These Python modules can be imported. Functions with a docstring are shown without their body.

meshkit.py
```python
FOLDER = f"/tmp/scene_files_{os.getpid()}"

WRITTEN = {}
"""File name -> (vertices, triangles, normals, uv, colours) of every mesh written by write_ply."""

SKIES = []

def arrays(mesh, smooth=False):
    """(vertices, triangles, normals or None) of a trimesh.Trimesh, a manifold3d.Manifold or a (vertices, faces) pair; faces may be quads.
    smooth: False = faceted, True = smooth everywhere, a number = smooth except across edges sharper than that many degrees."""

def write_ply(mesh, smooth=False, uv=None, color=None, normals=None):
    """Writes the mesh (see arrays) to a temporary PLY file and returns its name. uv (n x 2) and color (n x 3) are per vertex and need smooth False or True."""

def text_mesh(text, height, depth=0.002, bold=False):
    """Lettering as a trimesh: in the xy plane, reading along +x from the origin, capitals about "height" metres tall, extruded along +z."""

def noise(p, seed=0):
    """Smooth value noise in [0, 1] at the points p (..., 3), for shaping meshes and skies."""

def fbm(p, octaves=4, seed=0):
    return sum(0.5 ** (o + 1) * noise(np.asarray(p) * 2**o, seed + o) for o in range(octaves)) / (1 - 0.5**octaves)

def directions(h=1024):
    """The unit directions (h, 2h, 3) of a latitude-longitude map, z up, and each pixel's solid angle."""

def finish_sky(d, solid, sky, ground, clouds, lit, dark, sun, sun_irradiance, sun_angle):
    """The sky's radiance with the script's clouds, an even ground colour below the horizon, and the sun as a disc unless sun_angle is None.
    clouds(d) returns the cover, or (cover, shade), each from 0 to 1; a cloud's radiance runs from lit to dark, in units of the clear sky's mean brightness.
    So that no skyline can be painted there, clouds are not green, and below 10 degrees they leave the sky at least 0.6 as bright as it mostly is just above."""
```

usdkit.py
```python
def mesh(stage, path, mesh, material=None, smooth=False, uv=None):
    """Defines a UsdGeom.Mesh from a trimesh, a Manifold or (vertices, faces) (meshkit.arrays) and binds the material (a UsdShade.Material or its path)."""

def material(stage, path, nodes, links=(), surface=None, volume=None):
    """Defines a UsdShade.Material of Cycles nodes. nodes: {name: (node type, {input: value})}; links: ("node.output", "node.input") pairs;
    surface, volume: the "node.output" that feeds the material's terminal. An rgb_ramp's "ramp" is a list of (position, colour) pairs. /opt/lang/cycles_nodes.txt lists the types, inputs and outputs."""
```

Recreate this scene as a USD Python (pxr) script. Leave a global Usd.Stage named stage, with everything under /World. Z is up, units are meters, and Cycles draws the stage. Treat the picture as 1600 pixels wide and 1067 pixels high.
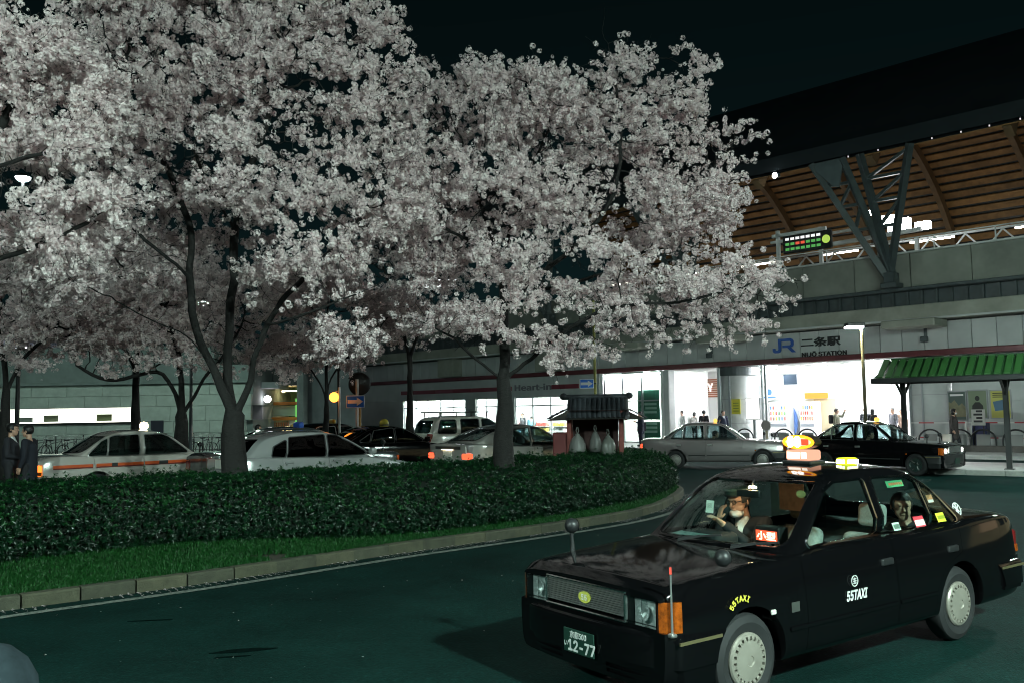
import math, random, glob
import numpy as np, trimesh, shapely, usdkit, meshkit
from shapely import geometry as sg, affinity
from scipy.spatial import cKDTree
from manifold3d import Manifold, Mesh as MMesh, CrossSection
from pxr import Usd, UsdGeom, UsdLux, UsdShade, Gf, Sdf, Vt

# ------------------------------------------------------------------ camera, sky, moonlight
stage = Usd.Stage.CreateInMemory()
UsdGeom.SetStageUpAxis(stage, 'Z'); UsdGeom.SetStageMetersPerUnit(stage, 1.0)
UsdGeom.Xform.Define(stage, '/World'); UsdGeom.Scope.Define(stage, '/World/Looks')
FPX, PITCH, ROLL, EYE = 1395.0, .0762, .0174, 2.06
_cp, _sp, _cr, _sr = math.cos(PITCH), math.sin(PITCH), math.cos(ROLL), math.sin(ROLL)
R0, U0, FW = np.array([1., 0, 0]), np.array([0, -_sp, _cp]), np.array([0, _cp, _sp])
RT, UP = _cr * R0 - _sr * U0, _sr * R0 + _cr * U0
CAM = np.array([0, 0, EYE])
cam = UsdGeom.Camera.Define(stage, '/World/camera')
cam.CreateHorizontalApertureAttr(36.0); cam.CreateFocalLengthAttr(36.0 * FPX / 1600)
cam.CreateFStopAttr(0.0); cam.CreateExposureAttr(0.0); cam.CreateClippingRangeAttr((.05, 2000.))
_m = np.eye(4); _m[0, :3], _m[1, :3], _m[2, :3], _m[3, :3] = RT, UP, -FW, CAM
cam.AddTransformOp().Set(Gf.Matrix4d(*_m.ravel().tolist()))
SUN_EL, SUN_ROT = math.radians(38), math.radians(200)
sky = UsdLux.DomeLight.Define(stage, '/World/sky'); sky.CreateIntensityAttr(1.0)
skym = usdkit.material(stage, '/World/Looks/night_sky', {
    's': ('sky_texture', dict(sky_type='single_scattering', sun_disc=False, sun_elevation=SUN_EL, sun_rotation=SUN_ROT)),
    'bw': ('rgb_to_bw', {}), 'k': ('mix', dict(mix_type='multiply', fac=1.0, color2=(.30, .92, 1.0))),
    'b': ('background_shader', dict(strength=.0020))}, [('s.color', 'bw.color'), ('bw.val', 'k.color1'), ('k.color', 'b.color')], surface='b.background')
UsdShade.MaterialBindingAPI.Apply(sky.GetPrim()).Bind(skym)
sky.GetPrim().SetCustomDataByKey('kind', 'structure')
moon = UsdLux.DistantLight.Define(stage, '/World/moonlight')
moon.CreateIntensityAttr(.004); moon.CreateAngleAttr(.5); moon.CreateColorAttr((1, .97, .9)); moon.CreateNormalizeAttr(True)
moon.AddRotateXYZOp().Set((math.degrees(math.pi/2 - SUN_EL), 0, -math.degrees(SUN_ROT)+180 ))

# ------------------------------------------------------------------ helpers
rng = np.random.default_rng(7)
_count = {}
def numbered(parent, name):
    k = (parent, name); n = _count.get(k, 0); _count[k] = n + 1
    return f'{parent}/{name}' + (f'_{n:03d}' if n else '')
def say(path, label=None, cat=None, group=None, kind=None):
    p = stage.GetPrimAtPath(path)
    for k, v in (('label', label), ('category', cat), ('group', group), ('kind', kind)):
        if v: p.SetCustomDataByKey(k, v)
    return path
def place(path, loc=(0, 0, 0), rz=0.0, scale=None):
    x = UsdGeom.Xformable(stage.GetPrimAtPath(path)); x.ClearXformOpOrder()
    x.AddTranslateOp().Set(Gf.Vec3d(*map(float, loc)))
    if rz: x.AddRotateZOp().Set(math.degrees(rz))
    if scale: x.AddScaleOp().Set(Gf.Vec3f(*scale))
    return path
def thing(name, label=None, cat=None, group=None, loc=(0, 0, 0), rz=0.0, kind=None):
    p = numbered('/World', name); UsdGeom.Xform.Define(stage, p)
    place(p, loc, rz); return say(p, label, cat, group, kind)
def part(parent, name, mesh, mat, smooth=False, label=None, cat=None, group=None, kind=None):
    p = numbered(parent, name)
    usdkit.mesh(stage, p, mesh, mat, smooth)
    return say(p, label, cat, group, kind)
def solo(name, mesh, mat, label=None, cat=None, group=None, kind=None, smooth=False):
    return part('/World', name, mesh, mat, smooth, label, cat, group, kind)
def copy_of(src, loc, rz=0.0, label=None, group=None, scale=None):
    base = src.rsplit('/', 1)[1]
    import re
    base = re.sub(r'_[0-9]{3}$', '', base)
    p = numbered('/World', base); x = UsdGeom.Xform.Define(stage, p)
    x.GetPrim().GetReferences().AddInternalReference(src); x.GetPrim().SetInstanceable(True)
    place(p, loc, rz, scale)
    return say(p, label, None, group)
def scatter(path, protos, pos, quat, scale, idx, kind='stuff', label=None, cat=None):
    """protos: list of (mesh, material); quat n x 4 (w, x, y, z)."""
    pi = UsdGeom.PointInstancer.Define(stage, path)
    for k, (m, mat) in enumerate(protos):
        usdkit.mesh(stage, f'{path}/piece_{k:03d}' if k else f'{path}/piece', m, mat, False)
        pi.CreatePrototypesRel().AddTarget(f'{path}/piece_{k:03d}' if k else f'{path}/piece')
    pi.CreatePositionsAttr(Vt.Vec3fArray.FromNumpy(np.asarray(pos, np.float32)))
    q = np.asarray(quat, np.float32)
    pi.CreateOrientationsAttr(Vt.QuathArray([Gf.Quath(float(a), float(b), float(c), float(d)) for a, b, c, d in q]))
    s = np.asarray(scale, np.float32)
    if s.ndim == 1: s = np.repeat(s[:, None], 3, 1)
    pi.CreateScalesAttr(Vt.Vec3fArray.FromNumpy(s))
    pi.CreateProtoIndicesAttr(Vt.IntArray.FromNumpy(np.asarray(idx, np.int32)))
    return say(path, label, cat, None, kind)
def rand_quat(n, r):
    q = r.normal(size=(n, 4)); return q / np.linalg.norm(q, axis=1, keepdims=True)
def yaw_quat(a, tilt=0, r=None):
    a = np.asarray(a); q = np.zeros((len(a), 4)); q[:, 0] = np.cos(a / 2); q[:, 3] = np.sin(a / 2)
    if tilt:
        q[:, 1:3] = r.normal(size=(len(a), 2)) * tilt; q /= np.linalg.norm(q, axis=1, keepdims=True)
    return q

# pixel (of the 1600 x 1067 photograph) helpers: where a sight line meets a real plane
def ray(px, py):
    return FW * FPX + RT * (px - 800) + UP * (533.5 - py)
def on_z(px, py, z=0.0):
    d = ray(px, py); return CAM + d * ((z - EYE) / d[2])
def at_y(px, py, y):
    d = ray(px, py); return CAM + d * (y / d[1])
def proj(p):
    d = np.asarray(p, float) - CAM; w = d @ FW
    return np.stack([800 + FPX * (d @ RT) / w, 533.5 - FPX * (d @ UP) / w], -1)

# meshes are (vertices, triangles)
def VF(m):
    v, f, _ = meshkit.arrays(m); return np.asarray(v, float), np.asarray(f, int)
def join(*ms):
    vs, fs, n = [], [], 0
    for m in ms:
        if m is None: continue
        v, f = VF(m); vs.append(v); fs.append(f + n); n += len(v)
    return np.vstack(vs), np.vstack(fs)
def xf(m, rz=0.0, loc=(0, 0, 0), rx=0.0, ry=0.0, s=1.0):
    v, f = VF(m); v = v * s
    if rx: c, q = math.cos(rx), math.sin(rx); v = v @ np.array([[1, 0, 0], [0, c, -q], [0, q, c]]).T
    if ry: c, q = math.cos(ry), math.sin(ry); v = v @ np.array([[c, 0, q], [0, 1, 0], [-q, 0, c]]).T
    if rz: c, q = math.cos(rz), math.sin(rz); v = v @ np.array([[c, -q, 0], [q, c, 0], [0, 0, 1]]).T
    return v + np.asarray(loc, float), f
_BF = np.array([[0, 2, 1], [0, 3, 2], [4, 5, 6], [4, 6, 7], [0, 1, 5], [0, 5, 4], [1, 2, 6], [1, 6, 5], [2, 3, 7], [2, 7, 6], [3, 0, 4], [3, 4, 7]])
def box(x0, x1, y0, y1, z0, z1):
    return np.array([[x0, y0, z0], [x1, y0, z0], [x1, y1, z0], [x0, y1, z0], [x0, y0, z1], [x1, y0, z1], [x1, y1, z1], [x0, y1, z1]], float), _BF
def cbox(x0, x1, y0, y1, z0, z1, c=.01):
    """a box with chamfered edges"""
    return VF(Manifold.hull_points(np.array([[(x0, x1)[i] + (sx * c if k != 0 else 0), (y0, y1)[j] + (sy * c if k != 1 else 0), (z0, z1)[l] + (sz * c if k != 2 else 0)]
        for i, sx in ((0, 1), (1, -1)) for j, sy in ((0, 1), (1, -1)) for l, sz in ((0, 1), (1, -1)) for k in range(3)])))
def mbox(x0, x1, y0, y1, z0, z1):
    return Manifold.cube((x1 - x0, y1 - y0, z1 - z0)).translate((x0, y0, z0))
def rbox(x0, x1, y0, y1, z0, z1, r=.03, n=12):
    s = Manifold.sphere(r, n)
    return Manifold.batch_hull([s.translate((x, y, z)) for x in (x0 + r, x1 - r) for y in (y0 + r, y1 - r) for z in (z0 + r, z1 - r)])
def tube(pts, rad, sides=8, caps=True):
    """a tube along a polyline with a radius per point"""
    p = np.asarray(pts, float); n = len(p); r = np.broadcast_to(np.asarray(rad, float), (n,))
    t = np.gradient(p, axis=0); t /= np.linalg.norm(t, axis=1, keepdims=True) + 1e-12
    a = np.cross(t[0], [0, 0, 1.0] if abs(t[0, 2]) < .9 else [1.0, 0, 0]); a /= np.linalg.norm(a)
    fr = []
    for i in range(n):
        a = a - t[i] * (a @ t[i]); a /= np.linalg.norm(a) + 1e-12; fr.append((a, np.cross(t[i], a)))
    ang = np.arange(sides) * 2 * np.pi / sides
    v = np.vstack([p[i] + r[i] * (np.cos(ang)[:, None] * fr[i][0] + np.sin(ang)[:, None] * fr[i][1]) for i in range(n)])
    f = []
    for i in range(n - 1):
        for j in range(sides):
            k = (j + 1) % sides; f += [[i * sides + j, i * sides + k, (i + 1) * sides + k], [i * sides + j, (i + 1) * sides + k, (i + 1) * sides + j]]
    if caps:
        v = np.vstack([v, p[0], p[-1]])
        for j in range(sides):
            k = (j + 1) % sides; f += [[k, j, n * sides], [(n - 1) * sides + j, (n - 1) * sides + k, n * sides + 1]]
    return v, np.array(f)
def bar(a, b, w=.05, h=None):
    """a square bar from a to b"""
    h = h or w; a, b = np.asarray(a, float), np.asarray(b, float); t = b - a; L = np.linalg.norm(t); t /= L
    s = np.cross(t, [0, 0, 1.0]) if abs(t[2]) < .98 else np.array([1.0, 0, 0]); s /= np.linalg.norm(s); u = np.cross(s, t)
    v = [e + s * i * w / 2 + u * j * h / 2 for e in (a, b) for i, j in ((-1, -1), (1, -1), (1, 1), (-1, 1))]
    return np.array(v), np.vstack([_BF[:, ::-1]])
def lathe(prof, n=24, caps=True):
    """profile of (radius, z) turned about z"""
    pr = np.asarray(prof, float); k = len(pr); ang = np.arange(n) * 2 * np.pi / n
    v = np.vstack([np.stack([pr[i, 0] * np.cos(ang), pr[i, 0] * np.sin(ang), np.full(n, pr[i, 1])], 1) for i in range(k)])
    f = []
    for i in range(k - 1):
        for j in range(n):
            m = (j + 1) % n; f += [[i * n + j, i * n + m, (i + 1) * n + m], [i * n + j, (i + 1) * n + m, (i + 1) * n + j]]
    if caps:
        v = np.vstack([v, [0, 0, pr[0, 1]], [0, 0, pr[-1, 1]]])
        for j in range(n):
            m = (j + 1) % n; f += [[m, j, k * n], [(k - 1) * n + j, (k - 1) * n + m, k * n + 1]]
    return v, np.array(f)
def cyl(r, z0, z1, n=16, c=0.0):
    return lathe([(r - c, z0), (r, z0 + c), (r, z1 - c), (r - c, z1)] if c else [(r, z0), (r, z1)], n)
def quad_grid(P):
    """P: (k, n, 3) grid of points -> open sheet"""
    k, n = P.shape[:2]; i, j = np.meshgrid(np.arange(k - 1), np.arange(n - 1), indexing='ij')
    a, b, c, d = i * n + j, i * n + j + 1, (i + 1) * n + j + 1, (i + 1) * n + j
    return P.reshape(-1, 3), np.vstack([np.stack([a, b, c], -1).reshape(-1, 3), np.stack([a, c, d], -1).reshape(-1, 3)])
def prism(poly, h0, h1, axis='z'):
    """a polygon extruded; axis y: polygon is (x, z); axis x: polygon is (y, z)"""
    p = np.asarray(poly, float)
    m = Manifold.extrude(CrossSection([p if sg.Polygon(p).exterior.is_ccw else p[::-1]]), h1 - h0)
    v, f = VF(m); v[:, 2] += h0
    if axis == 'y': v = np.stack([v[:, 0], v[:, 2], v[:, 1]], 1); f = f[:, ::-1]
    if axis == 'x': v = np.stack([v[:, 2], v[:, 0], v[:, 1]], 1)
    return v, f
def manif(m):
    if isinstance(m, Manifold): return m
    v, f = VF(m); r = Manifold(MMesh(v.astype(np.float32), f.astype(np.uint32)))
    if r.is_empty() or r.volume() < 0: r = Manifold(MMesh(v.astype(np.float32), f[:, ::-1].astype(np.uint32)))
    return r
_fonts = {}
def text(s, height, depth=.004, bold=0, cjk=True, center=False):
    """lettering in the xy plane, reading along +x, extruded along +z"""
    from PIL import Image, ImageDraw, ImageFont
    key = 'Noto Sans CJK Regular.woff2' if cjk else 'Inter.woff2'
    if key not in _fonts: _fonts[key] = ImageFont.truetype(glob.glob('/opt/blender-*/*/datafiles/fonts/' + key)[0], 96)
    font = _fonts[key]
    x0, y0, x1, y1 = map(int, font.getbbox(s, anchor='ls', stroke_width=bold))
    im = Image.new('L', (x1 - x0 + 8, y1 - y0 + 8)); ImageDraw.Draw(im).text((4 - x0, 4 - y0), s, 255, font, anchor='ls', stroke_width=bold)
    on = np.pad(np.asarray(im) > 127, ((0, 0), (1, 1))).astype(np.int8)
    rows, st = np.nonzero(np.diff(on, axis=1) == 1); en = np.nonzero(np.diff(on, axis=1) == -1)[1]
    sh = shapely.union_all(shapely.box(st, -rows - 1, en, -rows)).buffer(.6).buffer(-.6).simplify(.9)
    k = height / 70.0; sh = affinity.affine_transform(sh, [k, 0, 0, k, -4 * k, (4 - y0) * k])
    m = join(*[trimesh.creation.extrude_polygon(g, depth, engine='earcut') for g in getattr(sh, 'geoms', [sh]) if g.area > 1e-9])
    if center: v, f = m; c = (v.min(0) + v.max(0)) / 2; v[:, :2] -= c[:2]
    return m
def chain_mesh(bones, ref=.03, smooth=4):
    """bones: list of polylines of (point, radius) -> one continuous smoothed surface"""
    parts = []
    for b in bones:
        for (p, r), (q, s) in zip(b[:-1], b[1:]):
            parts.append(Manifold.batch_hull([Manifold.sphere(r, 14).translate(tuple(map(float, p))), Manifold.sphere(s, 14).translate(tuple(map(float, q)))]))
    m = Manifold.batch_boolean(parts, __import__('manifold3d').OpType.Add).refine_to_length(ref)
    v, f = VF(m); t = trimesh.Trimesh(v, f, process=True)
    if smooth: trimesh.smoothing.filter_taubin(t, iterations=smooth)
    return np.array(t.vertices), np.array(t.faces)

# ------------------------------------------------------------------ materials
_mats = {}
def mat(name, col=(.5, .5, .5), rough=.5, metal=0.0, var=0.0, scale=4.0, bump=0.0, bscale=None, spec=.5, coat=0.0, emit=None, es=0.0, trans=0.0, rvar=0.0, sub=None):
    if name in _mats: return _mats[name]
    n = {'p': ('principled_bsdf', dict(base_color=col, roughness=rough, metallic=metal, specular_ior_level=spec, coat_weight=coat, coat_roughness=.03))}
    L = []
    if emit is not None: n['p'][1].update(emission_color=emit, emission_strength=es)
    if var or bump or rvar:
        n['g'] = ('texture_coordinate', {}); n['t'] = ('noise_texture', dict(scale=scale, detail=5.0, roughness=.65)); L.append(('g.object', 't.vector'))
    if var:
        lo, hi = tuple(max(0, c * (1 - var)) for c in col), tuple(min(1, c * (1 + var)) for c in col)
        n['r'] = ('rgb_ramp', dict(ramp=[(0, lo), (.3, lo), (.7, hi), (1, hi)])); L += [('t.fac', 'r.fac'), ('r.color', 'p.base_color')]
    if rvar:
        n['rr'] = ('map_range', dict(from_min=.3, from_max=.7, to_min=max(0, rough - rvar), to_max=min(1, rough + rvar), clamp=True)); L += [('t.fac', 'rr.value'), ('rr.result', 'p.roughness')]
    if bump:
        n['t2'] = ('noise_texture', dict(scale=bscale or scale * 8, detail=3.0)); n['b'] = ('bump', dict(strength=bump, distance=.02))
        L += [('g.object', 't2.vector'), ('t2.fac', 'b.height'), ('b.normal', 'p.normal')]
    if trans:
        n['tr'] = ('translucent_bsdf', dict(color=col)); n['mx'] = ('mix_closure', dict(fac=trans)); L += [('p.BSDF', 'mx.closure1'), ('tr.BSDF', 'mx.closure2')]
        if var: L.append(('r.color', 'tr.color'))
    _mats[name] = usdkit.material(stage, '/World/Looks/' + name, n, L, surface='mx.closure' if trans else 'p.BSDF')
    return _mats[name]
def glow(name, col, s):
    if name not in _mats:
        _mats[name] = usdkit.material(stage, '/World/Looks/' + name, {'e': ('emission', dict(color=col, strength=s))}, [], surface='e.emission')
    return _mats[name]
def pane(name, tint=(.9, .95, .93), rough=0.0, refl=(.9, .95, .95), f0=.04):
    """a window pane: mostly see-through, more mirror-like at a slant (the same from both sides)"""
    if name not in _mats:
        _mats[name] = usdkit.material(stage, '/World/Looks/' + name, {
            't': ('transparent_bsdf', dict(color=tint)), 'g': ('glossy_bsdf', dict(color=refl, roughness=rough)), 'lw': ('layer_weight', dict(blend=.5)), 'pw': ('math', dict(math_type='power', value2=5.0)),
            'f': ('math', dict(math_type='multiply_add', value2=.96, value3=f0, use_clamp=True)), 'm': ('mix_closure', {})},
            [('lw.facing', 'pw.value1'), ('pw.value', 'f.value1'), ('f.value', 'm.fac'), ('t.BSDF', 'm.closure1'), ('g.BSDF', 'm.closure2')], surface='m.closure')
    return _mats[name]
# ------------------------------------------------------------------ road, island, kerb, grass, hedge
def smooth_step(x): x = np.clip(x, 0, 1); return x * x * (3 - 2 * x)
KP = np.array([on_z(*p)[:2] for p in [(-420, 1023), (-200, 985), (0, 955), (300, 914), (600, 868), (800, 840), (900, 825), (980, 811), (1025, 799), (1054, 785), (1068, 771)]])
def spline(pts, step):
    from scipy.interpolate import CubicSpline
    pts = np.asarray(pts, float); d = np.r_[0, np.cumsum(np.linalg.norm(np.diff(pts, axis=0), axis=1))]
    cs = CubicSpline(d, pts); t = np.arange(0, d[-1], step); return cs(t), cs(t, 1) / np.linalg.norm(cs(t, 1), axis=1, keepdims=True)
def offset_left(c, t, d): return c + np.stack([-t[:, 1], t[:, 0]], 1) * d
KC, KT = spline(KP, .1)                       # kerb line, running from the left to the tip
def kerb_y(x): return np.interp(x, KC[:, 0], KC[:, 1])
def ground_z(x, y):
    s = y - kerb_y(x)
    return .22 * smooth_step((s - .5) / 2.5) * smooth_step((6.5 - x) / 4.5)
tip = KC[-1]; tdir = KT[-1]
nl = np.array([-tdir[1], tdir[0]])
back = offset_left(KC, KT, 5.2)[::-1]
arc = [tip + nl * 2.6 + (-nl * math.cos(a) + tdir * math.sin(a)) * 2.6 for a in np.linspace(.15, math.pi - .3, 14)]
OUT = np.vstack([KC, arc, back[back[:, 0] < 3.0]])   # outline of the planted island
island = sg.Polygon(OUT).buffer(0)

asphalt = usdkit.material(stage, '/World/Looks/asphalt', {
    'g': ('geometry', {}), 't': ('noise_texture', dict(scale=.7, detail=9.0, roughness=.72)), 'f': ('noise_texture', dict(scale=24.0, detail=6.0, roughness=.9)), 'v': ('voronoi_texture', dict(scale=70.0)),
    'r': ('rgb_ramp', dict(ramp=[(.3, (.0008, .0105, .0090)), (.72, (.0046, .0275, .0238))])), 'r2': ('rgb_ramp', dict(ramp=[(.3, (.3, .3, .3)), (.55, (1, 1, 1)), (.70, (3.2, 3.2, 3.2))])),
    'm': ('mix', dict(mix_type='multiply', fac=1.0)), 'b': ('bump', dict(strength=.5, distance=.006)), 'p': ('principled_bsdf', dict(roughness=.8, specular_ior_level=.08))},
    [('g.position', 't.vector'), ('g.position', 'f.vector'), ('g.position', 'v.vector'), ('t.fac', 'r.fac'), ('f.fac', 'r2.fac'), ('r.color', 'm.color1'), ('r2.color', 'm.color2'), ('m.color', 'p.base_color'), ('v.distance', 'b.height'), ('b.normal', 'p.normal')], surface='p.BSDF')
gx = np.r_[np.arange(-130, -30, 8.0), np.arange(-30, 14, .7), np.arange(14, 140, 7.0)]; gy = np.r_[np.arange(-60, 4, 8.0), np.arange(4, 40, .6), np.arange(40, 200, 8.0)]
X, Y = np.meshgrid(gx, gy)
solo('road', quad_grid(np.stack([X, Y, ground_z(X, Y)], -1)), asphalt, kind='structure', smooth=True)

def ribbon(curve, tang, d0, d1, z, zfun=None):
    a, b = offset_left(curve, tang, d0), offset_left(curve, tang, d1)
    za = zfun(a[:, 0], a[:, 1]) if zfun else 0; zb = zfun(b[:, 0], b[:, 1]) if zfun else 0
    P = np.stack([np.column_stack([b, np.full(len(b), z) + zb]), np.column_stack([a, np.full(len(a), z) + za])], 1)
    return quad_grid(P[::1])[0], quad_grid(P)[1][:, ::-1]
line_m = usdkit.material(stage, '/World/Looks/worn_line_paint', {'g': ('geometry', {}), 't': ('noise_texture', dict(scale=14.0, detail=6.0, roughness=.75)),
    'r': ('rgb_ramp', dict(ramp=[(.38, (.02, .04, .035)), (.55, (.20, .215, .19)), (.8, (.30, .31, .27))])), 'p': ('principled_bsdf', dict(roughness=.7))},
    [('g.position', 't.vector'), ('t.fac', 'r.fac'), ('r.color', 'p.base_color')], surface='p.BSDF')
solo('edge_line', ribbon(KC[::4], KT[::4], -.40, -.27, .005), line_m, kind='structure')
# two dark patches (tar seals) on the lane
tar = mat('tar_patch', (.001, .005, .0045), .95, var=.3, scale=6, spec=.02)
for (px, py, L, w, a) in ((380, 1016, .55, .10, .25), (236, 969, .42, .05, .12), (360, 1026, .3, .05, .2)):
    c = on_z(px, py, 0); pts = np.array([[math.cos(t) * L / 2 * (1 + .15 * math.sin(3 * t + px)), math.sin(t) * w / 2 * (1 + .25 * math.sin(2 * t + py))] for t in np.linspace(0, 2 * np.pi, 22)[:-1]])
    v, f = prism(pts, 0, .003); solo('tar_patch', xf((v, f), rz=a, loc=(c[0], c[1], .002)), tar, kind='structure')

# kerb stones, one by one
kerb = thing('island_kerb', kind='structure')
kst = [mat(f'kerb_concrete_{k}', c, .85, var=.25, scale=7, bump=.4) for k, c in enumerate([(.054, .055, .033), (.043, .045, .029), (.064, .063, .038), (.050, .052, .034)])]
KC2, KT2 = spline(np.vstack([KP, arc[2:-1]]), .02)
L = len(KC2) * .02; s = 0.0; k = 0
while s < L - .7:
    ln = .60; i0, i1 = int(s / .02), int((s + ln - .012) / .02)
    idx = np.linspace(i0, min(i1, len(KC2) - 1), 3).astype(int)
    jit = rng.uniform(-.006, .006); h = .145 + rng.uniform(-.004, .006)
    prof = [(0, -.05), (0.0, h - .02), (.015, h), (.15, h), (.15, -.05)]
    P = np.array([[np.r_[KC2[i] + np.array([-KT2[i][1], KT2[i][0]]) * (u + jit), z] for u, z in prof] for i in idx])
    v, f = quad_grid(P); n = len(prof)
    f = np.vstack([f, [[0, j, j + 1] for j in range(1, n - 1)], [[2 * n, 2 * n + j + 1, 2 * n + j] for j in range(1, n - 1)]])
    part(kerb, 'kerb_stone', (v, f), kst[k % 4] if rng.random() < .8 else kst[rng.integers(4)])
    s += ln; k += 1

soil = mat('island_soil', (.035, .030, .020), .95, var=.4, scale=9, bump=.6)
inner = island.buffer(-.16)
tri = trimesh.creation.triangulate_polygon(inner.segmentize(.5), engine='earcut')
v2 = np.asarray(tri[0]); solo('island_soil', (np.column_stack([v2, np.full(len(v2), .12) + ground_z(v2[:, 0], v2[:, 1]) * .85]), np.asarray(tri[1])), soil, kind='structure')
def soil_z(x, y): return .12 + ground_z(x, y) * .85

# hedge: front line measured at soil level
HP = np.array([on_z(*p, .15)[:2] for p in [(-420, 954), (-200, 922), (0, 895), (300, 861), (600, 837), (800, 814), (900, 799), (990, 782), (1035, 767), (1050, 755)]])
HC, HT = spline(HP, .05)
HW = 2.2
def hedge_top(x, y): return .80 - .13 * smooth_step((np.asarray(x) + 4) / 8) + .06 * (meshkit.noise(np.stack([x * .9, y * .9, x * 0], -1), 3) - .5) * 2 + .04 * (meshkit.noise(np.stack([x * 3, y * 3, x * 0], -1), 5) - .5) * 2
prof = [(0.0, 0.0), (-.14, .2), (-.12, .6), (.0, .88), (.22, 1.0), (.7, 1.03), (1.2, 1.03), (2.1, 1.0), (2.4, .8), (2.5, .4), (2.4, 0)]
hs = np.arange(0, len(HC), 4)
def hedge_pt(i, u, q, inset=0.0):
    b = HC[i] + np.stack([-HT[i][..., 1], HT[i][..., 0]], -1) * u[..., None]
    return b
# the tip is closed by a half-round sweep
def hedge_rows(inset):
    rows = []
    for i in hs:
        nrm = np.array([-HT[i][1], HT[i][0]])
        rows.append([np.r_[HC[i] + nrm * (1.22 + (u - 1.22) * (1 - inset)), 0] + np.array([0, 0, q * (1 - inset * .6)]) for u, q in prof])
    e = HC[hs[-1]]; nrm = np.array([-HT[hs[-1]][1], HT[hs[-1]][0]]); tg = HT[hs[-1]]
    c = e + nrm * 1.22
    for a in np.linspace(.25, math.pi / 2, 6):
        rows.append([np.r_[c + (nrm * (u - 1.22) * math.cos(a) + tg * .85 * math.sin(a)) * (1 - inset), 0] + np.array([0, 0, q * (1 - inset * .6)]) for u, q in prof])
    R = np.array(rows)
    R[..., 2] *= hedge_top(R[..., 0], R[..., 1]) / 1.03
    R[..., 2] += soil_z(R[..., 0], R[..., 1])
    return R
hedge = thing('hedge', 'long clipped dark green hedge on the planted island', 'hedge')
core = mat('hedge_core', (.004, .010, .005), .95)
R = hedge_rows(.07); part(hedge, 'core', quad_grid(R), core, smooth=True)
leaf_ms = [mat('hedge_leaf', (.002, .025, .0085), .38, var=.5, scale=30, trans=.2, spec=.5), mat('hedge_leaf_young', (.007, .062, .013), .4, var=.4, scale=30, trans=.25), mat('hedge_leaf_dark', (.0012, .014, .006), .34, var=.4, scale=30, trans=.15)]
def leaf_mesh(L, w, up, a, tilt, base=(0, 0, 0)):
    v = np.array([[0, 0, 0], [w / 2, L * .45, .12 * w], [0, L, -.1 * L], [-w / 2, L * .45, .12 * w], [0, L * .5, -.12 * w]])
    f = np.array([[0, 1, 4], [1, 2, 4], [2, 3, 4], [3, 0, 4]])
    return xf((v, f), rx=tilt, rz=0, loc=(0, 0, 0)), a, base
def sprig(r, n, L):
    ms = []
    for k in range(n):
        m, _, _ = leaf_mesh(L * r.uniform(.7, 1.15), L * .42, 0, 0, r.uniform(.1, 1.0))
        ms.append(xf(m, rz=2.4 * k + r.uniform(-.3, .3), loc=(0, 0, r.uniform(0, .035))))
    return join(*ms)
lr = np.random.default_rng(11)
protos = [(sprig(lr, 8, .048), leaf_ms[0]), (sprig(lr, 7, .042), leaf_ms[2]), (sprig(lr, 8, .044), leaf_ms[1])]
R = hedge_rows(0.0); hv, hf = quad_grid(R); tm = trimesh.Trimesh(hv, hf, process=False)
tri_a = tm.area_faces; cen = tm.triangles_center; fn = tm.face_normals
if fn[np.argmax(cen[:, 2])][2] < 0: fn = -fn
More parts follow.
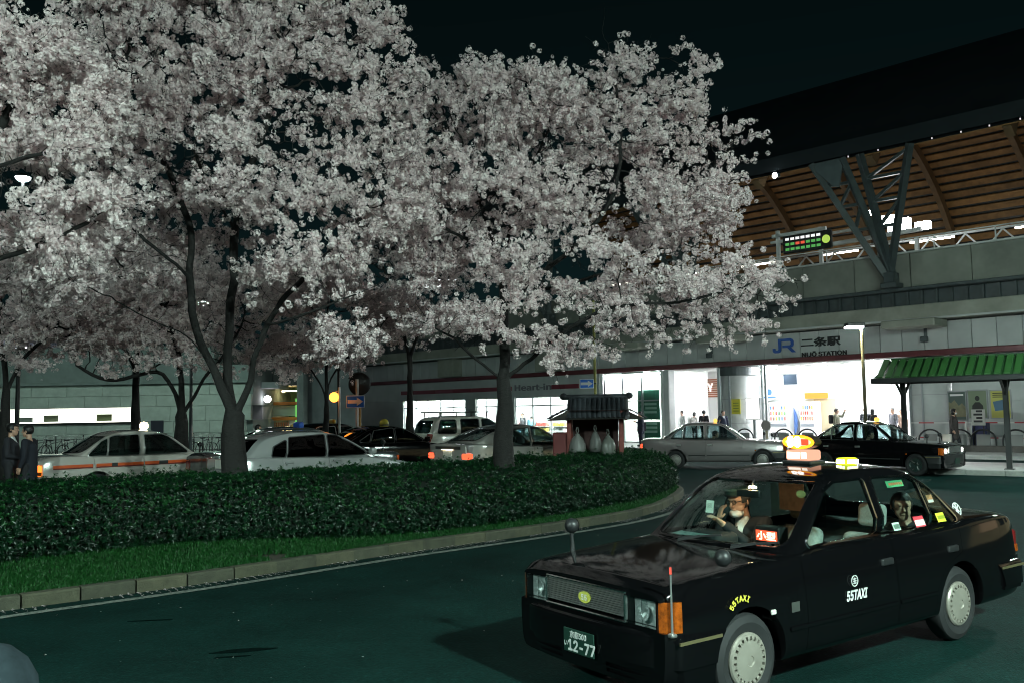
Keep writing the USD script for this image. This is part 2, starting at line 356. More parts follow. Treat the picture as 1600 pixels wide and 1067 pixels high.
wgt = tri_a * np.where(cen[:, 0] < -7.5, .15, 1.0) * np.where(fn[:, 1] < -.3, 2.2, 1.0) * np.where(fn[:, 1] > .5, .3, 1.0)
N = 26000; pick = lr.choice(len(tri_a), N, p=wgt / wgt.sum())
bc = lr.dirichlet([1, 1, 1], N); pos = np.einsum('nk,nkd->nd', bc, tm.triangles[pick]); nr = fn[pick]
pos += nr * lr.uniform(-.07, .035, (N, 1)); tall = (lr.random(N) < .05) & (nr[:, 2] > .5); pos[tall, 2] += lr.uniform(.03, .12, tall.sum())
def quat_to(n, r, jitter=.5):
    n = n + r.normal(size=n.shape) * jitter; n /= np.linalg.norm(n, axis=1, keepdims=True)
    q = np.column_stack([1 + n[:, 2], -n[:, 1], n[:, 0], np.zeros(len(n))]); q /= np.linalg.norm(q, axis=1, keepdims=True)
    a = r.uniform(0, 2 * np.pi, len(n)); s = np.column_stack([np.cos(a / 2), 0 * a, 0 * a, np.sin(a / 2)])
    w0, x0, y0, z0 = q.T; w1, x1, y1, z1 = s.T
    return np.column_stack([w0*w1-x0*x1-y0*y1-z0*z1, w0*x1+x0*w1+y0*z1-z0*y1, w0*y1-x0*z1+y0*w1+z0*x1, w0*z1+x0*y1-y0*x1+z0*w1])
nz = meshkit.noise(pos * 1.3, 2); kk = np.where(tall, 2, np.where(lr.random(N) < .1 + .25 * (nr[:, 2] > .4), 2, np.where(lr.random(N) < nz, 1, 0)))
scatter(hedge + '/leaf', protos, pos, quat_to(nr + np.array([0, 0, .5]), lr), lr.uniform(.7, 1.35, N), kk)

# grass between kerb and hedge
blade_m = mat('grass_blade', (.004, .070, .008), .55, var=.45, scale=12, trans=.3)
blade_d = mat('grass_blade_dry', (.014, .08, .014), .6, var=.3, scale=12, trans=.3)
def tuft(r, n):
    ms = []
    for _ in range(n):
        h, a, l = r.uniform(.025, .062), r.uniform(0, 6.28), r.uniform(.1, .6); w = .005
        v = np.array([[-w, 0, 0], [w, 0, 0], [w * .7, l * h * .35, h * .6], [-w * .7, l * h * .35, h * .6], [0, l * h, h * .95]]); f = np.array([[0, 1, 2], [0, 2, 3], [3, 2, 4]])
        ms.append(xf((v, f), rz=a, loc=(*r.uniform(-.035, .035, 2), 0)))
    return join(*ms)
strip = sg.Polygon(np.vstack([offset_left(KC, KT, .15), OUT[len(KC):len(KC) + 6], offset_left(HC, HT, .25)[::-1]])).buffer(0).intersection(island.buffer(-.13))
gp = []
while len(gp) < 15000:
    p = np.column_stack([lr.uniform(-9, 9, 30000), lr.uniform(5, 26, 30000)]); gp += list(p[shapely.contains_xy(strip, p[:, 0], p[:, 1])])
gp = np.array(gp[:15000]); dens = meshkit.noise(np.column_stack([gp * 2.2, gp[:, 0] * 0]), 9) > .08; gp = gp[dens]
scatter('/World/grass', [(tuft(lr, 9), blade_m), (tuft(lr, 7), blade_m), (tuft(lr, 6), blade_d)], np.column_stack([gp, soil_z(gp[:, 0], gp[:, 1]) - .005]), yaw_quat(lr.uniform(0, 6.28, len(gp)), .08, lr), lr.uniform(.7, 1.5, len(gp)), lr.choice(3, len(gp), p=[.5, .35, .15]),
        label='short bright green grass growing between the kerb and the hedge', cat='grass')
_count[('/World', 'grass')] = 1
# fallen petals lying in the gutter and on the lane
petal_m = mat('fallen_petal', (.30, .26, .26), .8)
pet = np.array([[0, 0, 0], [.008, .008, .003], [0, .018, .001], [-.008, .008, .003]]), np.array([[0, 1, 2], [0, 2, 3]])
n1, n2 = 2600, 140
i = lr.integers(0, len(KC), n1); off = -np.abs(lr.normal(.02, .11, n1)) - .02
p1 = KC[i] + np.stack([-KT[i][:, 1], KT[i][:, 0]], 1) * off[:, None]
keep = meshkit.noise(np.column_stack([p1 * 1.5, p1[:, 0] * 0]), 4) > .35; p1 = p1[keep]
i = lr.integers(0, len(KC), n2); p2 = KC[i] + np.stack([-KT[i][:, 1], KT[i][:, 0]], 1) * -lr.uniform(.4, 4.5, n2)[:, None]
pp = np.vstack([p1, p2]); scatter('/World/fallen_petals', [(pet, petal_m)], np.column_stack([pp, np.full(len(pp), .009)]), yaw_quat(lr.uniform(0, 6.28, len(pp)), .1, lr), lr.uniform(.7, 1.5, len(pp)), np.zeros(len(pp), int),
        label='pale fallen cherry petals drifted along the foot of the kerb', cat='petals')
# ------------------------------------------------------------------ the station: local x runs along the front towards the far left, y out towards the forecourt, z up
SP0 = np.array([14.7, 41.0, 0.0]); SU = np.array([-.703, .711, 0.0]); SU /= np.linalg.norm(SU); SN = np.array([-SU[1], SU[0], 0.0]); SRZ = math.atan2(SU[1], SU[0])
def FA(px, py, b=0.0):
    """where the sight line through a pixel meets the plane b metres in front of the station's wall: (a, z)"""
    d = ray(px, py); o = SP0 + SN * b
    t = ((o - CAM) @ SN) / (d @ SN); p = CAM + d * t
    return float((p - SP0) @ SU), float(p[2])
def A(px, b=0.0, py=600): return FA(px, py, b)[0]
def SW(a, b, z=0.0): return SP0 + SU * a + SN * b + np.array([0, 0, z])
def face(m):
    """lettering / flat art drawn in (x right, y up) -> local station axes, looking out of the wall"""
    v, f = VF(m); return np.stack([-v[:, 0], v[:, 2], v[:, 1]], 1), f
tile_w = mat('station_white_panel', (.40, .42, .415), .5, var=.10, scale=1.2)
tile_w2 = mat('station_white_panel_b', (.37, .39, .385), .5, var=.10, scale=1.2)
conc = mat('viaduct_concrete', (.25, .26, .22), .85, var=.22, scale=.9, bump=.2)
conc2 = mat('parapet_concrete', (.20, .215, .185), .85, var=.22, scale=.8, bump=.2)
dark_st = mat('dark_steel', (.05, .065, .068), .45, var=.25, scale=3)
strut_m = mat('strut_paint', (.055, .072, .074), .4, var=.2, scale=3)
maroon = mat('maroon_band', (.095, .018, .022), .4, var=.15, scale=2)
white_in = mat('interior_white', (.78, .79, .78), .5)
floor_in = mat('interior_floor', (.50, .50, .48), .3, var=.1, scale=3)
alu = mat('aluminium_frame', (.32, .34, .35), .35, metal=.6)
blackm = mat('black_letters', (.012, .014, .015), .5)
glass = pane('window_glass')
ST = thing('station_building', 'long railway station under a great arched roof with JR sign on its front', 'station', loc=SP0, rz=SRZ)
aR, aL = -26.0, A(556)
a940, a1033, a1046, a1118, a1188, a1420, a1482 = A(940), A(1033), A(1046), A(1118), A(1188), A(1422), A(1482)
# fascia panels, maroon band, girder, recess, parapet
k = 0
for a in np.arange(aR, aL, .95):
    part(ST, 'fascia_panel', cbox(a + .012, a + .938, -.06, rng.uniform(0, .004), 4.31, 5.46, .008), (tile_w, tile_w2)[k % 2]); k += 1
part(ST, 'fascia_backing', box(aR, aL, -.35, -.07, 4.05, 5.5), dark_st)
part(ST, 'maroon_band', cbox(aR, aL, -.1, .13, 4.05, 4.295, .02), maroon)
part(ST, 'girder', cbox(aR, aL + 6, -.5, .95, 5.52, 6.16, .03), conc)
part(ST, 'girder_edge', cbox(aR, aL + 6, .955, 1.02, 5.50, 5.58, .01), tile_w)
for px in (1430, 1130, 985): a = A(px, .9, 515); part(ST, 'beam_end', cbox(a - 1.1, a + 1.1, .3, 1.75, 5.18, 5.50, .04), conc)
part(ST, 'recess', box(aR, aL + 6, -.5, .45, 6.165, 6.78), dark_st)
for a in np.arange(aR, aL + 6, .6): part(ST, 'recess_rib', box(a, a + .09, .455, .62, 6.17, 6.775), dark_st)
part(ST, 'ledge', cbox(aR, aL + 6, -.5, 1.0, 6.785, 6.93, .02), dark_st)
k = 0
for a in np.arange(aR, aL + 6, 2.45):
    part(ST, 'parapet_panel', cbox(a + .015, a + 2.435, .4, .62 + rng.uniform(0, .006), 6.94, 8.42, .012), conc2); k += 1
part(ST, 'parapet_cap', cbox(aR, aL + 6, .34, .70, 8.425, 8.50, .015), mat('cap_light', (.55, .57, .56), .5))
part(ST, 'deck', box(aR, aL + 6, -24.5, .39, 6.2, 6.6), conc)
# walls of the ground floor
part(ST, 'wall', box(aR, a1482, -.6, -.35, .15, 4.04), tile_w2)
for a in np.arange(aR, a1482 - 1, 1.9):
    for z in (.17, 1.13, 2.09, 3.05): part(ST, 'wall_panel', cbox(a + .006, a + 1.894, -.345, -.32, z, z + .948, .005), tile_w)
part(ST, 'rear_wall', box(aR, aL, -14.2, -14.0, .15, 6.2), white_in)
part(ST, 'floor', box(aR, aL, -14, -.2, .10, .162), floor_in)
part(ST, 'ceiling', box(a1482 - 4, aL, -14, -.36, 4.03, 4.12), white_in)
part(ST, 'partition', box(a1482 - .2, a1482, -14, -.36, .163, 4.02), white_in)
part(ST, 'partition', box(a1033 - .15, a1033 + .1, -14, -.1, .163, 4.02), white_in)
part(ST, 'partition', box(a940, a940 + .2, -14, -.1, .163, 4.02), white_in)
part(ST, 'partition', box(A(628) - .02, A(628) + .2, -14, -.1, .163, 4.02), white_in)
part(ST, 'pilaster', cbox(a1046 + .03, a1033 - .16, -.5, .03, .16, 4.04, .02), tile_w)
# convenience store: wall with two window groups, maroon sign strip and lettering
wz0, wz1 = .45, 2.85
wins = [(A(629), A(726)), (A(742), A(788)), (A(803), A(886))]
edges = [aL + 2] + [x for w in wins for x in w] + [a940 + .2]
for k in range(0, len(edges), 2): part(ST, 'wall', box(edges[k + 1], edges[k], -.35, -.02, .15, wz1), tile_w2)
part(ST, 'wall', box(a940 + .2, aL + 2, -.35, -.02, wz1 + .003, 4.04), tile_w)
for (l, r) in wins:
    part(ST, 'sill_wall', box(r, l, -.3, -.05, .15, wz0), tile_w2)
    n = max(3, round((l - r) / 1.45)); st = (l - r) / n
    for i in range(n):
        for z0, z1 in ((wz0 + .03, 2.28), (2.34, wz1 - .03)): part(ST, 'window_pane', box(r + i * st + .035, r + (i + 1) * st - .035, -.2, -.19, z0, z1), glass)
    fr = [box(r + i * st - .035, r + i * st + .035, -.23, -.12, wz0, wz1) for i in range(n + 1)] + [box(r + i * st + .036, r + (i + 1) * st - .036, -.22, -.13, z - .03, z + .03) for z in (wz0 + .03, 2.31, wz1 - .03) for i in range(n)]
    part(ST, 'window_frame', join(*fr), alu)
a0, a1 = A(627, 0, 614), A(905, 0, 604); ta, tb = A(800, 0, 607), A(862, 0, 607)
for seg0, seg1 in ((a0, ta), (tb, a1)):
    n = max(2, round(abs(seg0 - seg1) / 1.9)); st = (seg0 - seg1) / n
    for i in range(n): part(ST, 'sign_strip', cbox(seg1 + i * st + .015, seg1 + (i + 1) * st - .015, -.015, .04, 3.26, 3.52, .006), mat('strip_maroon', (.19, .03, .045), .4))
tx = face(text('Heart-in', .34, .03, bold=3)); w_ = np.ptp(tx[0][:, 0])
part(ST, 'store_lettering', (tx[0] * np.array([(ta - tb) / w_ * .92, 1, 1]) + np.array([ta - .15, -.015, 3.25]), tx[1]), mat('grey_letters', (.16, .15, .17), .5), label='grey letters reading Heart-in above the shop window')
# shop shelves behind the windows
shelf = mat('shop_shelf', (.55, .56, .55), .5)
goods = [mat(f'goods_{k}', c, .5) for k, c in enumerate([(.5, .1, .08), (.1, .22, .45), (.55, .45, .1), (.15, .35, .15), (.6, .6, .58), (.35, .2, .12)])]
gr = np.random.default_rng(3)
for (l, r) in wins:
    for i, a in enumerate(np.arange(r + .2, l - 1.0, 1.5)):
        part(ST, 'shop_shelf', join(*[box(a, a + 1.2, -1.9, -1.5, z, z + .03) for z in (.3, .65, 1.0)], box(a, a + 1.2, -1.93, -1.9, .17, 1.3)), shelf)
        for z in (.331, .681, 1.031):
            part(ST, 'shop_goods', join(*[box(a + x, a + x + .13, -1.85, -1.55, z, z + gr.uniform(.12, .26)) for x in np.arange(.05, 1.05, .16)]), goods[gr.integers(6)])
# full height glazing with green posters
n = 3; st = (a940 - a1033 - .2) / n
for i in range(n):
    for z0, z1 in ((.2, 2.42), (2.48, 4.0)): part(ST, 'window_pane', box(a1033 + .1 + i * st + .04, a1033 + .1 + (i + 1) * st - .04, -.2, -.19, z0, z1), glass)
part(ST, 'window_frame', join(*[box(a1033 + .1 + i * st - .04, a1033 + .1 + i * st + .04, -.25, -.12, .15, 4.04) for i in range(n + 1)], *[box(a1033 + .1 + i * st + .041, a1033 + .1 + (i + 1) * st - .041, -.24, -.13, z - .035, z + .035) for z in (.19, 2.45, 4.0) for i in range(n)]), alu)
for i, (px0, px1, y0, y1) in enumerate(((996, 1030, 608, 655), (996, 1030, 658, 690))):
    l, r = A(px0, -.3), A(px1, -.3); z1, z0 = FA(px1, y0, -.3)[1], max(.35, FA(px1, y1, -.3)[1])
    p = part(ST, 'window_poster', box(r, l, -.3, -.28, z0, z1), mat('poster_green', (.012, .11, .07), .5, var=.2, scale=2))
    pw = mat('poster_print', (.30, .40, .36), .6)
    for k in range(3): part(p, 'poster_stripe', box(r + .2, l - .2 - .3 * (k % 2), -.279, -.276, z0 + .35 + .22 * k, z0 + .47 + .22 * k), pw)
# columns in the open concourse
def column(px, r, b):
    a = A(px, b); c = part(ST, 'column', xf(cyl(r, .163, 3.6, 40), loc=(a, b, 0)), tile_w, smooth=40)
    part(c, 'column_joint', join(*[xf(cyl(r + .004, z, z + .02, 40), loc=(a, b, 0)) for z in (1.2, 2.4)]), mat('joint_grey', (.25, .25, .25), .6))
    part(c, 'column_head', xf(cyl(r + .12, 3.605, 4.02, 40), loc=(a, b, 0)), dark_st); return a
ca = column(1153, .92, -1.2); cb = column(1452, .86, -1.0)
part(ST, 'downpipe', xf(cyl(.06, .17, 4.0, 10), loc=(A(1186), -.3, 0)), alu); part(ST, 'downpipe', xf(cyl(.06, .17, 4.0, 10), loc=(A(1120), -.3, 0)), alu); part(ST, 'downpipe', xf(cyl(.05, .17, 4.0, 10), loc=(A(1440), 0, 0)), alu)
# open concourse: door frames, ceiling lamps
for px in (1118, 1135, 1192, 1346, 1418): part(ST, 'door_frame', box(A(px) - .05, A(px) + .05, -.34, -.22, .163, 4.02), alu)
lampm = glow('ceiling_lamp_glow', (.94, .98, 1), 300.0)
tubes = glow('shop_tube_glow', (.96, 1, 1), 520.0)
for a in np.arange(a1482 + 1.2, a1046 - .8, 2.6):
    for b in (-1.6, -4.4, -7.5, -11): part(ST, 'ceiling_lamp', xf(cyl(.28, 3.975, 4.025, 16), loc=(a, b, 0)), lampm)
for a in np.arange(a1033 + 1.2, A(632), 3.0):
    for b in (-.9, -3.2, -6.2): part(ST, 'shop_tube', box(a - .75, a + .75, b - .09, b + .09, 3.95, 4.025), tubes)
# NOXY shop front at the back of the left opening
wood_s = mat('shop_wood', (.32, .13, .075), .5, var=.25, scale=3)
b_ = -4.0; l, r = A(1044, b_), A(1122, b_); z1, z0 = FA(1080, 592, b_)[1], FA(1080, 621, b_)[1]
sf = part(ST, 'shop_front', box(r - 1, l + 1.5, b_ - .4, b_ - .3, .163, 4.0), white_in)
n = 9
for i in range(n): part(sf, 'wood_slat', cbox(r - .4, l + .3, b_ - .29, b_ - .24, z0 + i * (z1 - z0) / n + .01, z0 + (i + 1) * (z1 - z0) / n - .02, .006), wood_s)
t = face(text('NOXY', .42, .03, bold=3)); part(sf, 'shop_lettering', (t[0] + np.array([A(1075, b_), b_ - .235, z0 + .35]), t[1]), glow('letter_glow', (1, .95, .9), 1.6))
l, r = A(1048, -3), A(1062, -3)
pz = mat('poster_lime', (.15, .48, .12), .5)
for z in ((.35, 1.55), (1.75, 2.35), (2.5, 3.1)): q = part(ST, 'green_banner', box(r, l, -3.05, -3.0, *z), pz); part(q, 'banner_stripe', box(r + .15, l - .15, -2.995, -2.99, z[0] + .15, z[0] + .35), white_in)
# signs fixed to the columns
def on_col(px0, px1, y0, y1, b): return A(px1, b, (y0 + y1) / 2), A(px0, b, (y0 + y1) / 2), FA((px0 + px1) / 2, y1, b)[1], FA((px0 + px1) / 2, y0, b)[1]
r, l, z0, z1 = on_col(1143, 1157, 623, 646, -.25)
solo_p = thing('column_poster', 'yellow poster stuck on the round white column by the glass doors', 'poster', loc=SW(0, 0), rz=SRZ)
part(solo_p, 'sheet', xf(box(r, l, -.26, -.245, z0, z1)), mat('poster_yellow', (.62, .55, .06), .6)); part(solo_p, 'lettering', join(*[box(r + .1, l - .1, -.244, -.241, z, z + .05) for z in np.arange(z0 + .12, z1 - .1, .13)]), mat('poster_ink', (.25, .30, .05), .6))
r, l, z0, z1 = on_col(1166, 1186, 622, 654, .1)
q = thing('lit_sign_box', 'white glowing sign box standing beside the round white column', 'sign', loc=SW(0, 0), rz=SRZ)
part(q, 'frame', cbox(r - .04, l + .04, -.12, .08, z0 - .04, z1 + .04, .01), alu); part(q, 'lit_panel', box(r, l, .082, .1, z0, z1), glow('sign_white_glow', (1, .99, .95), 2.5)); part(q, 'post', box((l + r) / 2 - .05, (l + r) / 2 + .05, -.08, .02, .16, z0 - .04), alu)
# ATM corner, vending machines
b_ = -4.2
q = thing('bank_corner', 'white curved cash machine booth inside the lit concourse', 'booth', loc=SW(0, 0), rz=SRZ)
l, r = A(1186, b_), A(1326, b_); zt = FA(1250, 600, b_)[1]
part(q, 'booth_wall', box(r, l, b_ - 3, b_ - .2, .17, zt - .75), white_in)
ax = np.linspace(0, 1, 20); cx = l - .0; pr = [(l, zt), (r, zt)] + [(r + (l - r) * t, zt - .28 - .75 * max(0, (t - .35) / .65) ** 1.6) for t in ax]
part(q, 'curved_fascia', prism(pr, b_ - .19, b_ + .05, 'y'), mat('fascia_white', (.62, .64, .66), .4))
bi = mat('blue_ink', (.05, .2, .45), .5); part(q, 'booth_mark', face(xf(cyl(.16, 0, .01, 18), loc=(-A(1202, b_), zt - .36, b_ + .05))), bi); part(q, 'booth_stripe', box(A(1212, b_), A(1193, b_), b_ + .05, b_ + .06, zt - .68, zt - .60), bi)
pts = [(A(1228, b_), .2)] + [(A(1228, b_) - .62 * math.sin(t), 1.2 - 1.0 * math.cos(t)) for t in np.linspace(.05, math.pi, 18)]
part(q, 'blue_half_disc', prism(pts, b_ + .06, b_ + .1, 'y'), mat('half_disc_blue', (.10, .20, .50), .5))
part(q, 'shutter', box(A(1302, b_), A(1269, b_), b_ - .18, b_ - .1, .17, 2.35), mat('shutter_beige', (.62, .52, .36), .5))
part(q, 'orange_sign', box(A(1292, b_), A(1257, b_), b_ - .09, b_ + .06, 2.38, 2.68), glow('orange_sign_glow', (1, .55, .12), 1.3))
part(ST, 'hanging_screen', cbox(A(1245, -2.5), A(1224, -2.5), -2.6, -2.5, 3.1, 3.62, .02), mat('screen_dark', (.02, .03, .045), .2))
def vending(px, w, label):
    q = thing('vending_machine', label, 'vending machine', loc=SW(A(px, -3.4), -3.4, .165), rz=SRZ)
    part(q, 'body', cbox(-w / 2, w / 2, -.7, 0, 0, 2.05, .03), mat('vending_white', (.75, .76, .76), .35))
    part(q, 'display_window', box(-w / 2 + .07, w / 2 - .07, .003, .02, 1.05, 1.95), glow('vending_glow', (.95, 1, 1), 1.1))
    for j, z in enumerate((1.12, 1.4, 1.68)):
        for i in range(6):
            x = -w / 2 + .13 + i * (w - .26) / 5; part(q, 'drink', xf(cyl(.034, 0, .17, 8), loc=(x, .045, z)), goods[gr.integers(6)])
    part(q, 'button_strip', box(-w / 2 + .07, w / 2 - .07, .004, .03, .8, .95), mat('strip_grey', (.2, .22, .25), .4)); part(q, 'outlet', box(-w / 2 + .12, w / 2 - .12, .004, .03, .25, .5), blackm)
vending(1214, 1.05, 'left vending machine of drinks, beside the blue half disc'); vending(1259, .85, 'narrow vending machine of drinks, left of the beige shutter')
# station name: JR mark, kanji, roman letters
blue_jr = mat('jr_blue', (.012, .075, .33), .4)
def glyph(poly, h): return [prism(p, 0, h) for p in poly]
J = [[(0, .32), (.0, .18), (.05, .06), (.16, .0), (.52, .0), (.62, .06), (.66, .18), (.66, .62), (1.34, .62), (1.46, .68), (1.46, .86), (1.36, .93), (.46, .93), (.46, .26), (.42, .19), (.24, .19), (.19, .25), (.19, .32)]]
R_ = [[(.78, 0), (.98, 0), (.98, .62), (.78, .62)], [(1.06, .36), (1.30, .36), (1.68, 0), (1.42, 0)], ]
jr = [(0, .34), (0, .17), (.06, .05), (.17, 0), (.42, 0), (.55, .05), (.61, .17), (.61, .80), (1.28, .80), (1.34, .74), (1.34, .58), (1.28, .52), (.72, .52), (.72, .34), (1.08, .34), (1.40, 0), (1.68, 0), (1.33, .36), (1.47, .43), (1.53, .56), (1.53, .80), (1.46, .93), (1.33, 1.0), (.42, 1.0), (.42, .25), (.37, .19), (.24, .19), (.19, .25), (.19, .34)]
sg_ = part(ST, 'station_sign', box(-.01, .01, -.02, -.01, 4.9, 4.92), tile_w)
a0, z0 = FA(1208, 552, .02); a1, z1 = FA(1243, 528, .02)
v, f = face(prism(jr, 0, .05)); part(sg_, 'jr_mark', (v * np.array([(a0 - a1) / 1.68, 1, (z1 - z0)]) + np.array([a0, .006, z0]), f), blue_jr)
a0, z0 = FA(1252, 543, .02); a1, z1 = FA(1313, 524, .02)
v, f = face(text('二条駅', .6, .04, bold=3)); v = v - [v[:, 0].max(), 0, v[:, 2].min()]; part(sg_, 'kanji', (v * np.array([(a0 - a1) / np.ptp(v[:, 0]), 1, (z1 - z0) / np.ptp(v[:, 2])]) + np.array([a0, .006, z0]), f), blackm)
a0, z0 = FA(1253, 556.5, .02); a1, z1 = FA(1323, 545, .02)
v, f = face(text('NIJŌ STATION', .3, .03, bold=4)); v = v - [v[:, 0].max(), 0, v[:, 2].min()]; part(sg_, 'roman_lettering', (v * np.array([(a0 - a1) / np.ptp(v[:, 0]), 1, (z1 - z0) * 1.15 / np.ptp(v[:, 2])]) + np.array([a0, .006, z0 - .03]), f), blackm)
# little floodlights on the fascia
for px, py in ((1444, 530), (1108, 555)):
    a, z = FA(px, py, .3); part(ST, 'floodlight', join(xf(rbox(-.14, .14, -.1, .1, -.12, .12, .03), loc=(a, .3, z)), box(a - .03, a + .03, .0, .22, z + .1, z + .9)), dark_st)

# ---------------- the arched roof: planked underside, ribs, dark outer skin
b0, b1, zE, rise = 2.4, -24.4, 12.75, 7.3
def arch(t, d=0.0):
    """t 0..1 from the near edge to the far edge; d = depth below the skin"""
    w = (b0 - b1) / 2; Rr = (w * w + rise * rise) / (2 * rise); th = math.asin(w / Rr); ang = -th + 2 * th * t
    return (b0 + b1) / 2 - (Rr - d) * math.sin(ang), zE + rise - Rr + (Rr - d) * math.cos(ang)
rl, rr = 30.0, -34.0
roof_dark = mat('roof_skin', (.018, .024, .028), .4, var=.2, scale=.8)
wood_r = [mat(f'roof_plank_{k}', c, .55, var=.35, scale=1.6) for k, c in enumerate([(.26, .14, .05), (.21, .115, .044), (.30, .16, .056)])]
N = 46; P = np.array([[[a, *arch(i / N, d)] for i in range(N + 1)] for a in (rl, rr) for d in (0.0,)])
v, f = quad_grid(P); P2 = np.array([[[a, *arch(i / N, .22)] for i in range(N + 1)] for a in (rl, rr)]); v2, f2 = quad_grid(P2)
edge = [prism([arch(0, -.05), (b0 + .25, zE - .1), (b0 + .25, zE + .55), arch(.02, -.05)], rr, rl, 'x'), prism([arch(1, -.05), (b1 - .25, zE - .1), (b1 - .25, zE + .5), arch(.98, -.05)], rr, rl, 'x')]
RF = part(ST, 'roof', join((v, f), (v2, f2[:, ::-1])), roof_dark, smooth=True)
part(RF, 'roof_edge', join(*edge), roof_dark)
for i in range(N):
    (ba, za), (bb, zb) = arch((i + .06) / N, .25), arch((i + .72) / N, .25); (bc, zc), (bd, zd) = arch((i + .72) / N, .33), arch((i + .06) / N, .33)
    part(RF, 'plank', prism([(ba, za), (bb, zb), (bc, zc), (bd, zd)], rr + .3, rl - .3, 'x'), wood_r[i % 3])
rib_m = mat('roof_rib', (.16, .10, .05), .5, var=.2, scale=2)
for a in np.arange(-30, 30, 5.4):
    pin, pout = [arch(t, .95) for t in np.linspace(0, 1, 25)], [arch(t, .34) for t in np.linspace(0, 1, 25)]
    part(RF, 'rib', prism(pin + pout[::-1], a - .16, a + .16, 'x'), rib_m)
for px in (1456, 1502, 1547, 1596, 1371, 1324): a, z = FA(px, 215, b0 + .1); part(RF, 'edge_lamp', xf(cyl(.025, zE - .17, zE - .11, 8), loc=(a, b0 + .1, 0)), glow('edge_lamp_glow', (1, 1, 1), .8))
a, z = FA(1212, 262, b0 + .2); q = part(RF, 'floodlight', xf(rbox(-.16, .16, -.12, .12, -.1, .1, .04), loc=(a, b0 + .2, zE - .3)), dark_st); part(q, 'flood_lens', xf(lathe([(.13, 0), (.10, .09), (.0, .12)], 14), rx=-math.pi / 2 + math.pi, loc=(a, b0 + .33, zE - .33)), glow('flood_glow', (.9, .97, 1), 130))
# V struts: two arms, each a lattice of two chords
def vstrut(px, full=True):
    a = A(px, 1.2, 450); zb = 6.95; bb = 1.15
    S = part(ST, 'strut_foot', join(cbox(a - .35, a + .35, .72, 1.5, 6.94, 7.15, .03), cbox(a - .22, a + .22, .8, 1.4, 7.151, 7.6, .03)), strut_m)
    zt = zE - .1
    for sgn, (t0, t1) in ((1, (2.75, 1.35)), (-1, (.55, -.55 - 1.0))):
        top0, top1 = np.array([a + t0, b0, zt]), np.array([a + t1, b0 - .5 * 0, zt]); bt0, bt1 = np.array([a + .1 * sgn, bb, 7.3]), np.array([a - .1 * sgn + (.12 if sgn > 0 else -.12) * 0, bb - .05, 7.3])
        part(S, 'chord', bar(bt0, top0, .24, .26), strut_m); part(S, 'chord', bar(bt1, top1, .24, .26), strut_m)
        for i, (u, w) in enumerate(((.42, .42), (.42, .62), (.62, .62), (.62, .8), (.8, .8), (.8, .97))):
            p, q = (bt0 + (top0 - bt0) * u, bt1 + (top1 - bt1) * w) if i % 2 == 0 or True else None
            part(S, 'lattice_bar', bar(p, q, .12), strut_m)
    tp = np.array([[a + 2.85, zt], [a + 1.25, zt], [a + 1.5, zt - 1.25], [a + 1.75, zt - 1.2]]); part(S, 'gusset_plate', prism(tp, b0 - .04, b0 + .04, 'y'), mat('gusset_paint', (.10, .125, .13), .4, var=.2, scale=2))
for px in (1392, 1078, 856): vstrut(px)
# platform furniture: lit gantry with departure board, lamps, truss rail
g_w = mat('gantry_white', (.62, .65, .64), .4)
def plat(px, py, b): a, z = FA(px, py, b); return np.array([a, b, z])
bG = -1.2
p0, p1 = plat(1215, 356, bG), plat(1282, 372, bG); p0[2] = p1[2] = (p0[2] + p1[2]) / 2
G = part(ST, 'platform_gantry', join(bar(p0 + [.3, 0, 0], p1 - [.3, 0, 0], .16, .16), bar(p0 + [0, 0, .25], [p0[0], bG, 7.9], .16), bar([p1[0], bG, p1[2] + .1], [p1[0], bG, 7.9], .16), bar(p0 + [.4, 0, -.3], p1 + [-1.6, 0, -.28], .12)), g_w)
c = plat(1262, 379, bG + .15); bw, bh = 1.25, .62
part(G, 'departure_board', cbox(c[0] - bw, c[0] + bw, bG + .1, bG + .28, c[2] - bh / 1.4, c[2] + bh / 1.4, .03), mat('board_dark', (.015, .018, .018), .3))
cols = [glow('led_white', (1, 1, 1), .9), glow('led_green', (.2, .8, .2), .45), glow('led_red', (1, .15, .08), .7), glow('led_yellow', (.6, .9, .15), .7)]
for i in range(7):
    for j in range(3):
        x = c[0] + bw * .8 - i * .27; z = c[2] + .2 - j * .25
        part(G, 'board_text', box(x - .1, x + .1, bG + .282, bG + .29, z, z + .13), cols[0] if j == 0 else cols[2] if i in (2, 3) and j == 1 else cols[1])
part(G, 'board_disc', face(xf(cyl(.2, 0, .02, 18), loc=(-(c[0] - bw * .8), c[2], bG + .28))), cols[3])
plat_l = glow('platform_lamp_glow', (.97, 1, 1), 14.0)
for px, py, b, s in ((1405, 352, -1.8, .5), (1442, 353, -1.8, .32), (1385, 345, -2.5, .4), (1360, 333, -3, .2), (1405, 398, -.4, .12)):
    p = plat(px, py, b); part(ST, 'platform_lamp', cbox(p[0] - s, p[0] + s, b - .15, b + .15, p[2] - s * .55, p[2] + s * .55, .02), plat_l)
p0, p1 = plat(1330, 378, bG), plat(1432, 372, bG); part(ST, 'platform_beam', join(bar(plat(1290, 384, bG), plat(1440, 358, bG), .18), bar([A(1432, bG, 370), bG, p1[2]], [A(1432, bG, 370), bG, 7.6], .16)), g_w)
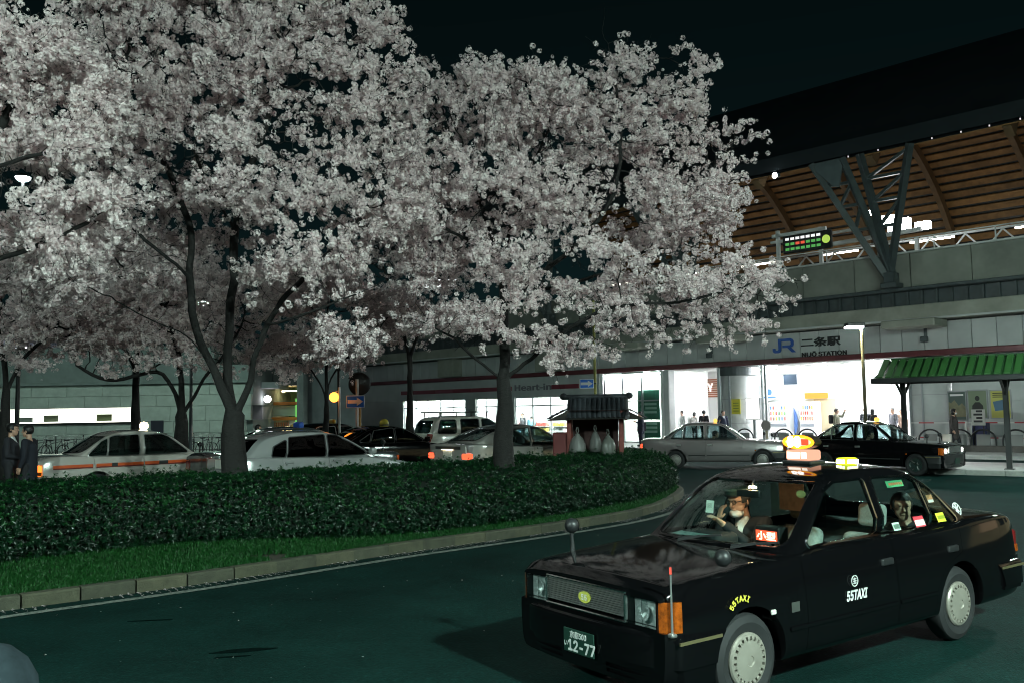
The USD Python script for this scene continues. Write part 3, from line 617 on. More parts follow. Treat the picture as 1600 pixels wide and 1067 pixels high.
# lattice guard along the far platform
for i, a in enumerate(np.arange(-18, 26, 1.6)):
    part(ST, 'truss_bar', bar([a, -5, 9.0], [a + .8, -5, 9.9], .07), g_w); part(ST, 'truss_bar', bar([a + .8, -5, 9.9], [a + 1.6, -5, 9.0], .07), g_w)
part(ST, 'truss_chord', join(bar([-18, -5, 9.95], [27, -5, 9.95], .1), bar([-18, -5, 8.95], [27, -5, 8.95], .1)), g_w)
part(ST, 'track_rail', join(bar([-26, .1, 9.15], [40, .1, 9.15], .05), *[bar([a, .1, 8.4], [a, .1, 9.15], .05) for a in np.arange(-24, 40, 2.4)]), g_w)
part(ST, 'platform_edge', box(-26, 30, -24.3, -3.0, 6.61, 7.5), conc)
for a in np.arange(-22, 26, 5.5): part(ST, 'platform_tube', box(a - 1.2, a + 1.2, -13.1, -12.9, 11.2, 11.28), glow('platform_tube_glow', (1, .93, .8), 11.0))
for a in np.arange(-22, 26, 5.5): part(ST, 'platform_tube', box(a - 1.2, a + 1.2, -21.1, -20.9, 9.6, 9.68), glow('platform_tube_glow', (1, .93, .8), 11.0))
# pavement in front
solo('pavement', xf(cbox(aR - 10, aL + 4, -.55, 4.6, -.3, .148, .02), rz=SRZ, loc=SP0), mat('pavement', (.28, .29, .28), .8, var=.15, scale=2.5), kind='structure')
# ------------------------------------------------------------------ cherry trees in blossom
def bark(name, col): 
    if name in _mats: return _mats[name]
    _mats[name] = usdkit.material(stage, '/World/Looks/' + name, {'g': ('texture_coordinate', {}), 'mp': ('mapping', dict(scale=(1, 1, 2.2))), 't': ('noise_texture', dict(scale=22.0, detail=5.0, roughness=.7)), 't2': ('noise_texture', dict(scale=5.0, detail=6.0, roughness=.7)),
        'r': ('rgb_ramp', dict(ramp=[(.3, tuple(c * .45 for c in col)), (.7, tuple(c * 1.5 for c in col))])), 'm': ('mix', dict(mix_type='multiply', fac=.6)), 'b': ('bump', dict(strength=.9, distance=.02)), 'p': ('principled_bsdf', dict(roughness=.85))},
        [('g.object', 'mp.vector'), ('g.object', 't2.vector'), ('mp.vector', 't.vector'), ('t.fac', 'r.fac'), ('r.color', 'm.color1'), ('t2.fac', 'm.color2'), ('m.color', 'p.base_color'), ('t.fac', 'b.height'), ('b.normal', 'p.normal')], surface='p.BSDF')
    return _mats[name]
bark_m = bark('cherry_bark', (.017, .0155, .0145))
def petal_mat(name, c1, c2):
    _mats[name] = usdkit.material(stage, '/World/Looks/' + name, {'o': ('object_info', {}), 'g': ('geometry', {}), 'a': ('math', dict(math_type='add')), 'fr': ('math', dict(math_type='fraction')), 'r': ('rgb_ramp', dict(ramp=[(0, c1), (1, c2)])),
        'p': ('diffuse_bsdf', {}), 't': ('translucent_bsdf', {}), 'm': ('mix_closure', dict(fac=.3))},
        [('o.random', 'a.value1'), ('g.random_per_island', 'a.value2'), ('a.value', 'fr.value1'), ('fr.value', 'r.fac'), ('r.color', 'p.color'), ('r.color', 't.color'), ('p.BSDF', 'm.closure1'), ('t.BSDF', 'm.closure2')], surface='m.closure')
    return _mats[name]
petals = petal_mat('cherry_petal', (.80, .655, .675), (.96, .855, .85))
calyx = mat('cherry_calyx', (.20, .07, .07), .6)
def flower(r, R):
    """five cupped, notched petals facing +z"""
    vs, fs = [], []
    cup = r.uniform(.15, .75)
    for k in range(5):
        a = k * 2 * math.pi / 5 + r.uniform(-.12, .12); c, s = math.cos(a), math.sin(a)
        loc = np.array([[.08, 0, 0], [.62, .42, cup * .35], [1.0, .26, cup * .62], [.9, 0, cup * .5], [1.0, -.26, cup * .62], [.62, -.42, cup * .35]]) * R
        v = np.stack([loc[:, 0] * c - loc[:, 1] * s, loc[:, 0] * s + loc[:, 1] * c, loc[:, 2]], 1); n = len(vs) * 6
        vs.append(v); fs.append(np.array([[0, 5, 3], [3, 5, 4], [0, 3, 1], [1, 3, 2]]) + k * 6)
    return np.vstack(vs), np.vstack(fs)
def pompom(seed, n=15, R=.048):
    """a ball-shaped cluster of flowers"""
    r = np.random.default_rng(seed); ms = []
    for k in range(n):
        z = 1 - 2 * (k + .5) / n; a = k * 2.39996 + r.uniform(-.3, .3); d = np.array([math.sqrt(1 - z * z) * math.cos(a), math.sqrt(1 - z * z) * math.sin(a), z]); d += r.normal(size=3) * .18; d /= np.linalg.norm(d)
        v, f = flower(r, .0195 * r.uniform(.85, 1.15)); x = np.cross([0, 0, 1.0] if abs(d[2]) < .9 else [1.0, 0, 0], d); x /= np.linalg.norm(x); y = np.cross(d, x)
        ms.append((v @ np.array([x, y, d]) + d * R * r.uniform(.75, 1.1), f))
    return join(*ms)
POM = [(pompom(100 + k, n), petals) for k, n in enumerate((16, 14, 18, 12, 9))]

def grow(limbs, attract, step=.16, infl=1.6, kill=.24, iters=90, seed=1, gravity=.0):
    """space colonisation: limbs are polylines of 3-D points (a child limb starts with the point it leaves from)"""
    r = np.random.default_rng(seed)
    pos, par = [], []
    for li in limbs:
        li = np.asarray(li, float); prev = -1
        if pos: 
            d = np.linalg.norm(np.array(pos) - li[0], axis=1); prev = int(np.argmin(d)); 
        d = np.r_[0, np.cumsum(np.linalg.norm(np.diff(li, axis=0), axis=1))]; t = np.linspace(0, d[-1], max(2, int(d[-1] / step) + 1))
        from scipy.interpolate import PchipInterpolator
        pts = PchipInterpolator(d, li)(t) if len(li) > 2 else np.stack([np.interp(t, d, li[:, k]) for k in range(3)], 1)
        wob = np.cumsum(r.normal(size=(len(pts), 3)) * .012, axis=0); pts = pts + wob - np.linspace(0, 1, len(pts))[:, None] * wob[-1]
        for i, p in enumerate(pts):
            if i == 0 and prev >= 0: continue
            pos.append(p); par.append(prev); prev = len(pos) - 1
    pos = np.array(pos); par = np.array(par); at = np.array(attract)
    for it in range(iters):
        if not len(at): break
        d, i = cKDTree(pos).query(at, distance_upper_bound=infl if it > 8 else infl * 2)
        ok = np.isfinite(d)
        if not ok.any(): break
        dirs = np.zeros_like(pos); v = at[ok] - pos[i[ok]]; v /= np.linalg.norm(v, axis=1, keepdims=True) + 1e-9
        np.add.at(dirs, i[ok], v); src = np.unique(i[ok])
        dv = dirs[src]; dv /= np.linalg.norm(dv, axis=1, keepdims=True) + 1e-9
        dv += r.normal(size=dv.shape) * .22 + [0, 0, gravity]; dv /= np.linalg.norm(dv, axis=1, keepdims=True)
        new = pos[src] + dv * step
        dn, _ = cKDTree(pos).query(new); good = dn > step * .45
        if not good.any(): break
        par = np.r_[par, src[good]]; pos = np.vstack([pos, new[good]])
        da, _ = cKDTree(pos).query(at); at = at[da > kill]
    n = len(pos); size = np.zeros(n); kids = [[] for _ in range(n)]
    for i in range(n):
        if par[i] >= 0: kids[par[i]].append(i)
    order = np.argsort([0] * n); rad = np.zeros(n); dep = np.zeros(n, int)
    for i in range(n - 1, -1, -1):
        ks = kids[i]
        rad[i] = .0035 if not ks else (sum(rad[k] ** 2.35 for k in ks)) ** (1 / 2.35)
        dep[i] = 0 if not ks else 1 + max(dep[k] for k in ks)
    return pos, par, kids, rad, dep
def tree(name, label, limbs, lobes, base_r, n_at, n_pom, seed, sides=7, pom_scale=1.0, dens=None, step=.16, group=None, cut=None, rod=None):
    r = np.random.default_rng(seed); at = []
    vol = np.array([l[3] * l[4] * l[5] for l in lobes]) ** .8
    for l, m in zip(lobes, (vol / vol.sum() * n_at).astype(int)):
        p = r.normal(size=(m, 3)); p /= np.linalg.norm(p, axis=1, keepdims=True); p *= r.random((m, 1)) ** .36
        at.append(np.array(l[:3]) + p * np.array(l[3:6]))
    at = np.vstack(at); lay = meshkit.noise(at * [.55, .55, 1.9], seed + 3); at = at[lay > .30]
    pos, par, kids, rad, dep = grow(limbs, at, seed=seed, step=step)
    k = base_r / rad[0]; pw = math.log(k * rad[0] / .004) / math.log(rad[0] / .0035); rad = .004 * (rad / .0035) ** pw
    z0_ = pos[0, 2]; thin_f = 1 - .42 * np.clip((pos[:, 2] - z0_ - 1.0) / 1.6, 0, 1); rad = np.where(rad > .03, np.maximum(rad * thin_f, .026), rad)
    root_flare = np.clip(1 + .35 * np.exp(-(pos[:, 2] - pos[0, 2]) / .18), 1, 1.4); rad = rad * root_flare
    T = thing(name, label, 'tree', group)
    # branches as chains that follow the thickest child
    thick, thin = [], []; start = [(0, -1)]
    while start:
        i, p = start.pop(); chain = [i] if p < 0 else [p, i]
        while kids[chain[-1]]:
            ks = sorted(kids[chain[-1]], key=lambda q: -rad[q]); cur = chain[-1]; chain.append(ks[0])
            start += [(q, cur) for q in ks[1:]]
        rr = rad[chain].copy()
        if p >= 0: rr[0] = min(rr[0], rr[1] * 1.5)
        mx = rr.max()
        if len(chain) >= 2: (thick if mx > .03 else thin).append(tube(pos[chain], rr, 9 if mx > .09 else 6 if mx > .03 else 4 if mx > .012 else 3, caps=False))
    trunk_chain = thick[0]
    part(T, 'trunk', thick[0], bark_m, smooth=True)
    for m in thick[1:]: part(T, 'limb', m, bark_m, smooth=True)
    if thin: part(T, 'twig', join(*thin), bark_m, kind='stuff')
    # fine shoots off every thin branch, each carrying a spray of separate blossom balls
    cl = meshkit.noise(pos * [1.0, 1.0, 2.2], seed) * .6 + meshkit.noise(pos * [2.8, 2.8, 4.0], seed + 5) * .4
    w = np.where(rad < .016, 1.0, 0) * np.where(dep < 4, 2.0, 1.0) * np.clip((cl - .40) * 7.0, .02, 1.2)
    q_ = proj(pos); w = w * (np.hypot(q_[:, 0] - 36, q_[:, 1] - 279) > 24)
    if dens is not None: w = w * dens(pos)
    per = 4; ns = n_pom // per; c = r.choice(len(pos), ns, p=w / w.sum()); par_c = np.where(par[c] >= 0, par[c], c)
    along = pos[c] - pos[par_c]; along /= np.linalg.norm(along, axis=1, keepdims=True) + 1e-9
    cen = pos.mean(0); outw = pos[c] - cen; outw /= np.linalg.norm(outw, axis=1, keepdims=True)
    dr = r.normal(size=(ns, 3)) * [1, 1, .75] + along * .9 + outw * .55 + [0, 0, .12]; dr /= np.linalg.norm(dr, axis=1, keepdims=True)
    ln = r.uniform(.10, .52, ns); bend = r.normal(size=(ns, 3)) * .16
    def at_t(t): return pos[c] + dr * (ln * t)[:, None] + bend * (ln * t * t)[:, None]
    sv, sf = [], []
    for k in range(ns):
        a_, m_, e_ = pos[c[k]], pos[c[k]] + dr[k] * ln[k] * .5 + bend[k] * ln[k] * .25, pos[c[k]] + dr[k] * ln[k] + bend[k] * ln[k]
        u = np.cross(dr[k], [0, 0, 1.0]); u /= np.linalg.norm(u) + 1e-9; x = np.cross(dr[k], u); n0 = len(sv) * 9
        sv.append(np.vstack([p_ + rr_ * d_ for p_, rr_ in ((a_, .0048), (m_, .0036), (e_, .0015)) for d_ in (u, -.5 * u + .87 * x, -.5 * u - .87 * x)]))
    F = []
    for i in range(2):
        for j in range(3): q = (j + 1) % 3; F += [[i * 3 + j, i * 3 + q, (i + 1) * 3 + q], [i * 3 + j, (i + 1) * 3 + q, (i + 1) * 3 + j]]
    F = np.array(F); part(T, 'shoot', (np.vstack(sv), (F[None] + 9 * np.arange(ns)[:, None, None]).reshape(-1, 3)), bark_m, kind='stuff')
    pp = np.vstack([at_t(np.clip(r.normal((k + .75) / per, .10, ns), .05, 1.05)) + r.normal(size=(ns, 3)) * .03 for k in range(per)]); n_pom = len(pp)
    sc = np.clip(r.normal(.86, .24, n_pom), .38, 1.4) * pom_scale
    near_n = np.array([len(z_) for z_ in cKDTree(pp).query_ball_point(pp, .42)])
    q_ = proj(pp); ok = (np.hypot(q_[:, 0] - 36, q_[:, 1] - 279) > 17) & (near_n > 7); pp, sc = pp[ok], sc[ok]; n_pom = len(pp)
    scatter(T + '/blossom', POM, pp, rand_quat(n_pom, r), sc, r.choice(5, n_pom, p=[.28, .25, .2, .17, .1]))
    return T
def X(px, py, y): return at_y(px, py, y)
def lobe(px, py, y, rx, ry, rz): return (*X(px, py, y), rx, ry, rz)
# the middle tree
y = 16.6
base = np.array([*X(788, 716, y)[:2], 0]); base[2] = soil_z(np.array([base[0]]), np.array([base[1]]))[0] - .03
fork = X(786, 592, y)
tree('cherry_tree', 'middle cherry tree with one straight trunk left of the tile-roofed stall', [
    [base, X(787, 690, y), X(788, 640, y), fork],
    [fork, X(786, 540, y), X(784, 490, y + .1), X(782, 440, y + .1), X(772, 390, y + .2), X(755, 330, y + .1), X(735, 260, y)],
    [X(784, 490, y + .1), X(815, 450, y - .2), X(850, 420, y - .5), X(905, 370, y - .8), X(955, 300, y - .9), X(965, 200, y - .6), X(962, 130, y - .5)],
    [X(782, 440, y + .1), X(800, 360, y + .4), X(820, 280, y + .5), X(860, 200, y + .4)],
    [fork, X(765, 575, y - .1), X(735, 552, y - .4), X(700, 522, y - .7), X(655, 502, y - 1.1)],
    [fork, X(815, 572, y - .1), X(845, 545, y - .4), X(890, 512, y - .9), X(960, 480, y - 1.2), X(1060, 470, y - 1.2), X(1160, 450, y - 1.0)],
    [X(815, 450, y - .2), X(900, 440, y + .6), X(1000, 400, y + .9), X(1090, 330, y + .8), X(1120, 240, y + .6)],
    [X(772, 390, y + .2), X(720, 370, y - .6), X(670, 340, y - 1.1)]],
    [lobe(790, 175, y, 1.5, 1.5, .9), lobe(962, 130, y - .5, .75, .9, .95), lobe(1060, 140, y, .55, .8, .75), lobe(900, 200, y, 1.6, 1.6, .75), lobe(1040, 220, y, 1.1, 1.3, .7), lobe(690, 160, y, .85, 1.1, .8), lobe(1130, 235, y, .7, .8, .5),
     lobe(850, 300, y - .6, 1.9, 1.7, .7), lobe(1050, 330, y, 1.35, 1.6, .75), lobe(700, 300, y - .6, 1.0, 1.3, .9), lobe(640, 250, y + .6, .7, 1, .8), lobe(650, 360, y, .6, 1.0, .6), lobe(690, 430, y, .6, 1.0, .4),
     lobe(700, 480, y - .4, .75, 1.2, .5), lobe(880, 420, y - 1.2, 1.7, 1.2, .55), lobe(1060, 455, y - .8, 1.6, 1.3, .5), lobe(1200, 432, y - .8, .75, .7, .2), lobe(1120, 400, y, .6, .8, .35), lobe(960, 505, y - .8, 1.3, 1.0, .3), lobe(820, 545, y - .5, .9, .7, .25), lobe(1110, 510, y - .6, .7, .8, .25), lobe(1165, 480, y - .6, .3, .5, .3),
     lobe(745, 545, y - .6, .75, .7, .22), lobe(870, 560, y - .8, .7, .6, .20), lobe(945, 540, y - .8, .8, .7, .2), lobe(790, 520, y - 1.2, .7, .4, .3), lobe(660, 500, y - .9, .6, .7, .3), lobe(1040, 525, y - .8, .8, .7, .22), lobe(1180, 500, y - .6, .35, .5, .3), lobe(800, 450, y - 1.4, .9, .5, .4), lobe(1225, 455, y - .7, .5, .5, .2),
     lobe(945, 80, y - .4, .16, .25, .5), lobe(1000, 85, y - .4, .16, .25, .45), lobe(1088, 100, y, .22, .3, .3), lobe(1180, 208, y, .32, .35, .14), lobe(1160, 292, y - .2, .35, .35, .13), lobe(1242, 428, y - .7, .38, .35, .10), lobe(718, 95, y, .22, .3, .35), lobe(782, 112, y, .25, .3, .3), lobe(840, 130, y, .25, .3, .3)],
    .20, 4200, 16000, 21)
# the tree on the left of the island
y = 14.6
base = np.array([*X(364, 742, y)[:2], 0]); base[2] = soil_z(np.array([base[0]]), np.array([base[1]]))[0] - .03
fork = X(366, 650, y)
tree('cherry_tree', 'big cherry tree whose trunk forks into three beside the silver hatchback', [
    [base, X(366, 700, y), fork],
    [fork, X(345, 607, y), X(318, 560, y), X(306, 510, y), X(298, 440, y), X(300, 380, y - .1), X(280, 310, y - .2), X(235, 230, y - .3), X(200, 150, y - .3)],
    [fork, X(356, 610, y + .1), X(354, 550, y + .15), X(356, 490, y + .2), X(364, 430, y + .3), X(366, 360, y + .3), X(385, 270, y + .2), X(420, 170, y), X(440, 70, y)],
    [fork, X(384, 620, y), X(400, 565, y - .1), X(420, 510, y - .2), X(455, 460, y - .3), X(505, 410, y - .3), X(560, 350, y - .2), X(600, 270, y)],
    [X(318, 560, y), X(290, 525, y - .6), X(240, 500, y - 1.0), X(180, 470, y - 1.3)],
    [X(420, 510, y - .2), X(470, 490, y - .8), X(540, 465, y - 1.1), X(600, 440, y - 1.2)],
    [X(298, 440, y), X(240, 380, y - .9), X(160, 320, y - 1.4), X(90, 290, y - 1.6)],
    [X(366, 360, y + .3), X(330, 290, y - .7), X(300, 230, y - 1.4)]],
    [lobe(400, 260, y - 1.0, 1.5, 1.3, .75), lobe(300, 120, y, 1.6, 1.6, .9), lobe(470, 110, y, 1.3, 1.4, .9), lobe(180, 130, y, 1.1, 1.4, .8), lobe(560, 180, y, .75, 1.1, 1.0), lobe(380, 20, y + .2, 1.5, 1.3, .6), lobe(200, 20, y, 1.2, 1.3, .6),
     lobe(560, 320, y - .4, .85, 1.2, .7), lobe(600, 440, y - 1.0, .65, .8, .35), lobe(500, 400, y - .8, .75, 1.0, .5), lobe(545, 520, y - .6, .6, .7, .4), lobe(230, 250, y - .9, 1.2, 1.1, .6), lobe(100, 250, y - .8, .9, 1.0, .6), lobe(420, 430, y - .9, .5, .6, .3), lobe(160, 400, y - .2, 1.2, 1.4, .5), lobe(330, 340, y + .8, 1.5, 1.2, .6), lobe(580, 40, y, .5, .8, .4), lobe(615, 130, y + .3, .6, .9, .6), lobe(630, 240, y + .3, .6, .9, .6), lobe(640, 340, y, .5, .8, .4), lobe(480, 230, y - .5, .9, 1.0, .6), lobe(95, 600 - 180, y - .5, .6, .9, .4), lobe(510, 20, y, .3, .4, .4), lobe(570, 55, y, .25, .3, .35), lobe(655, 110, y + .2, .3, .3, .3)],
    .21, 4600, 15500, 22)
# the tree off to the left whose branches reach into the frame
y = 11.2
b0_ = np.array([*X(-190, 760, y)[:2], 0]); b0_[2] = soil_z(np.array([b0_[0]]), np.array([b0_[1]]))[0] - .03
fk = X(-150, 520, y)
tree('cherry_tree', 'cherry tree with boughs reaching in from the left edge', [
    [b0_, X(-180, 640, y), fk],
    [fk, X(-80, 440, y - .1), X(0, 405, y - .2), X(90, 368, y - .3), X(170, 325, y - .4)],
    [fk, X(-120, 400, y + .2), X(-60, 280, y + .3), X(10, 170, y + .2), X(60, 70, y)],
    [fk, X(-220, 380, y), X(-260, 220, y)],
    [X(-60, 280, y + .3), X(30, 250, y - .3), X(110, 235, y - .6)]],
    [lobe(60, 330, y - .3, .95, .8, .4), lobe(20, 240, y, .8, .9, .4), lobe(100, 400, y - .2, .45, .5, .2), lobe(50, 110, y, .9, .9, .5), lobe(-120, 200, y, 1.0, 1.0, .9), lobe(170, 310, y - .4, .4, .5, .25), lobe(10, 30, y, .8, .8, .4), lobe(130, 180, y, .5, .6, .3)],
    .2, 2000, 6500, 23)
# trees behind the rank
def back_tree(px, y, pyb, pf, label, lobes, limbs, n_at, n_pom, r, seed):
    b = np.array([*X(px, pyb, y)[:2], 0]); b[2] = ground_z(b[0], b[1]); f = X(px + pf[0], pf[1], y)
    return tree('cherry_tree', label, [[b, X(px + pf[0] * .5, (pyb + pf[1]) / 2, y), f]] + [[f] + [X(*q) for q in l] for l in limbs], lobes, r, n_at, n_pom, seed, step=.2)
y = 24.0
back_tree(281, y, 725, (2, 650), 'low cherry tree behind the orange striped taxi', [lobe(180, 470, y - .5, 2.4, 1.8, 1.3), lobe(200, 530, y - .5, 2.0, 1.4, .5), lobe(330, 470, y, 2.4, 1.8, 1.2), lobe(110, 400, y, 2.4, 1.8, 1.1), lobe(260, 540, y - 1, 1.6, 1.2, .5), lobe(330, 560, y, 1.0, .8, .5)],
    [[(268, 610, y), (240, 580, y - .3), (175, 595, y - .6), (120, 570, y - .8)], [(284, 600, y), (275, 540, y), (250, 470, y)], [(300, 625, y), (318, 590, y - .2), (345, 560, y - .3), (380, 500, y - .2)]], 3000, 15000, .2, 24)
y = 29.0
back_tree(211, y, 715, (2, 590), 'slim straight trunked cherry tree right of the long lit window', [lobe(150, 480, y, 2.6, 2, 1.4), lobe(260, 470, y, 2.6, 2, 1.4), lobe(60, 470, y, 2.2, 2, 1.2), lobe(210, 400, y, 2.6, 2, 1.2)],
    [[(190, 540, y), (140, 500, y)], [(215, 520, y), (225, 450, y)], [(260, 560, y), (320, 520, y)]], 2200, 11000, .19, 25)
y = 25.0
back_tree(506, y, 730, (4, 640), 'small pinkish cherry tree under the orange globe lamp', [lobe(480, 540, y, 1.25, 1.2, .65), lobe(545, 545, y - .3, .8, .8, .5), lobe(430, 560, y, .9, .9, .5), lobe(500, 460, y, 1.5, 1.3, .9), lobe(590, 480, y + .5, 1.2, 1.2, .8)],
    [[(500, 600, y), (470, 560, y)], [(515, 600, y), (540, 560, y)], [(511, 590, y), (505, 500, y)]], 1600, 8500, .10, 26)
y = 22.0
back_tree(8, y, 735, (2, 610), 'dark thin trunk of a cherry tree at the left edge behind two men', [lobe(20, 480, y, 2.0, 1.6, 1.3), lobe(60, 540, y, 1.6, 1.4, .5), lobe(110, 500, y, 1.2, 1.2, .8), lobe(-60, 420, y, 2, 1.5, 1.2)],
    [[(0, 540, y), (-20, 480, y)], [(40, 560, y), (90, 510, y)]], 1400, 7000, .15, 27)
y = 27.0
back_tree(640, y, 720, (0, 560), 'far cherry tree showing between the two big crowns', [lobe(650, 500, y, 1.8, 1.5, .9), lobe(700, 400, y, 2.2, 1.6, 1.2), lobe(600, 400, y, 1.8, 1.5, 1.2)],
    [[(620, 480, y), (600, 420, y)], [(660, 500, y), (690, 420, y)]], 900, 4500, .14, 28)
# ------------------------------------------------------------------ cars. In a car's own axes x points forward from the front bumper (0) so that s = -x is the way back; y left, z up
from scipy.interpolate import PchipInterpolator
tyre_m = mat('tyre_rubber', (.012, .013, .014), .75, var=.2, scale=20)
chrome = mat('chrome', (.72, .73, .72), .12, metal=1.0)
chrome_d = mat('dull_metal', (.42, .43, .42), .3, metal=.8)
hub_m = mat('hubcap_silver', (.30, .28, .24), .38, metal=.35, var=.08, scale=9)
trim_b = mat('trim_black', (.014, .015, .016), .45)
under = mat('underbody', (.008, .009, .009), .8)
cabin_d = mat('cabin_dark', (.020, .022, .024), .75)
lens_clear = mat('lamp_lens', (.80, .84, .82), .22, metal=.7, var=.25, scale=25)
lens_glass = pane('lens_glass', (.92, .95, .95))
lens_amber = mat('lens_amber', (.26, .055, .004), .12, coat=.6, var=.5, scale=30)
lens_red = mat('lens_red', (.12, .006, .006), .2, coat=.5)
red_lit = glow('tail_red_glow', (1, .10, .04), 2.2)
def paint(name, col, rough=.08, coat=1.0, metal=0.0): return mat(name, col, rough, metal, coat=coat, spec=.5)
P_black = mat('paint_black', (.0025, .0026, .003), .07, spec=.38)
def chaikin(p, k=2):
    for _ in range(k):
        q = [p[:1]]
        a, b = p[:-1], p[1:]
        m = np.empty((2 * len(a), 2)); m[0::2] = a * .75 + b * .25; m[1::2] = a * .25 + b * .75
        p = np.vstack([p[:1], m[1:-1], p[-1:]])
    return p
def loft(rows):
    """rows: (k, n, 3) closed rings -> a solid"""
    R = np.asarray(rows, float); k, n = R.shape[:2]; v = R.reshape(-1, 3); f = []
    i, j = np.meshgrid(np.arange(k - 1), np.arange(n), indexing='ij'); a = i * n + j; b = i * n + (j + 1) % n; c = (i + 1) * n + (j + 1) % n; d = (i + 1) * n + j
    f = np.vstack([np.stack([a, b, c], -1).reshape(-1, 3), np.stack([a, c, d], -1).reshape(-1, 3)])
    v = np.vstack([v, R[0].mean(0), R[-1].mean(0)]); q = np.arange(n)
    f = np.vstack([f, np.stack([(q + 1) % n, q, np.full(n, k * n)], 1), np.stack([(k - 1) * n + q, (k - 1) * n + (q + 1) % n, np.full(n, k * n + 1)], 1)])
    return manif((v, f))
class Tab:
    def __init__(self, *pts): p = np.array(pts, float); self.f = PchipInterpolator(p[:, 0], p[:, 1]); self.a, self.b = p[0, 0], p[-1, 0]
    def __call__(self, s): return self.f(np.clip(s, self.a, self.b))
def lower_body(c, inset=0.0, n_st=56):
    """c: dict with W(s) half width, T(s) height of the shoulder, B sill height, s0, s1"""
    rows = []
    for s in np.linspace(c['s0'] + inset, c['s1'] - inset, n_st):
        w, t, b = float(c['W'](s)) - inset, float(c['T'](s)) - inset, c['B'] + inset
        cr = c.get('crown', .03); sh = c.get('shoulder', .55)
        half = np.array([[0, b], [w * .90, b], [w * .97, b + .05], [w * .992, b + .16], [w, sh - .02], [w * .998, sh + .06], [w * .978, (sh + t) / 2 + .03], [w * .95, t - .045], [w * .925, t - .004], [w * .80, t + cr * .45], [w * .4, t + cr * .9], [0, t + cr]])
        half = chaikin(half, 2); ring = np.vstack([half, (half * [-1, 1])[-2:0:-1]])
        rows.append(np.column_stack([np.full(len(ring), -s), ring]))
    return loft(rows)
def greenhouse(c, inset=0.0, n_st=70):
    """c: Z(s) roof line along the middle, Y(s) half width at the belt, zb belt, k tumblehome"""
    g0, g1 = c['g0'], c['g1']; rows = []
    bow = c.get('bow', .10)
    for s in np.r_[np.linspace(g0, g0 + .75, 26)[:-1], np.linspace(g0 + .75, g1 - .85, n_st - 50), np.linspace(g1 - .85, g1, 26)[1:]]:
        zb = c['zb'] - .06; yb = float(c['Y'](s)) - inset; mid = (g0 + g1) / 2
        pts = [[0, zb], [yb, zb]]; top = []
        for u in np.linspace(1, 0, 9):
            sh = bow * u * u * (1 if s < mid else -1) * min(1, abs(s - mid) / (.38 * (g1 - g0)))
            z = float(c['Z'](s - sh)) - inset - c.get('crown_r', .035) * u * u
            top.append([u, max(z, zb + .012)])
        zt = top[0][1]; yt = yb - (zt - c['zb']) * c['k']; yt = min(yt, yb)
        for u, z in top: pts.append([yt * (u * .985 if u == 1 else u), z])
        if zt - zb > .12: pts.insert(2, [yb - (zt - .03 - c['zb']) * c['k'], zt - .03])
        else: pts.insert(2, [yb - (zt - zb) * .1, zb + (zt - zb) * .5])
        half = chaikin(np.array(pts), 2); ring = np.vstack([half, (half * [-1, 1])[-2:0:-1]])
        rows.append(np.column_stack([np.full(len(ring), -s), ring]))
    return loft(rows)
def sz_prism(poly, y0, y1):
    """a prism through the car's side: polygon of (s, z)"""
    return manif(prism([(-a, b) for a, b in poly], y0, y1, 'y'))
def yz_prism(poly, s0, s1): return manif(prism(poly, -s1, -s0, 'x'))
def rnd(poly, r):
    """a polygon with rounded corners"""
    p = sg.Polygon(poly).buffer(-r).buffer(r, quad_segs=3); return np.array(p.exterior.coords)[:-1]
def grown(poly, d): 
    p = sg.Polygon(poly).buffer(d, quad_segs=3); return np.array(p.exterior.coords)[:-1]
def ycyl(s, z, r, y0, y1, n=40):
    return Manifold.cylinder(y1 - y0, r, r, n).rotate((-90, 0, 0)).translate((-s, y0, z))
def wheel(c, s, y, r=.31, hub=.185, style='cap', hub_mat=None, w=.19):
    """tyre, cap with a ring of slots, bolt hub; axis along y, outer side at y"""
    o = 1 if y > 0 else -1
    prof = [(hub, -w + .02), (r - .06, -w), (r - .015, -w + .025), (r, -w + .05), (r, -.05), (r - .015, -.02), (r - .06, 0), (hub + .012, -.012), (hub, -.02)]
    W = part(c, 'wheel', xf(lathe(prof, 36, caps=False), rx=-math.pi / 2 * o, loc=(-s, y, r)), tyre_m, smooth=35)
    h = hub_mat or hub_m
    if style == 'cap':
        d = manif(lathe([(hub, -.03), (hub, -.008), (hub - .01, .004), (hub * .80, .012), (hub * .74, .008), (hub * .5, .016), (hub * .2, .02), (hub * .17, .012), (0.001, .014)], 48))
        d = d - Manifold.batch_boolean([Manifold.cube((.028, .019, .09)).translate((hub * .72, -.0095, -.05)).rotate((0, 0, a)) for a in np.arange(0, 360, 360 / 22)], OP.Add)
        part(W, 'hubcap', xf(d, rx=-math.pi / 2 * o, loc=(-s, y, r)), h, smooth=30)
        part(W, 'hub_backing', xf(cyl(hub - .004, -.07, -.045, 24), rx=-math.pi / 2 * o, loc=(-s, y, r)), trim_b)
    else:
        d = manif(lathe([(hub, -.05), (hub, .0), (hub - .02, .0), (hub - .025, -.03), (.06, -.03), (.055, .012), (.001, .014)], 40))
        sp = [Manifold.cube((hub - .03, .045, .03)).translate((.03, -.0225, -.02)).rotate((0, 0, a)) for a in np.arange(0, 360, 72 if style == 'five' else 60)]
        part(W, 'alloy_rim', xf(Manifold.batch_boolean([d] + sp, OP.Add), rx=-math.pi / 2 * o, loc=(-s, y, r)), h, smooth=30)
        part(W, 'brake_disc', xf(cyl(hub - .03, -.09, -.07, 24), rx=-math.pi / 2 * o, loc=(-s, y, r)), trim_b)
    return W
from manifold3d import OpType as OP
SM = 38
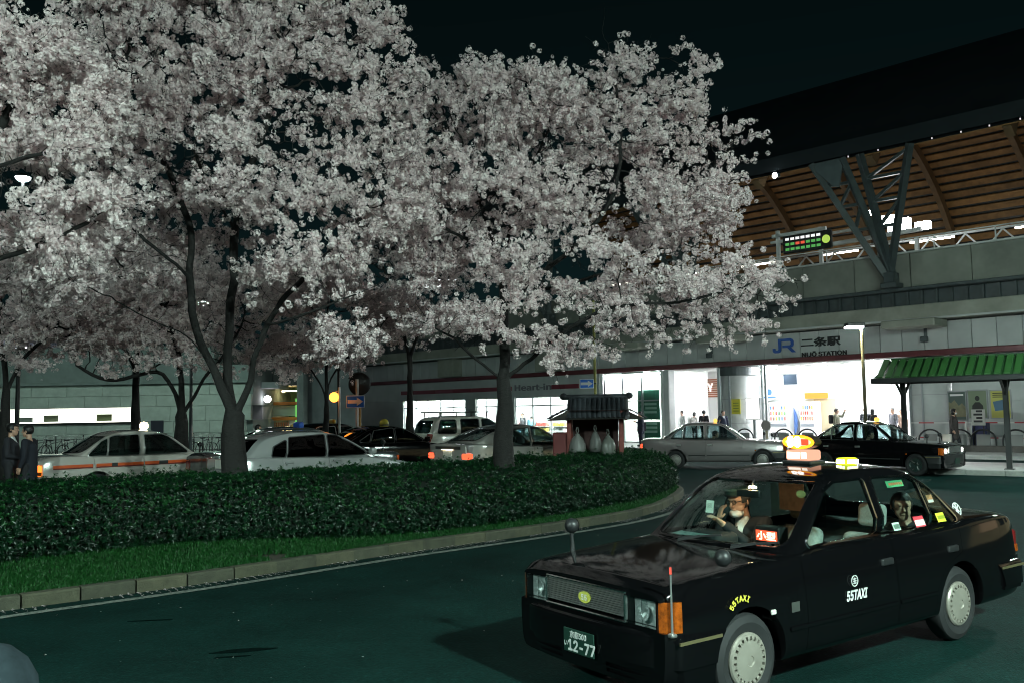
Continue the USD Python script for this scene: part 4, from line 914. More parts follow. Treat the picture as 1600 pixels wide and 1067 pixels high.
def build_shell(c, T, P, glass_m, doors, win_trim=True, seams=True):
    """body, hood, boot lid, doors, roof with pillars, glass. P: paint. doors: {side polygons}"""
    body = lower_body(c); cav = lower_body(c, .035, 30)
    arches = Manifold.batch_boolean([ycyl(s, c['wr'] + .005, c['wr'] + c.get('gap', .045), .50 * o if o > 0 else -1.2, 1.2 if o > 0 else -.50) for s in c['axles'] for o in (1, -1)], OP.Add)
    arch_keep = Manifold.batch_boolean([ycyl(s, c['wr'] + .005, c['wr'] + c.get('gap', .045) + .03, .47 * o if o > 0 else -1.2, 1.2 if o > 0 else -.47) for s in c['axles'] for o in (1, -1)], OP.Add)
    cabin_top = mbox(-(c['g1'] - .28), -(c['g0'] + .22), -.68, .68, c['zb'] - .12, c['zb'] + .3)
    cav = cav ^ mbox(-(c['g1'] + .05), -(c['g0'] - .25), -1, 1, .1, 2)
    shell = (body - (cav - arch_keep)) - arches - cabin_top
    cuts = c.get('cuts')
    if cuts is not None: shell = shell - cuts
    pieces = {}
    for nm, (poly, ybnd) in doors.items():
        for o in (1, -1):
            pr_ = sz_prism(poly, .52 if o > 0 else -1.2, 1.2 if o > 0 else -.52)
            d = shell ^ sz_prism(grown(poly, -.004), .52 if o > 0 else -1.2, 1.2 if o > 0 else -.52)
            pieces.setdefault(nm, []).append(d); shell = shell - pr_
    lids = c.get('lids', {})
    lid_m = {}
    for nm, (poly, z0) in lids.items():      # polygon in (s, y), seen from above
        pr_ = manif(prism([(-a, b) for a, b in poly], z0, 2.0)); lid_m[nm] = shell ^ manif(prism([(-a, b) for a, b in grown(poly, -.004)], z0 + .002, 2.0)); shell = shell - pr_
    part(T, 'body', shell, P, smooth=SM)
    D = {}
    for nm, l in pieces.items():
        for k, d in enumerate(l): D[nm, k] = part(T, nm, d, P, smooth=SM)
    for nm, m in lid_m.items(): D[nm] = part(T, nm, m, P, smooth=SM)
    # greenhouse
    go, gi = greenhouse(c), greenhouse(c, .03)
    wins = []
    for poly in c['side_windows']: wins += [('side_window', sz_prism(poly, .3, 1.2), sz_prism(grown(poly, .012), .3, 1.2), sz_prism(grown(poly, .02), .3, 1.2)), ('side_window', sz_prism(poly, -1.2, -.3), sz_prism(grown(poly, .012), -1.2, -.3), sz_prism(grown(poly, .02), -1.2, -.3))]
    if 'windscreen' in c: poly, a, b = c['windscreen']; wins.append(('windscreen', yz_prism(poly, a, b), yz_prism(grown(poly, .012), a, b), yz_prism(grown(poly, .016), a, b)))
    if 'rear_screen' in c: poly, a, b = c['rear_screen']; wins.append(('rear_window', yz_prism(poly, a, b), yz_prism(grown(poly, .012), a, b), yz_prism(grown(poly, .016), a, b)))
    gsh = go - gi
    gsh = gsh - mbox(-9, 9, -2, 2, -1, c['zb'] - .05)
    gsh = gsh - Manifold.batch_boolean([w[1] for w in wins], OP.Add)
    part(T, 'roof', gsh, P if c.get('roof_paint') is None else c['roof_paint'], smooth=SM)
    lay = greenhouse(c, .008) - greenhouse(c, .013); ring = greenhouse(c, -.004) - greenhouse(c, .006)
    for nm, w, wg, wt in wins:
        part(T, nm, lay ^ wg, glass_m, smooth=SM)
        if win_trim: part(T, 'window_trim', ring ^ (wt - w), c.get('trim', chrome) if nm == 'side_window' else P_black, smooth=SM)
    # floor and cabin base
    part(T, 'underbody', join(box(-(c['s1'] - .1), -(c['s0'] + .1), -.55, .55, c['B'] + .01, c['B'] + .06)), under)
    return D
def seat(T, s, y, col, back=.62, head=True, w=.48, z0=.30):
    S = part(T, 'seat', join(VF(rbox(-.26, .26, -w / 2, w / 2, 0, .16, .06)), xf(VF(rbox(-.07, .07, -w / 2, w / 2, .08, back, .06)), ry=-.25, loc=(-.24, 0, .05))), col, smooth=40)
    stage_move = UsdGeom.Xformable(stage.GetPrimAtPath(S)); stage_move.AddTranslateOp().Set(Gf.Vec3d(-s, y, z0))
    if head: part(S, 'headrest', xf(VF(rbox(-.045, .045, -.13, .13, 0, .2, .045)), ry=-.18, loc=(-.42, 0, back + .09)), col, smooth=40)
    return S
def steering(T, s, y, z):
    ang = np.linspace(0, 2 * np.pi, 25); p = np.stack([0 * ang, .18 * np.cos(ang), .18 * np.sin(ang)], 1)
    part(T, 'steering_wheel', xf(join(tube(p, .014, 6, caps=False), box(-.01, .01, -.17, .17, -.015, .015), VF(rbox(-.02, .02, -.06, .06, -.05, .05, .015))), ry=.35, loc=(-s, y, z)), trim_b, smooth=40)

# ---- the boxy saloon used as a taxi (four of them stand in the picture)
def saloon_spec():
    c = dict(s0=.055, s1=4.76, B=.235, wr=.315, axles=(.83, 3.615), g0=1.22, g1=4.16, zb=.985, k=.40, bow=.10, gap=.05)
    c['W'] = Tab((.05, .775), (.14, .812), (.4, .832), (1.0, .845), (2.3, .8475), (3.6, .845), (4.3, .832), (4.62, .805), (4.77, .77))
    c['T'] = Tab((.05, .825), (.12, .868), (.3, .892), (.8, .922), (1.2, .945), (1.5, .96), (2.4, .97), (3.6, .99), (4.0, 1.015), (4.3, 1.02), (4.62, 1.0), (4.77, .93))
    c['Y'] = Tab((1.22, .70), (1.65, .765), (2.4, .785), (3.3, .78), (3.9, .74), (4.16, .69))
    c['Z'] = Tab((1.12, .92), (1.27, .98), (1.93, 1.425), (2.10, 1.485), (2.35, 1.53), (2.7, 1.552), (3.05, 1.54), (3.28, 1.50), (3.44, 1.43), (4.06, 1.05), (4.2, .97))
    c['side_windows'] = [rnd([(1.56, 1.0), (2.56, .995), (2.56, 1.435), (2.16, 1.43), (2.02, 1.375)], .03), rnd([(2.68, .995), (3.36, 1.0), (3.31, 1.39), (3.20, 1.425), (2.68, 1.435)], .025), rnd([(3.395, 1.003), (3.80, 1.01), (3.49, 1.31), (3.35, 1.375)], .02)]
    c['windscreen'] = (rnd([(-.665, 1.0), (.665, 1.0), (.535, 1.43), (-.535, 1.43)], .06), 1.1, 2.25)
    c['rear_screen'] = (rnd([(-.62, 1.09), (.62, 1.09), (.52, 1.41), (-.52, 1.41)], .06), 3.2, 4.25)
    c['lids'] = dict(bonnet=([(.16, -.69), (.16, .69), (1.22, .70), (1.22, -.70)], .72), boot_lid=([(4.15, -.66), (4.15, .66), (5.0, .66), (5.0, -.66)], .84))
    # openings for the grille and the lamps
    c['cuts'] = Manifold.batch_boolean([mbox(-.13, .2, -.425, .425, .63, .815), mbox(-.14, .2, .44, .70, .62, .80), mbox(-.14, .2, -.70, -.44, .62, .80), mbox(-.185, .2, .71, .95, .605, .80), mbox(-.185, .2, -.95, -.71, .605, .80),
        mbox(-5.0, -4.69, .52, .95, .62, .86), mbox(-5.0, -4.69, -.95, -.52, .62, .86)], OP.Add)
    return c
DOORS = dict(front_door=([(1.44, .29), (2.62, .29), (2.62, 1.1), (1.44, 1.1)], None), rear_door=([(2.63, .29), (3.17, .29), (3.21, .50), (3.36, .66), (3.66, .76), (3.70, 1.1), (2.63, 1.1)], None))
hub_shaded = mat('hubcap_shaded', (.20, .195, .18), .45, metal=.3)  # shade on the other taxis' wheels put into a darker hubcap colour
def taxi(label, loc, rz, P, fine=False, group=None, glass_m=None, hubs='cap', tail_lit=False, head_lit=False, mould=True, lamp=None, trim=None, name='taxi', hub_mat=None):
    T = thing(name, label, 'taxi', group, loc, rz)
    c = saloon_spec(); c['trim'] = trim or chrome_d
    G = glass_m or pane('car_glass', (.62, .70, .68))
    D = build_shell(c, T, P, G, DOORS)
    # bumpers: rounded in plan, with an intake and a lower lip
    def bumper(front):
        rows = []
        for z, ins in ((.225, .05), (.24, .03), (.30, .02), (.37, .012), (.375, .0), (.56, .0), (.585, .012), (.60, .04)):
            a = np.linspace(-1, 1, 41); y = a * (.845 - ins); e = .13 * np.abs(a) ** 5 + .02 * a * a
            fr = np.column_stack([ins + e, y]); ring = np.vstack([fr, [[.62, .845 - ins], [.62, -(.845 - ins)]]]); rows.append(np.column_stack([-ring[:, 0], ring[:, 1], np.full(len(ring), z)]))
        m = loft(rows); m = m - mbox(-2, -.10, -.775, .775, 0, 1)
        m = m - Manifold.batch_boolean([ycyl(.83, .32, .365, -1.2, 1.2)], OP.Add)
        if front:
            for y0, y1 in ((-.62, -.24), (.24, .62)):
                for z0 in (.265, .305): m = m - mbox(-.06, .1, y0, y1, z0, z0 + .028)
        else:
            m = (m ^ mbox(-2, 2, -2, 2, .34, 2)).mirror((1, 0, 0)).translate((-4.83, 0, 0))
        return m
    fb = part(T, 'front_bumper', bumper(True), P if fine else trim_b, smooth=SM)
    rb = part(T, 'rear_bumper', bumper(False), P if fine else trim_b, smooth=SM)
    for B, s in ((fb, .10), (rb, 4.29)):
        for o in (1, -1): part(B, 'bumper_strip', box(-s - .42, -s - .02, o * .846 - .004, o * .846 + .006, .535, .555), mat('strip_brass', (.45, .38, .20), .25, metal=.8))
    # grille
    gr_ = part(T, 'grille', join(box(-.16, -.125, -.43, .43, .62, .825)), trim_b)
    part(gr_, 'grille_frame', join(cbox(-.075, -.035, -.435, .435, .812, .832, .006), cbox(-.065, -.028, -.435, .435, .618, .636, .006), cbox(-.07, -.03, -.437, -.418, .637, .811, .005), cbox(-.07, -.03, .418, .437, .637, .811, .005)), chrome)
    for i in range(11): part(gr_, 'grille_bar', xf(cbox(-.085, -.052, -.416, .416, -.0035, .0035, .0015), ry=.2, loc=(0, 0, .647 + i * .0152)), chrome_d)
    for o in (1, -1):
        y0, y1 = sorted((.445 * o, .695 * o)); h = part(T, 'headlight', cbox(-.15, -.11, y0, y1, .622, .80, .004), lens_clear)
        part(h, 'reflector', xf(lathe([(.058, .045), (.045, .02), (.015, .0)], 18, caps=False), ry=math.pi / 2, loc=(-.108, .57 * o, .71)), glow('headlight_glow', (1, .96, .85), 70.0) if head_lit else lens_clear)
        part(h, 'lens', cbox(-.058, -.05, y0, y1, .622, .80, .003), lens_glass)
        part(h, 'lamp_divider', join(box(-.1, -.062, .565 * o - .003, .565 * o + .003, .63, .79), box(-.1, -.06, y0, y1, .618, .6215)), chrome)
        y0, y1 = .712, .80
        cl = prism([(-.068, .712), (-.085, .76), (-.12, .803), (-.18, .815), (-.18, .79), (-.12, .755)], .605, .80)
        part(T, 'corner_lamp', (cl[0] * [1, o, 1], cl[1] if o > 0 else cl[1][:, ::-1]), lens_amber, smooth=30)
        t0, t1 = sorted((.53 * o, .772 * o)); tl = part(T, 'tail_lamp', cbox(-4.762, -4.695, t0, t1, .63, .85, .02), tail_lit or lens_red); part(tl, 'tail_indicator', cbox(-4.764, -4.70, *sorted((.70 * o, .778 * o)), .64, .72, .01), lens_amber)
        part(T, 'side_marker', cbox(-1.08, -1.03, *sorted((.838 * o, .856 * o)), .60, .635, .006), lens_amber if not fine else mat('marker_white', (.6, .6, .55), .3))
    part(T, 'number_plate', cbox(.012, .022, -.165, .165, .335, .50, .004), mat('plate_green', (.006, .032, .022), .5)); part(T, 'number_plate', cbox(-4.845, -4.835, -.165, .165, .42, .585, .004), mat('plate_green', (.006, .032, .022), .5))
    # side trim, handles
    for o in (1, -1):
        if mould: part(T, 'side_moulding', join(cbox(-2.60, -1.24, *sorted((.8475 * o - .004 * o, .857 * o)), .455, .485, .004), cbox(-3.19, -2.65, *sorted((.8475 * o - .004 * o, .857 * o)), .455, .485, .004)), P if fine else trim_b)
        for k, s in enumerate((2.50, 3.50)):
            d = D[('front_door', 'rear_door')[k], 0 if o > 0 else 1]; part(d, 'door_handle', VF(rbox(-s - .08, -s + .08, *sorted((.812 * o, .846 * o)), .775, .83, .012)), chrome_d if not fine else trim_b, smooth=40)
        # fender mirrors on stalks
        mx, my = -(.72 if o > 0 else .52), .70; dz = .11 if fine and o > 0 else 0
        M_ = part(T, 'fender_mirror', xf(join(lathe([(.03, -.03), (.054, -.022), (.062, .0), (.056, .03), (.036, .05), (.001, .06)], 20)), ry=math.pi / 2, loc=(mx, my * o, 1.12 - dz)), trim_b, smooth=50)
        part(M_, 'mirror_stalk', join(tube([(mx, my * o, .87), (mx, my * o, .98 - dz), (mx + .01, my * o, 1.06 - dz)], [.026, .016, .014], 10), VF(rbox(mx - .07, mx + .07, my * o - .03, my * o + .03, .87, .91, .015))), trim_b, smooth=40)
        part(M_, 'mirror_glass', xf(cyl(.05, 0, .004, 20), ry=-math.pi / 2, loc=(mx - .031, my * o, 1.12 - dz)), mat('mirror_glass', (.8, .82, .85), .02, metal=1.0))
    # wipers
    for y in (-.25, .3): part(T, 'wiper', join(bar((-1.27, y, 1.0), (-1.36, y + .38, 1.05), .014), bar((-1.24, y + .02, .985), (-1.31, y + .2, 1.03), .018)), trim_b)
    for s in c['axles']:
        for o in (1, -1): wheel(T, s, .80 * o, .315, .188, hubs, hub_mat or (None if fine else hub_shaded))
    # cabin
    sc = mat('seat_grey', (.12, .13, .135), .8, var=.15, scale=30)
    part(T, 'dashboard', join(VF(rbox(-1.85, -1.42, -.68, .68, .70, .93, .06)), VF(rbox(-1.9, -1.62, -.60, -.14, .80, 1.0, .05))), cabin_d, smooth=40); steering(T, 1.98, -.36, .90)
    part(T, 'cabin_floor', box(-3.9, -1.4, -.66, .66, .30, .34), cabin_d); part(T, 'parcel_shelf', box(-4.1, -3.55, -.62, .62, .90, .93), cabin_d)
    return T, D, c, sc
P_silver = paint('paint_silver', (.25, .225, .225), .22, metal=.45)
P_white = paint('paint_warm_white', (.42, .39, .36), .15)
P_white2 = paint('paint_white', (.55, .56, .55), .15)
P_grey = paint('paint_grey_beige', (.40, .385, .36), .18, metal=.3)

# ---- the near black taxi
NT_LOC, NT_RZ = (.448, 6.452, 0.0), 3.7656
near_label = 'glossy black taxi in the foreground under a glowing oval roof sign'
T0, D0, c0, sc0 = taxi(near_label, NT_LOC, NT_RZ, P_black, fine=True, trim=chrome, glass_m=pane('near_car_glass', (.80, .88, .86)))

# ---- the other cars of the rank
def rank_lamp(T, s, m, w=.10, z=1.50, L=.12):
    q = part(T, 'roof_lamp', VF(rbox(-s - L / 2, -s + L / 2, -w, w, z + .02, z + .15, .045)), m, smooth=40); part(q, 'lamp_base', cbox(-s - L / 2 - .02, -s + L / 2 + .02, -w - .02, w + .02, z - .02, z + .018, .008), trim_b)
def on_road(x, y): return (x, y, float(ground_z(np.array([x]), np.array([y]))[0]))
def flat_side(T, name, s0, s1, z0, z1, m, y=.849, o=-1):
    return part(T, name, box(-s1, -s0, *sorted((o * (y - .004), o * (y + .003))), z0, z1), m)
dim_glass = pane('dark_car_glass', (.40, .47, .46))
amber_lit = glow('tail_amber_glow', (1, .22, .03), 2.4)
def back_from(cx, cy, h, d): return (cx + math.cos(h) * d, cy + math.sin(h) * d)
h = math.radians(42); x, y = back_from(-8.62, 20.9, h, 2.35)
T1, D1, _, _ = taxi('pale taxi with an orange red stripe along its side and a round lit roof lamp', on_road(x, y), h, P_white, tail_lit=amber_lit, glass_m=dim_glass, mould=False)
st = mat('stripe_orange', (.55, .085, .02), .35); st2 = mat('stripe_dark', (.16, .02, .015), .4)
for nm, s0, s1 in (('body', 3.71, 4.5), ('rear_door', 2.64, 3.64), ('front_door', 1.45, 2.615), ('body', .45, 1.43)):
    par = f'{T1}/{nm}' + ('_001' if nm != 'body' else '')
    flat_side(par, 'side_stripe', s0, s1, .78, .84, st, .840 if s1 > 4 or s0 < 1 else .8485); flat_side(par, 'side_stripe', s0, s1, .755, .778, st2, .842 if s1 > 4 or s0 < 1 else .850)
for s0, s1 in ((3.2, 3.32), (2.1, 2.3)): flat_side(f'{T1}/' + ('rear_door_001' if s0 > 3 else 'front_door_001'), 'stripe_mark', s0, s1, .765, .845, blackm_ if False else trim_b, .8515)
q = part(T1, 'roof_lamp', xf(lathe([(.001, -.10), (.06, -.085), (.098, -.03), (.1, .02), (.075, .075), (.001, .10)], 20), loc=(-2.35, 0, 1.62)), glow('warm_globe_glow', (1, .84, .55), 6.0), smooth=True); part(q, 'lamp_base', xf(cyl(.07, 1.49, 1.535, 16), loc=(-2.35, 0, 0)), trim_b)
# silver taxi at the station side
T2, D2, _, _ = taxi('silver taxi side on before the station, right of the tile-roofed stall', (9.05, 29.7, 0), math.radians(-14), P_silver, tail_lit=red_lit, glass_m=pane('clear_car_glass', (.66, .74, .74)))
rank_lamp(T2, 2.3, glow('rank_amber_glow', (1, .55, .12), 1.6))
# second black taxi at the canopy
T3, D3, _, _ = taxi('black taxi with headlights on, facing right beside the green canopy', (12.5, 25.4, 0), math.radians(-47), P_black, glass_m=pane('clear_car_glass', (.66, .74, .74)), hubs='five', head_lit=True, hub_mat=chrome)
rank_lamp(T3, 2.25, glow('rank_amber_glow', (1, .55, .12), 1.6))
# dark taxis half hidden behind the hatchback
h = math.radians(42); x, y = back_from(-5.0, 21.05, h, 2.35)
T4, D4, _, _ = taxi('dark grey taxi with a blue roof box, mostly hidden behind the left trunk', on_road(x, y), h, paint('paint_dark_grey', (.035, .04, .042), .15), glass_m=dim_glass, tail_lit=mat('lens_red', (.3, .01, .01), .2))
rank_lamp(T4, 2.4, mat('lamp_blue', (.02, .07, .32), .3), .17, 1.50, .13); q = part(T4, 'roof_lamp_end', VF(rbox(-2.47, -2.33, .18, .30, 1.51, 1.60, .03)), mat('lamp_ochre', (.40, .24, .05), .4), smooth=40)
x, y = back_from(-5.65, 28.2, h, 2.35)
T5, D5, _, _ = taxi('black taxi with a yellow roof lamp, only its roof showing beyond the hatchback', on_road(x, y), h, P_black, glass_m=dim_glass)
rank_lamp(T5, 2.4, mat('lamp_yellow', (.50, .42, .04), .4), .14)

def generic(name, label, loc, rz, P, c, doors, glass_m, tail, tail_m, head, plate_z=.8, mirror=(1.35, .98), hubs='five', L=4.4, hubm=None, cat='car'):
    T = thing(name, label, cat, None, loc, rz); c.setdefault('cuts', None); c['trim'] = trim_b
    D = build_shell(c, T, P, glass_m, doors)
    for o in (1, -1):
        for nm, (s0, s1, y0, y1, z0, z1), m in (('tail_lamp', tail, tail_m), ('headlight', head, lens_clear)):
            part(T, nm, VF(rbox(-s1, -s0, *sorted((y0 * o, y1 * o)), z0, z1, .03)), m, smooth=40)
        ms, mz = mirror; q = part(T, 'door_mirror', VF(rbox(-ms - .06, -ms + .07, *sorted((.90 * o, 1.08 * o)), mz, mz + .14, .045)), P, smooth=40); part(q, 'mirror_arm', VF(rbox(-ms - .03, -ms + .03, *sorted((.78 * o, .93 * o)), mz, mz + .05, .015)), trim_b)
        for k in doors:
            poly = doors[k][0]; s = max(p[0] for p in poly) - .16; zz = .82 + .05; part(D[k, 0 if o > 0 else 1], 'door_handle', VF(rbox(-s - .09, -s + .09, *sorted((float(c['W'](s)) * .955 * o, (float(c['W'](s)) * .955 + .045) * o)), zz, zz + .04, .012)), P)
        for s in c['axles']: wheel(T, s, (float(c['W'](s)) - .05) * o, c['wr'], c['wr'] - .10, hubs, hubm)
    part(T, 'front_grille', box(-.12, -.05, -.4, .4, .45, .6), trim_b); part(T, 'number_plate', box(-L - .012, -L + .03, -.165, .165, plate_z, plate_z + .165), mat('plate_white', (.6, .6, .55), .5))
    seat(T, 1.95, -.37, sc0, .60); seat(T, 1.95, .37, sc0, .60); part(T, 'rear_seat', VF(rbox(-3.1, -2.75, -.6, .6, .35, .95, .1)), sc0, smooth=40)
    part(T, 'dashboard', VF(rbox(-1.5, -1.1, -.66, .66, .7, .92, .06)), cabin_d, smooth=40); steering(T, 1.5, -.37, .92); part(T, 'cabin_floor', box(-3.3, -1.1, -.6, .6, .30, .34), cabin_d)
    return T, D
# silver hatchback
def hatch_spec():
    c = dict(s0=.06, s1=4.22, B=.22, wr=.315, axles=(.85, 3.5), g0=.88, g1=4.16, zb=.95, k=.33, bow=.16, gap=.045, shoulder=.52)
    c['W'] = Tab((.06, .55), (.15, .72), (.4, .82), (1.0, .855), (3.2, .86), (3.8, .83), (4.1, .74), (4.22, .62)); c['T'] = Tab((.06, .60), (.2, .72), (.8, .85), (1.2, .91), (2.2, .95), (3.4, .99), (4.0, 1.0), (4.22, .96))
    c['Y'] = Tab((.88, .66), (1.4, .77), (2.2, .80), (3.2, .79), (3.8, .72), (4.16, .62)); c['Z'] = Tab((.8, .88), (.95, .95), (1.5, 1.26), (1.95, 1.435), (2.4, 1.495), (2.9, 1.50), (3.4, 1.45), (3.75, 1.35), (4.05, 1.08), (4.16, .98))
    c['side_windows'] = [rnd([(1.30, .985), (2.22, .975), (2.22, 1.40), (2.02, 1.385), (1.66, 1.20)], .03), rnd([(2.29, .975), (3.12, .985), (3.06, 1.37), (2.29, 1.405)], .03), rnd([(3.17, .995), (3.45, 1.02), (3.40, 1.20), (3.12, 1.33)], .025)]
    c['windscreen'] = (rnd([(-.62, 1.0), (.62, 1.0), (.52, 1.37), (-.52, 1.37)], .06), .9, 2.1); c['rear_screen'] = (rnd([(-.55, 1.05), (.55, 1.05), (.48, 1.34), (-.48, 1.34)], .06), 3.5, 4.3)
    c['lids'] = dict(bonnet=([(.3, -.6), (.3, .6), (1.0, .62), (1.0, -.62)], .68)); return c
HD = dict(front_door=([(1.22, .28), (2.25, .28), (2.25, 1.1), (1.22, 1.1)], None), rear_door=([(2.26, .28), (3.02, .28), (3.10, .55), (3.25, .72), (3.3, 1.1), (2.26, 1.1)], None))
h = math.radians(40)
x, y = back_from(-4.15, 18.95, h, 2.1)
generic('hatchback', 'silver grey hatchback with dark windows behind the hedge, right of the forked trunk', on_road(x, y), h, paint('paint_light_silver', (.36, .37, .37), .2, metal=.35), hatch_spec(), HD, pane('tinted_glass', (.14, .16, .16)), (4.02, 4.2, .5, .72, .75, 1.0), lens_red, (.1, .42, .5, .76, .58, .74), L=4.22)
# the liftback with lit tail lamps
def lift_spec():
    c = dict(s0=.06, s1=4.42, B=.21, wr=.31, axles=(.92, 3.62), g0=.86, g1=4.36, zb=.93, k=.34, bow=.15, gap=.045, shoulder=.52)
    c['W'] = Tab((.06, .52), (.15, .70), (.4, .81), (1.0, .85), (3.4, .86), (4.0, .84), (4.3, .78), (4.42, .70)); c['T'] = Tab((.06, .60), (.2, .70), (.8, .83), (1.2, .89), (2.2, .93), (3.4, .99), (4.1, 1.05), (4.42, 1.03))
    c['Y'] = Tab((.86, .64), (1.4, .77), (2.2, .80), (3.2, .78), (3.9, .70), (4.36, .64)); c['Z'] = Tab((.8, .86), (.92, .93), (1.5, 1.25), (1.95, 1.43), (2.3, 1.487), (2.6, 1.49), (3.1, 1.43), (3.7, 1.28), (4.2, 1.10), (4.36, 1.06))
    c['side_windows'] = [rnd([(1.28, .97), (2.30, .96), (2.30, 1.40), (2.05, 1.385), (1.66, 1.18)], .03), rnd([(2.37, .96), (3.12, .985), (3.00, 1.33), (2.37, 1.40)], .03), rnd([(3.17, 1.0), (3.52, 1.05), (3.1, 1.29)], .02)]
    c['windscreen'] = (rnd([(-.60, 1.0), (.60, 1.0), (.52, 1.37), (-.52, 1.37)], .06), .9, 2.1); c['rear_screen'] = (rnd([(-.52, 1.14), (.52, 1.14), (.50, 1.37), (-.50, 1.37)], .05), 3.0, 4.4)
    c['lids'] = dict(bonnet=([(.3, -.58), (.3, .58), (1.0, .62), (1.0, -.62)], .66)); return c
LD = dict(front_door=([(1.2, .28), (2.33, .28), (2.33, 1.1), (1.2, 1.1)], None), rear_door=([(2.34, .28), (3.10, .28), (3.18, .55), (3.34, .74), (3.36, 1.1), (2.34, 1.1)], None))
h = math.radians(42); x, y = back_from(.05, 23.0, h, 2.22)
TL, DL = generic('liftback', 'grey liftback with glowing red tail lamps, behind the straight trunk and the stall', on_road(x, y), h, P_grey, lift_spec(), LD, pane('clear_car_glass', (.66, .74, .74)), (4.2, 4.44, .54, .77, .70, .84), red_lit, (.1, .42, .5, .74, .56, .72), .74, L=4.42)
part(TL, 'tail_window', box(-4.425, -4.40, -.48, .48, .93, 1.0), trim_b); part(TL, 'plate_lamp', box(-4.45, -4.44, -.2, .2, .915, .925), glow('plate_lamp_glow', (1, .8, .5), 14.0))
for o in (1, -1): part(TL, 'tail_lens', VF(rbox(-4.40, -4.22, *sorted((.56 * o, .76 * o)), .85, 1.04, .03)), mat('lens_smoke', (.35, .33, .33), .15, metal=.4), smooth=40)
# black saloon with a yellow roof lamp
def sedan_spec():
    c = dict(s0=.06, s1=4.75, B=.22, wr=.33, axles=(.95, 3.72), g0=1.08, g1=4.25, zb=.95, k=.36, bow=.15, gap=.045, shoulder=.54)
    c['W'] = Tab((.06, .58), (.2, .76), (.5, .86), (1.2, .90), (3.6, .90), (4.3, .86), (4.75, .70)); c['T'] = Tab((.06, .62), (.25, .74), (.9, .86), (1.3, .91), (2.4, .95), (3.6, .98), (4.2, 1.02), (4.75, .97))
    c['Y'] = Tab((1.08, .68), (1.6, .79), (2.5, .82), (3.4, .79), (4.25, .66)); c['Z'] = Tab((1.0, .88), (1.15, .95), (1.8, 1.28), (2.2, 1.42), (2.6, 1.465), (3.0, 1.46), (3.4, 1.39), (3.9, 1.18), (4.25, 1.0))
    c['side_windows'] = [rnd([(1.55, .985), (2.5, .975), (2.5, 1.385), (2.25, 1.37), (1.85, 1.18)], .03), rnd([(2.57, .975), (3.35, .99), (3.2, 1.32), (2.57, 1.385)], .03), rnd([(3.40, 1.0), (3.72, 1.03), (3.3, 1.26)], .02)]
    c['windscreen'] = (rnd([(-.63, 1.0), (.63, 1.0), (.54, 1.36), (-.54, 1.36)], .06), 1.1, 2.3); c['rear_screen'] = (rnd([(-.58, 1.06), (.58, 1.06), (.52, 1.34), (-.52, 1.34)], .06), 3.2, 4.4)
    c['lids'] = dict(bonnet=([(.35, -.64), (.35, .64), (1.2, .66), (1.2, -.66)], .68)); return c
SD = dict(front_door=([(1.42, .28), (2.53, .28), (2.53, 1.1), (1.42, 1.1)], None), rear_door=([(2.54, .28), (3.22, .28), (3.30, .58), (3.48, .78), (3.55, 1.1), (2.54, 1.1)], None))
h = math.radians(40); x, y = back_from(-3.75, 26.4, h, 2.38)
TS, DS = generic('saloon_taxi', 'sleek black saloon with a yellow domed roof lamp, left of the tail-lit liftback', on_road(x, y), h, P_black, sedan_spec(), SD, pane('dark_car_glass', (.40, .47, .46)), (4.55, 4.74, .5, .74, .78, .94), lens_red, (.12, .45, .5, .78, .58, .74), .8, L=4.75, mirror=(1.6, .98), cat='taxi')
q = part(TS, 'roof_lamp', xf(lathe([(.13, 0), (.135, .05), (.11, .11), (.06, .15), (.001, .16)], 20), loc=(-2.45, 0, 1.49)), mat('lamp_yellow', (.50, .42, .04), .4), smooth=50); part(q, 'lamp_base', xf(cyl(.15, 1.465, 1.488, 18), loc=(-2.45, 0, 0)), trim_b)
# the estate with a roof rack
def wagon_spec():
    c = dict(s0=.06, s1=4.35, B=.28, wr=.34, axles=(.85, 3.45), g0=1.02, g1=4.32, zb=1.05, k=.22, bow=.1, gap=.05, shoulder=.6)
    c['W'] = Tab((.06, .64), (.2, .78), (.6, .85), (3.8, .86), (4.2, .82), (4.35, .78)); c['T'] = Tab((.06, .72), (.25, .86), (.9, .97), (1.3, 1.02), (2.4, 1.05), (4.0, 1.07), (4.35, 1.05))
    c['Y'] = Tab((1.02, .72), (1.5, .80), (2.5, .82), (3.8, .80), (4.32, .76)); c['Z'] = Tab((.95, .98), (1.1, 1.06), (1.65, 1.45), (1.95, 1.60), (2.3, 1.66), (3.2, 1.68), (3.95, 1.64), (4.12, 1.55), (4.32, 1.08))
    c['side_windows'] = [rnd([(1.48, 1.12), (2.30, 1.08), (2.30, 1.56), (2.02, 1.55), (1.78, 1.40)], .05), rnd([(2.42, 1.08), (3.12, 1.08), (3.12, 1.56), (2.42, 1.56)], .05), rnd([(3.30, 1.09), (4.02, 1.11), (3.88, 1.54), (3.30, 1.55)], .06)]
    c['windscreen'] = (rnd([(-.66, 1.1), (.66, 1.1), (.58, 1.54), (-.58, 1.54)], .06), 1.0, 2.1); c['rear_screen'] = (rnd([(-.60, 1.12), (.60, 1.12), (.56, 1.52), (-.56, 1.52)], .08), 3.9, 4.5)
    c['lids'] = dict(bonnet=([(.3, -.64), (.3, .64), (1.1, .66), (1.1, -.66)], .8)); return c
WD = dict(front_door=([(1.36, .36), (2.35, .36), (2.35, 1.2), (1.36, 1.2)], None), rear_door=([(2.36, .36), (2.98, .36), (3.05, .6), (3.2, .78), (3.22, 1.2), (2.36, 1.2)], None))
h = math.radians(32); x, y = back_from(-1.35, 31.6, h, 2.15)
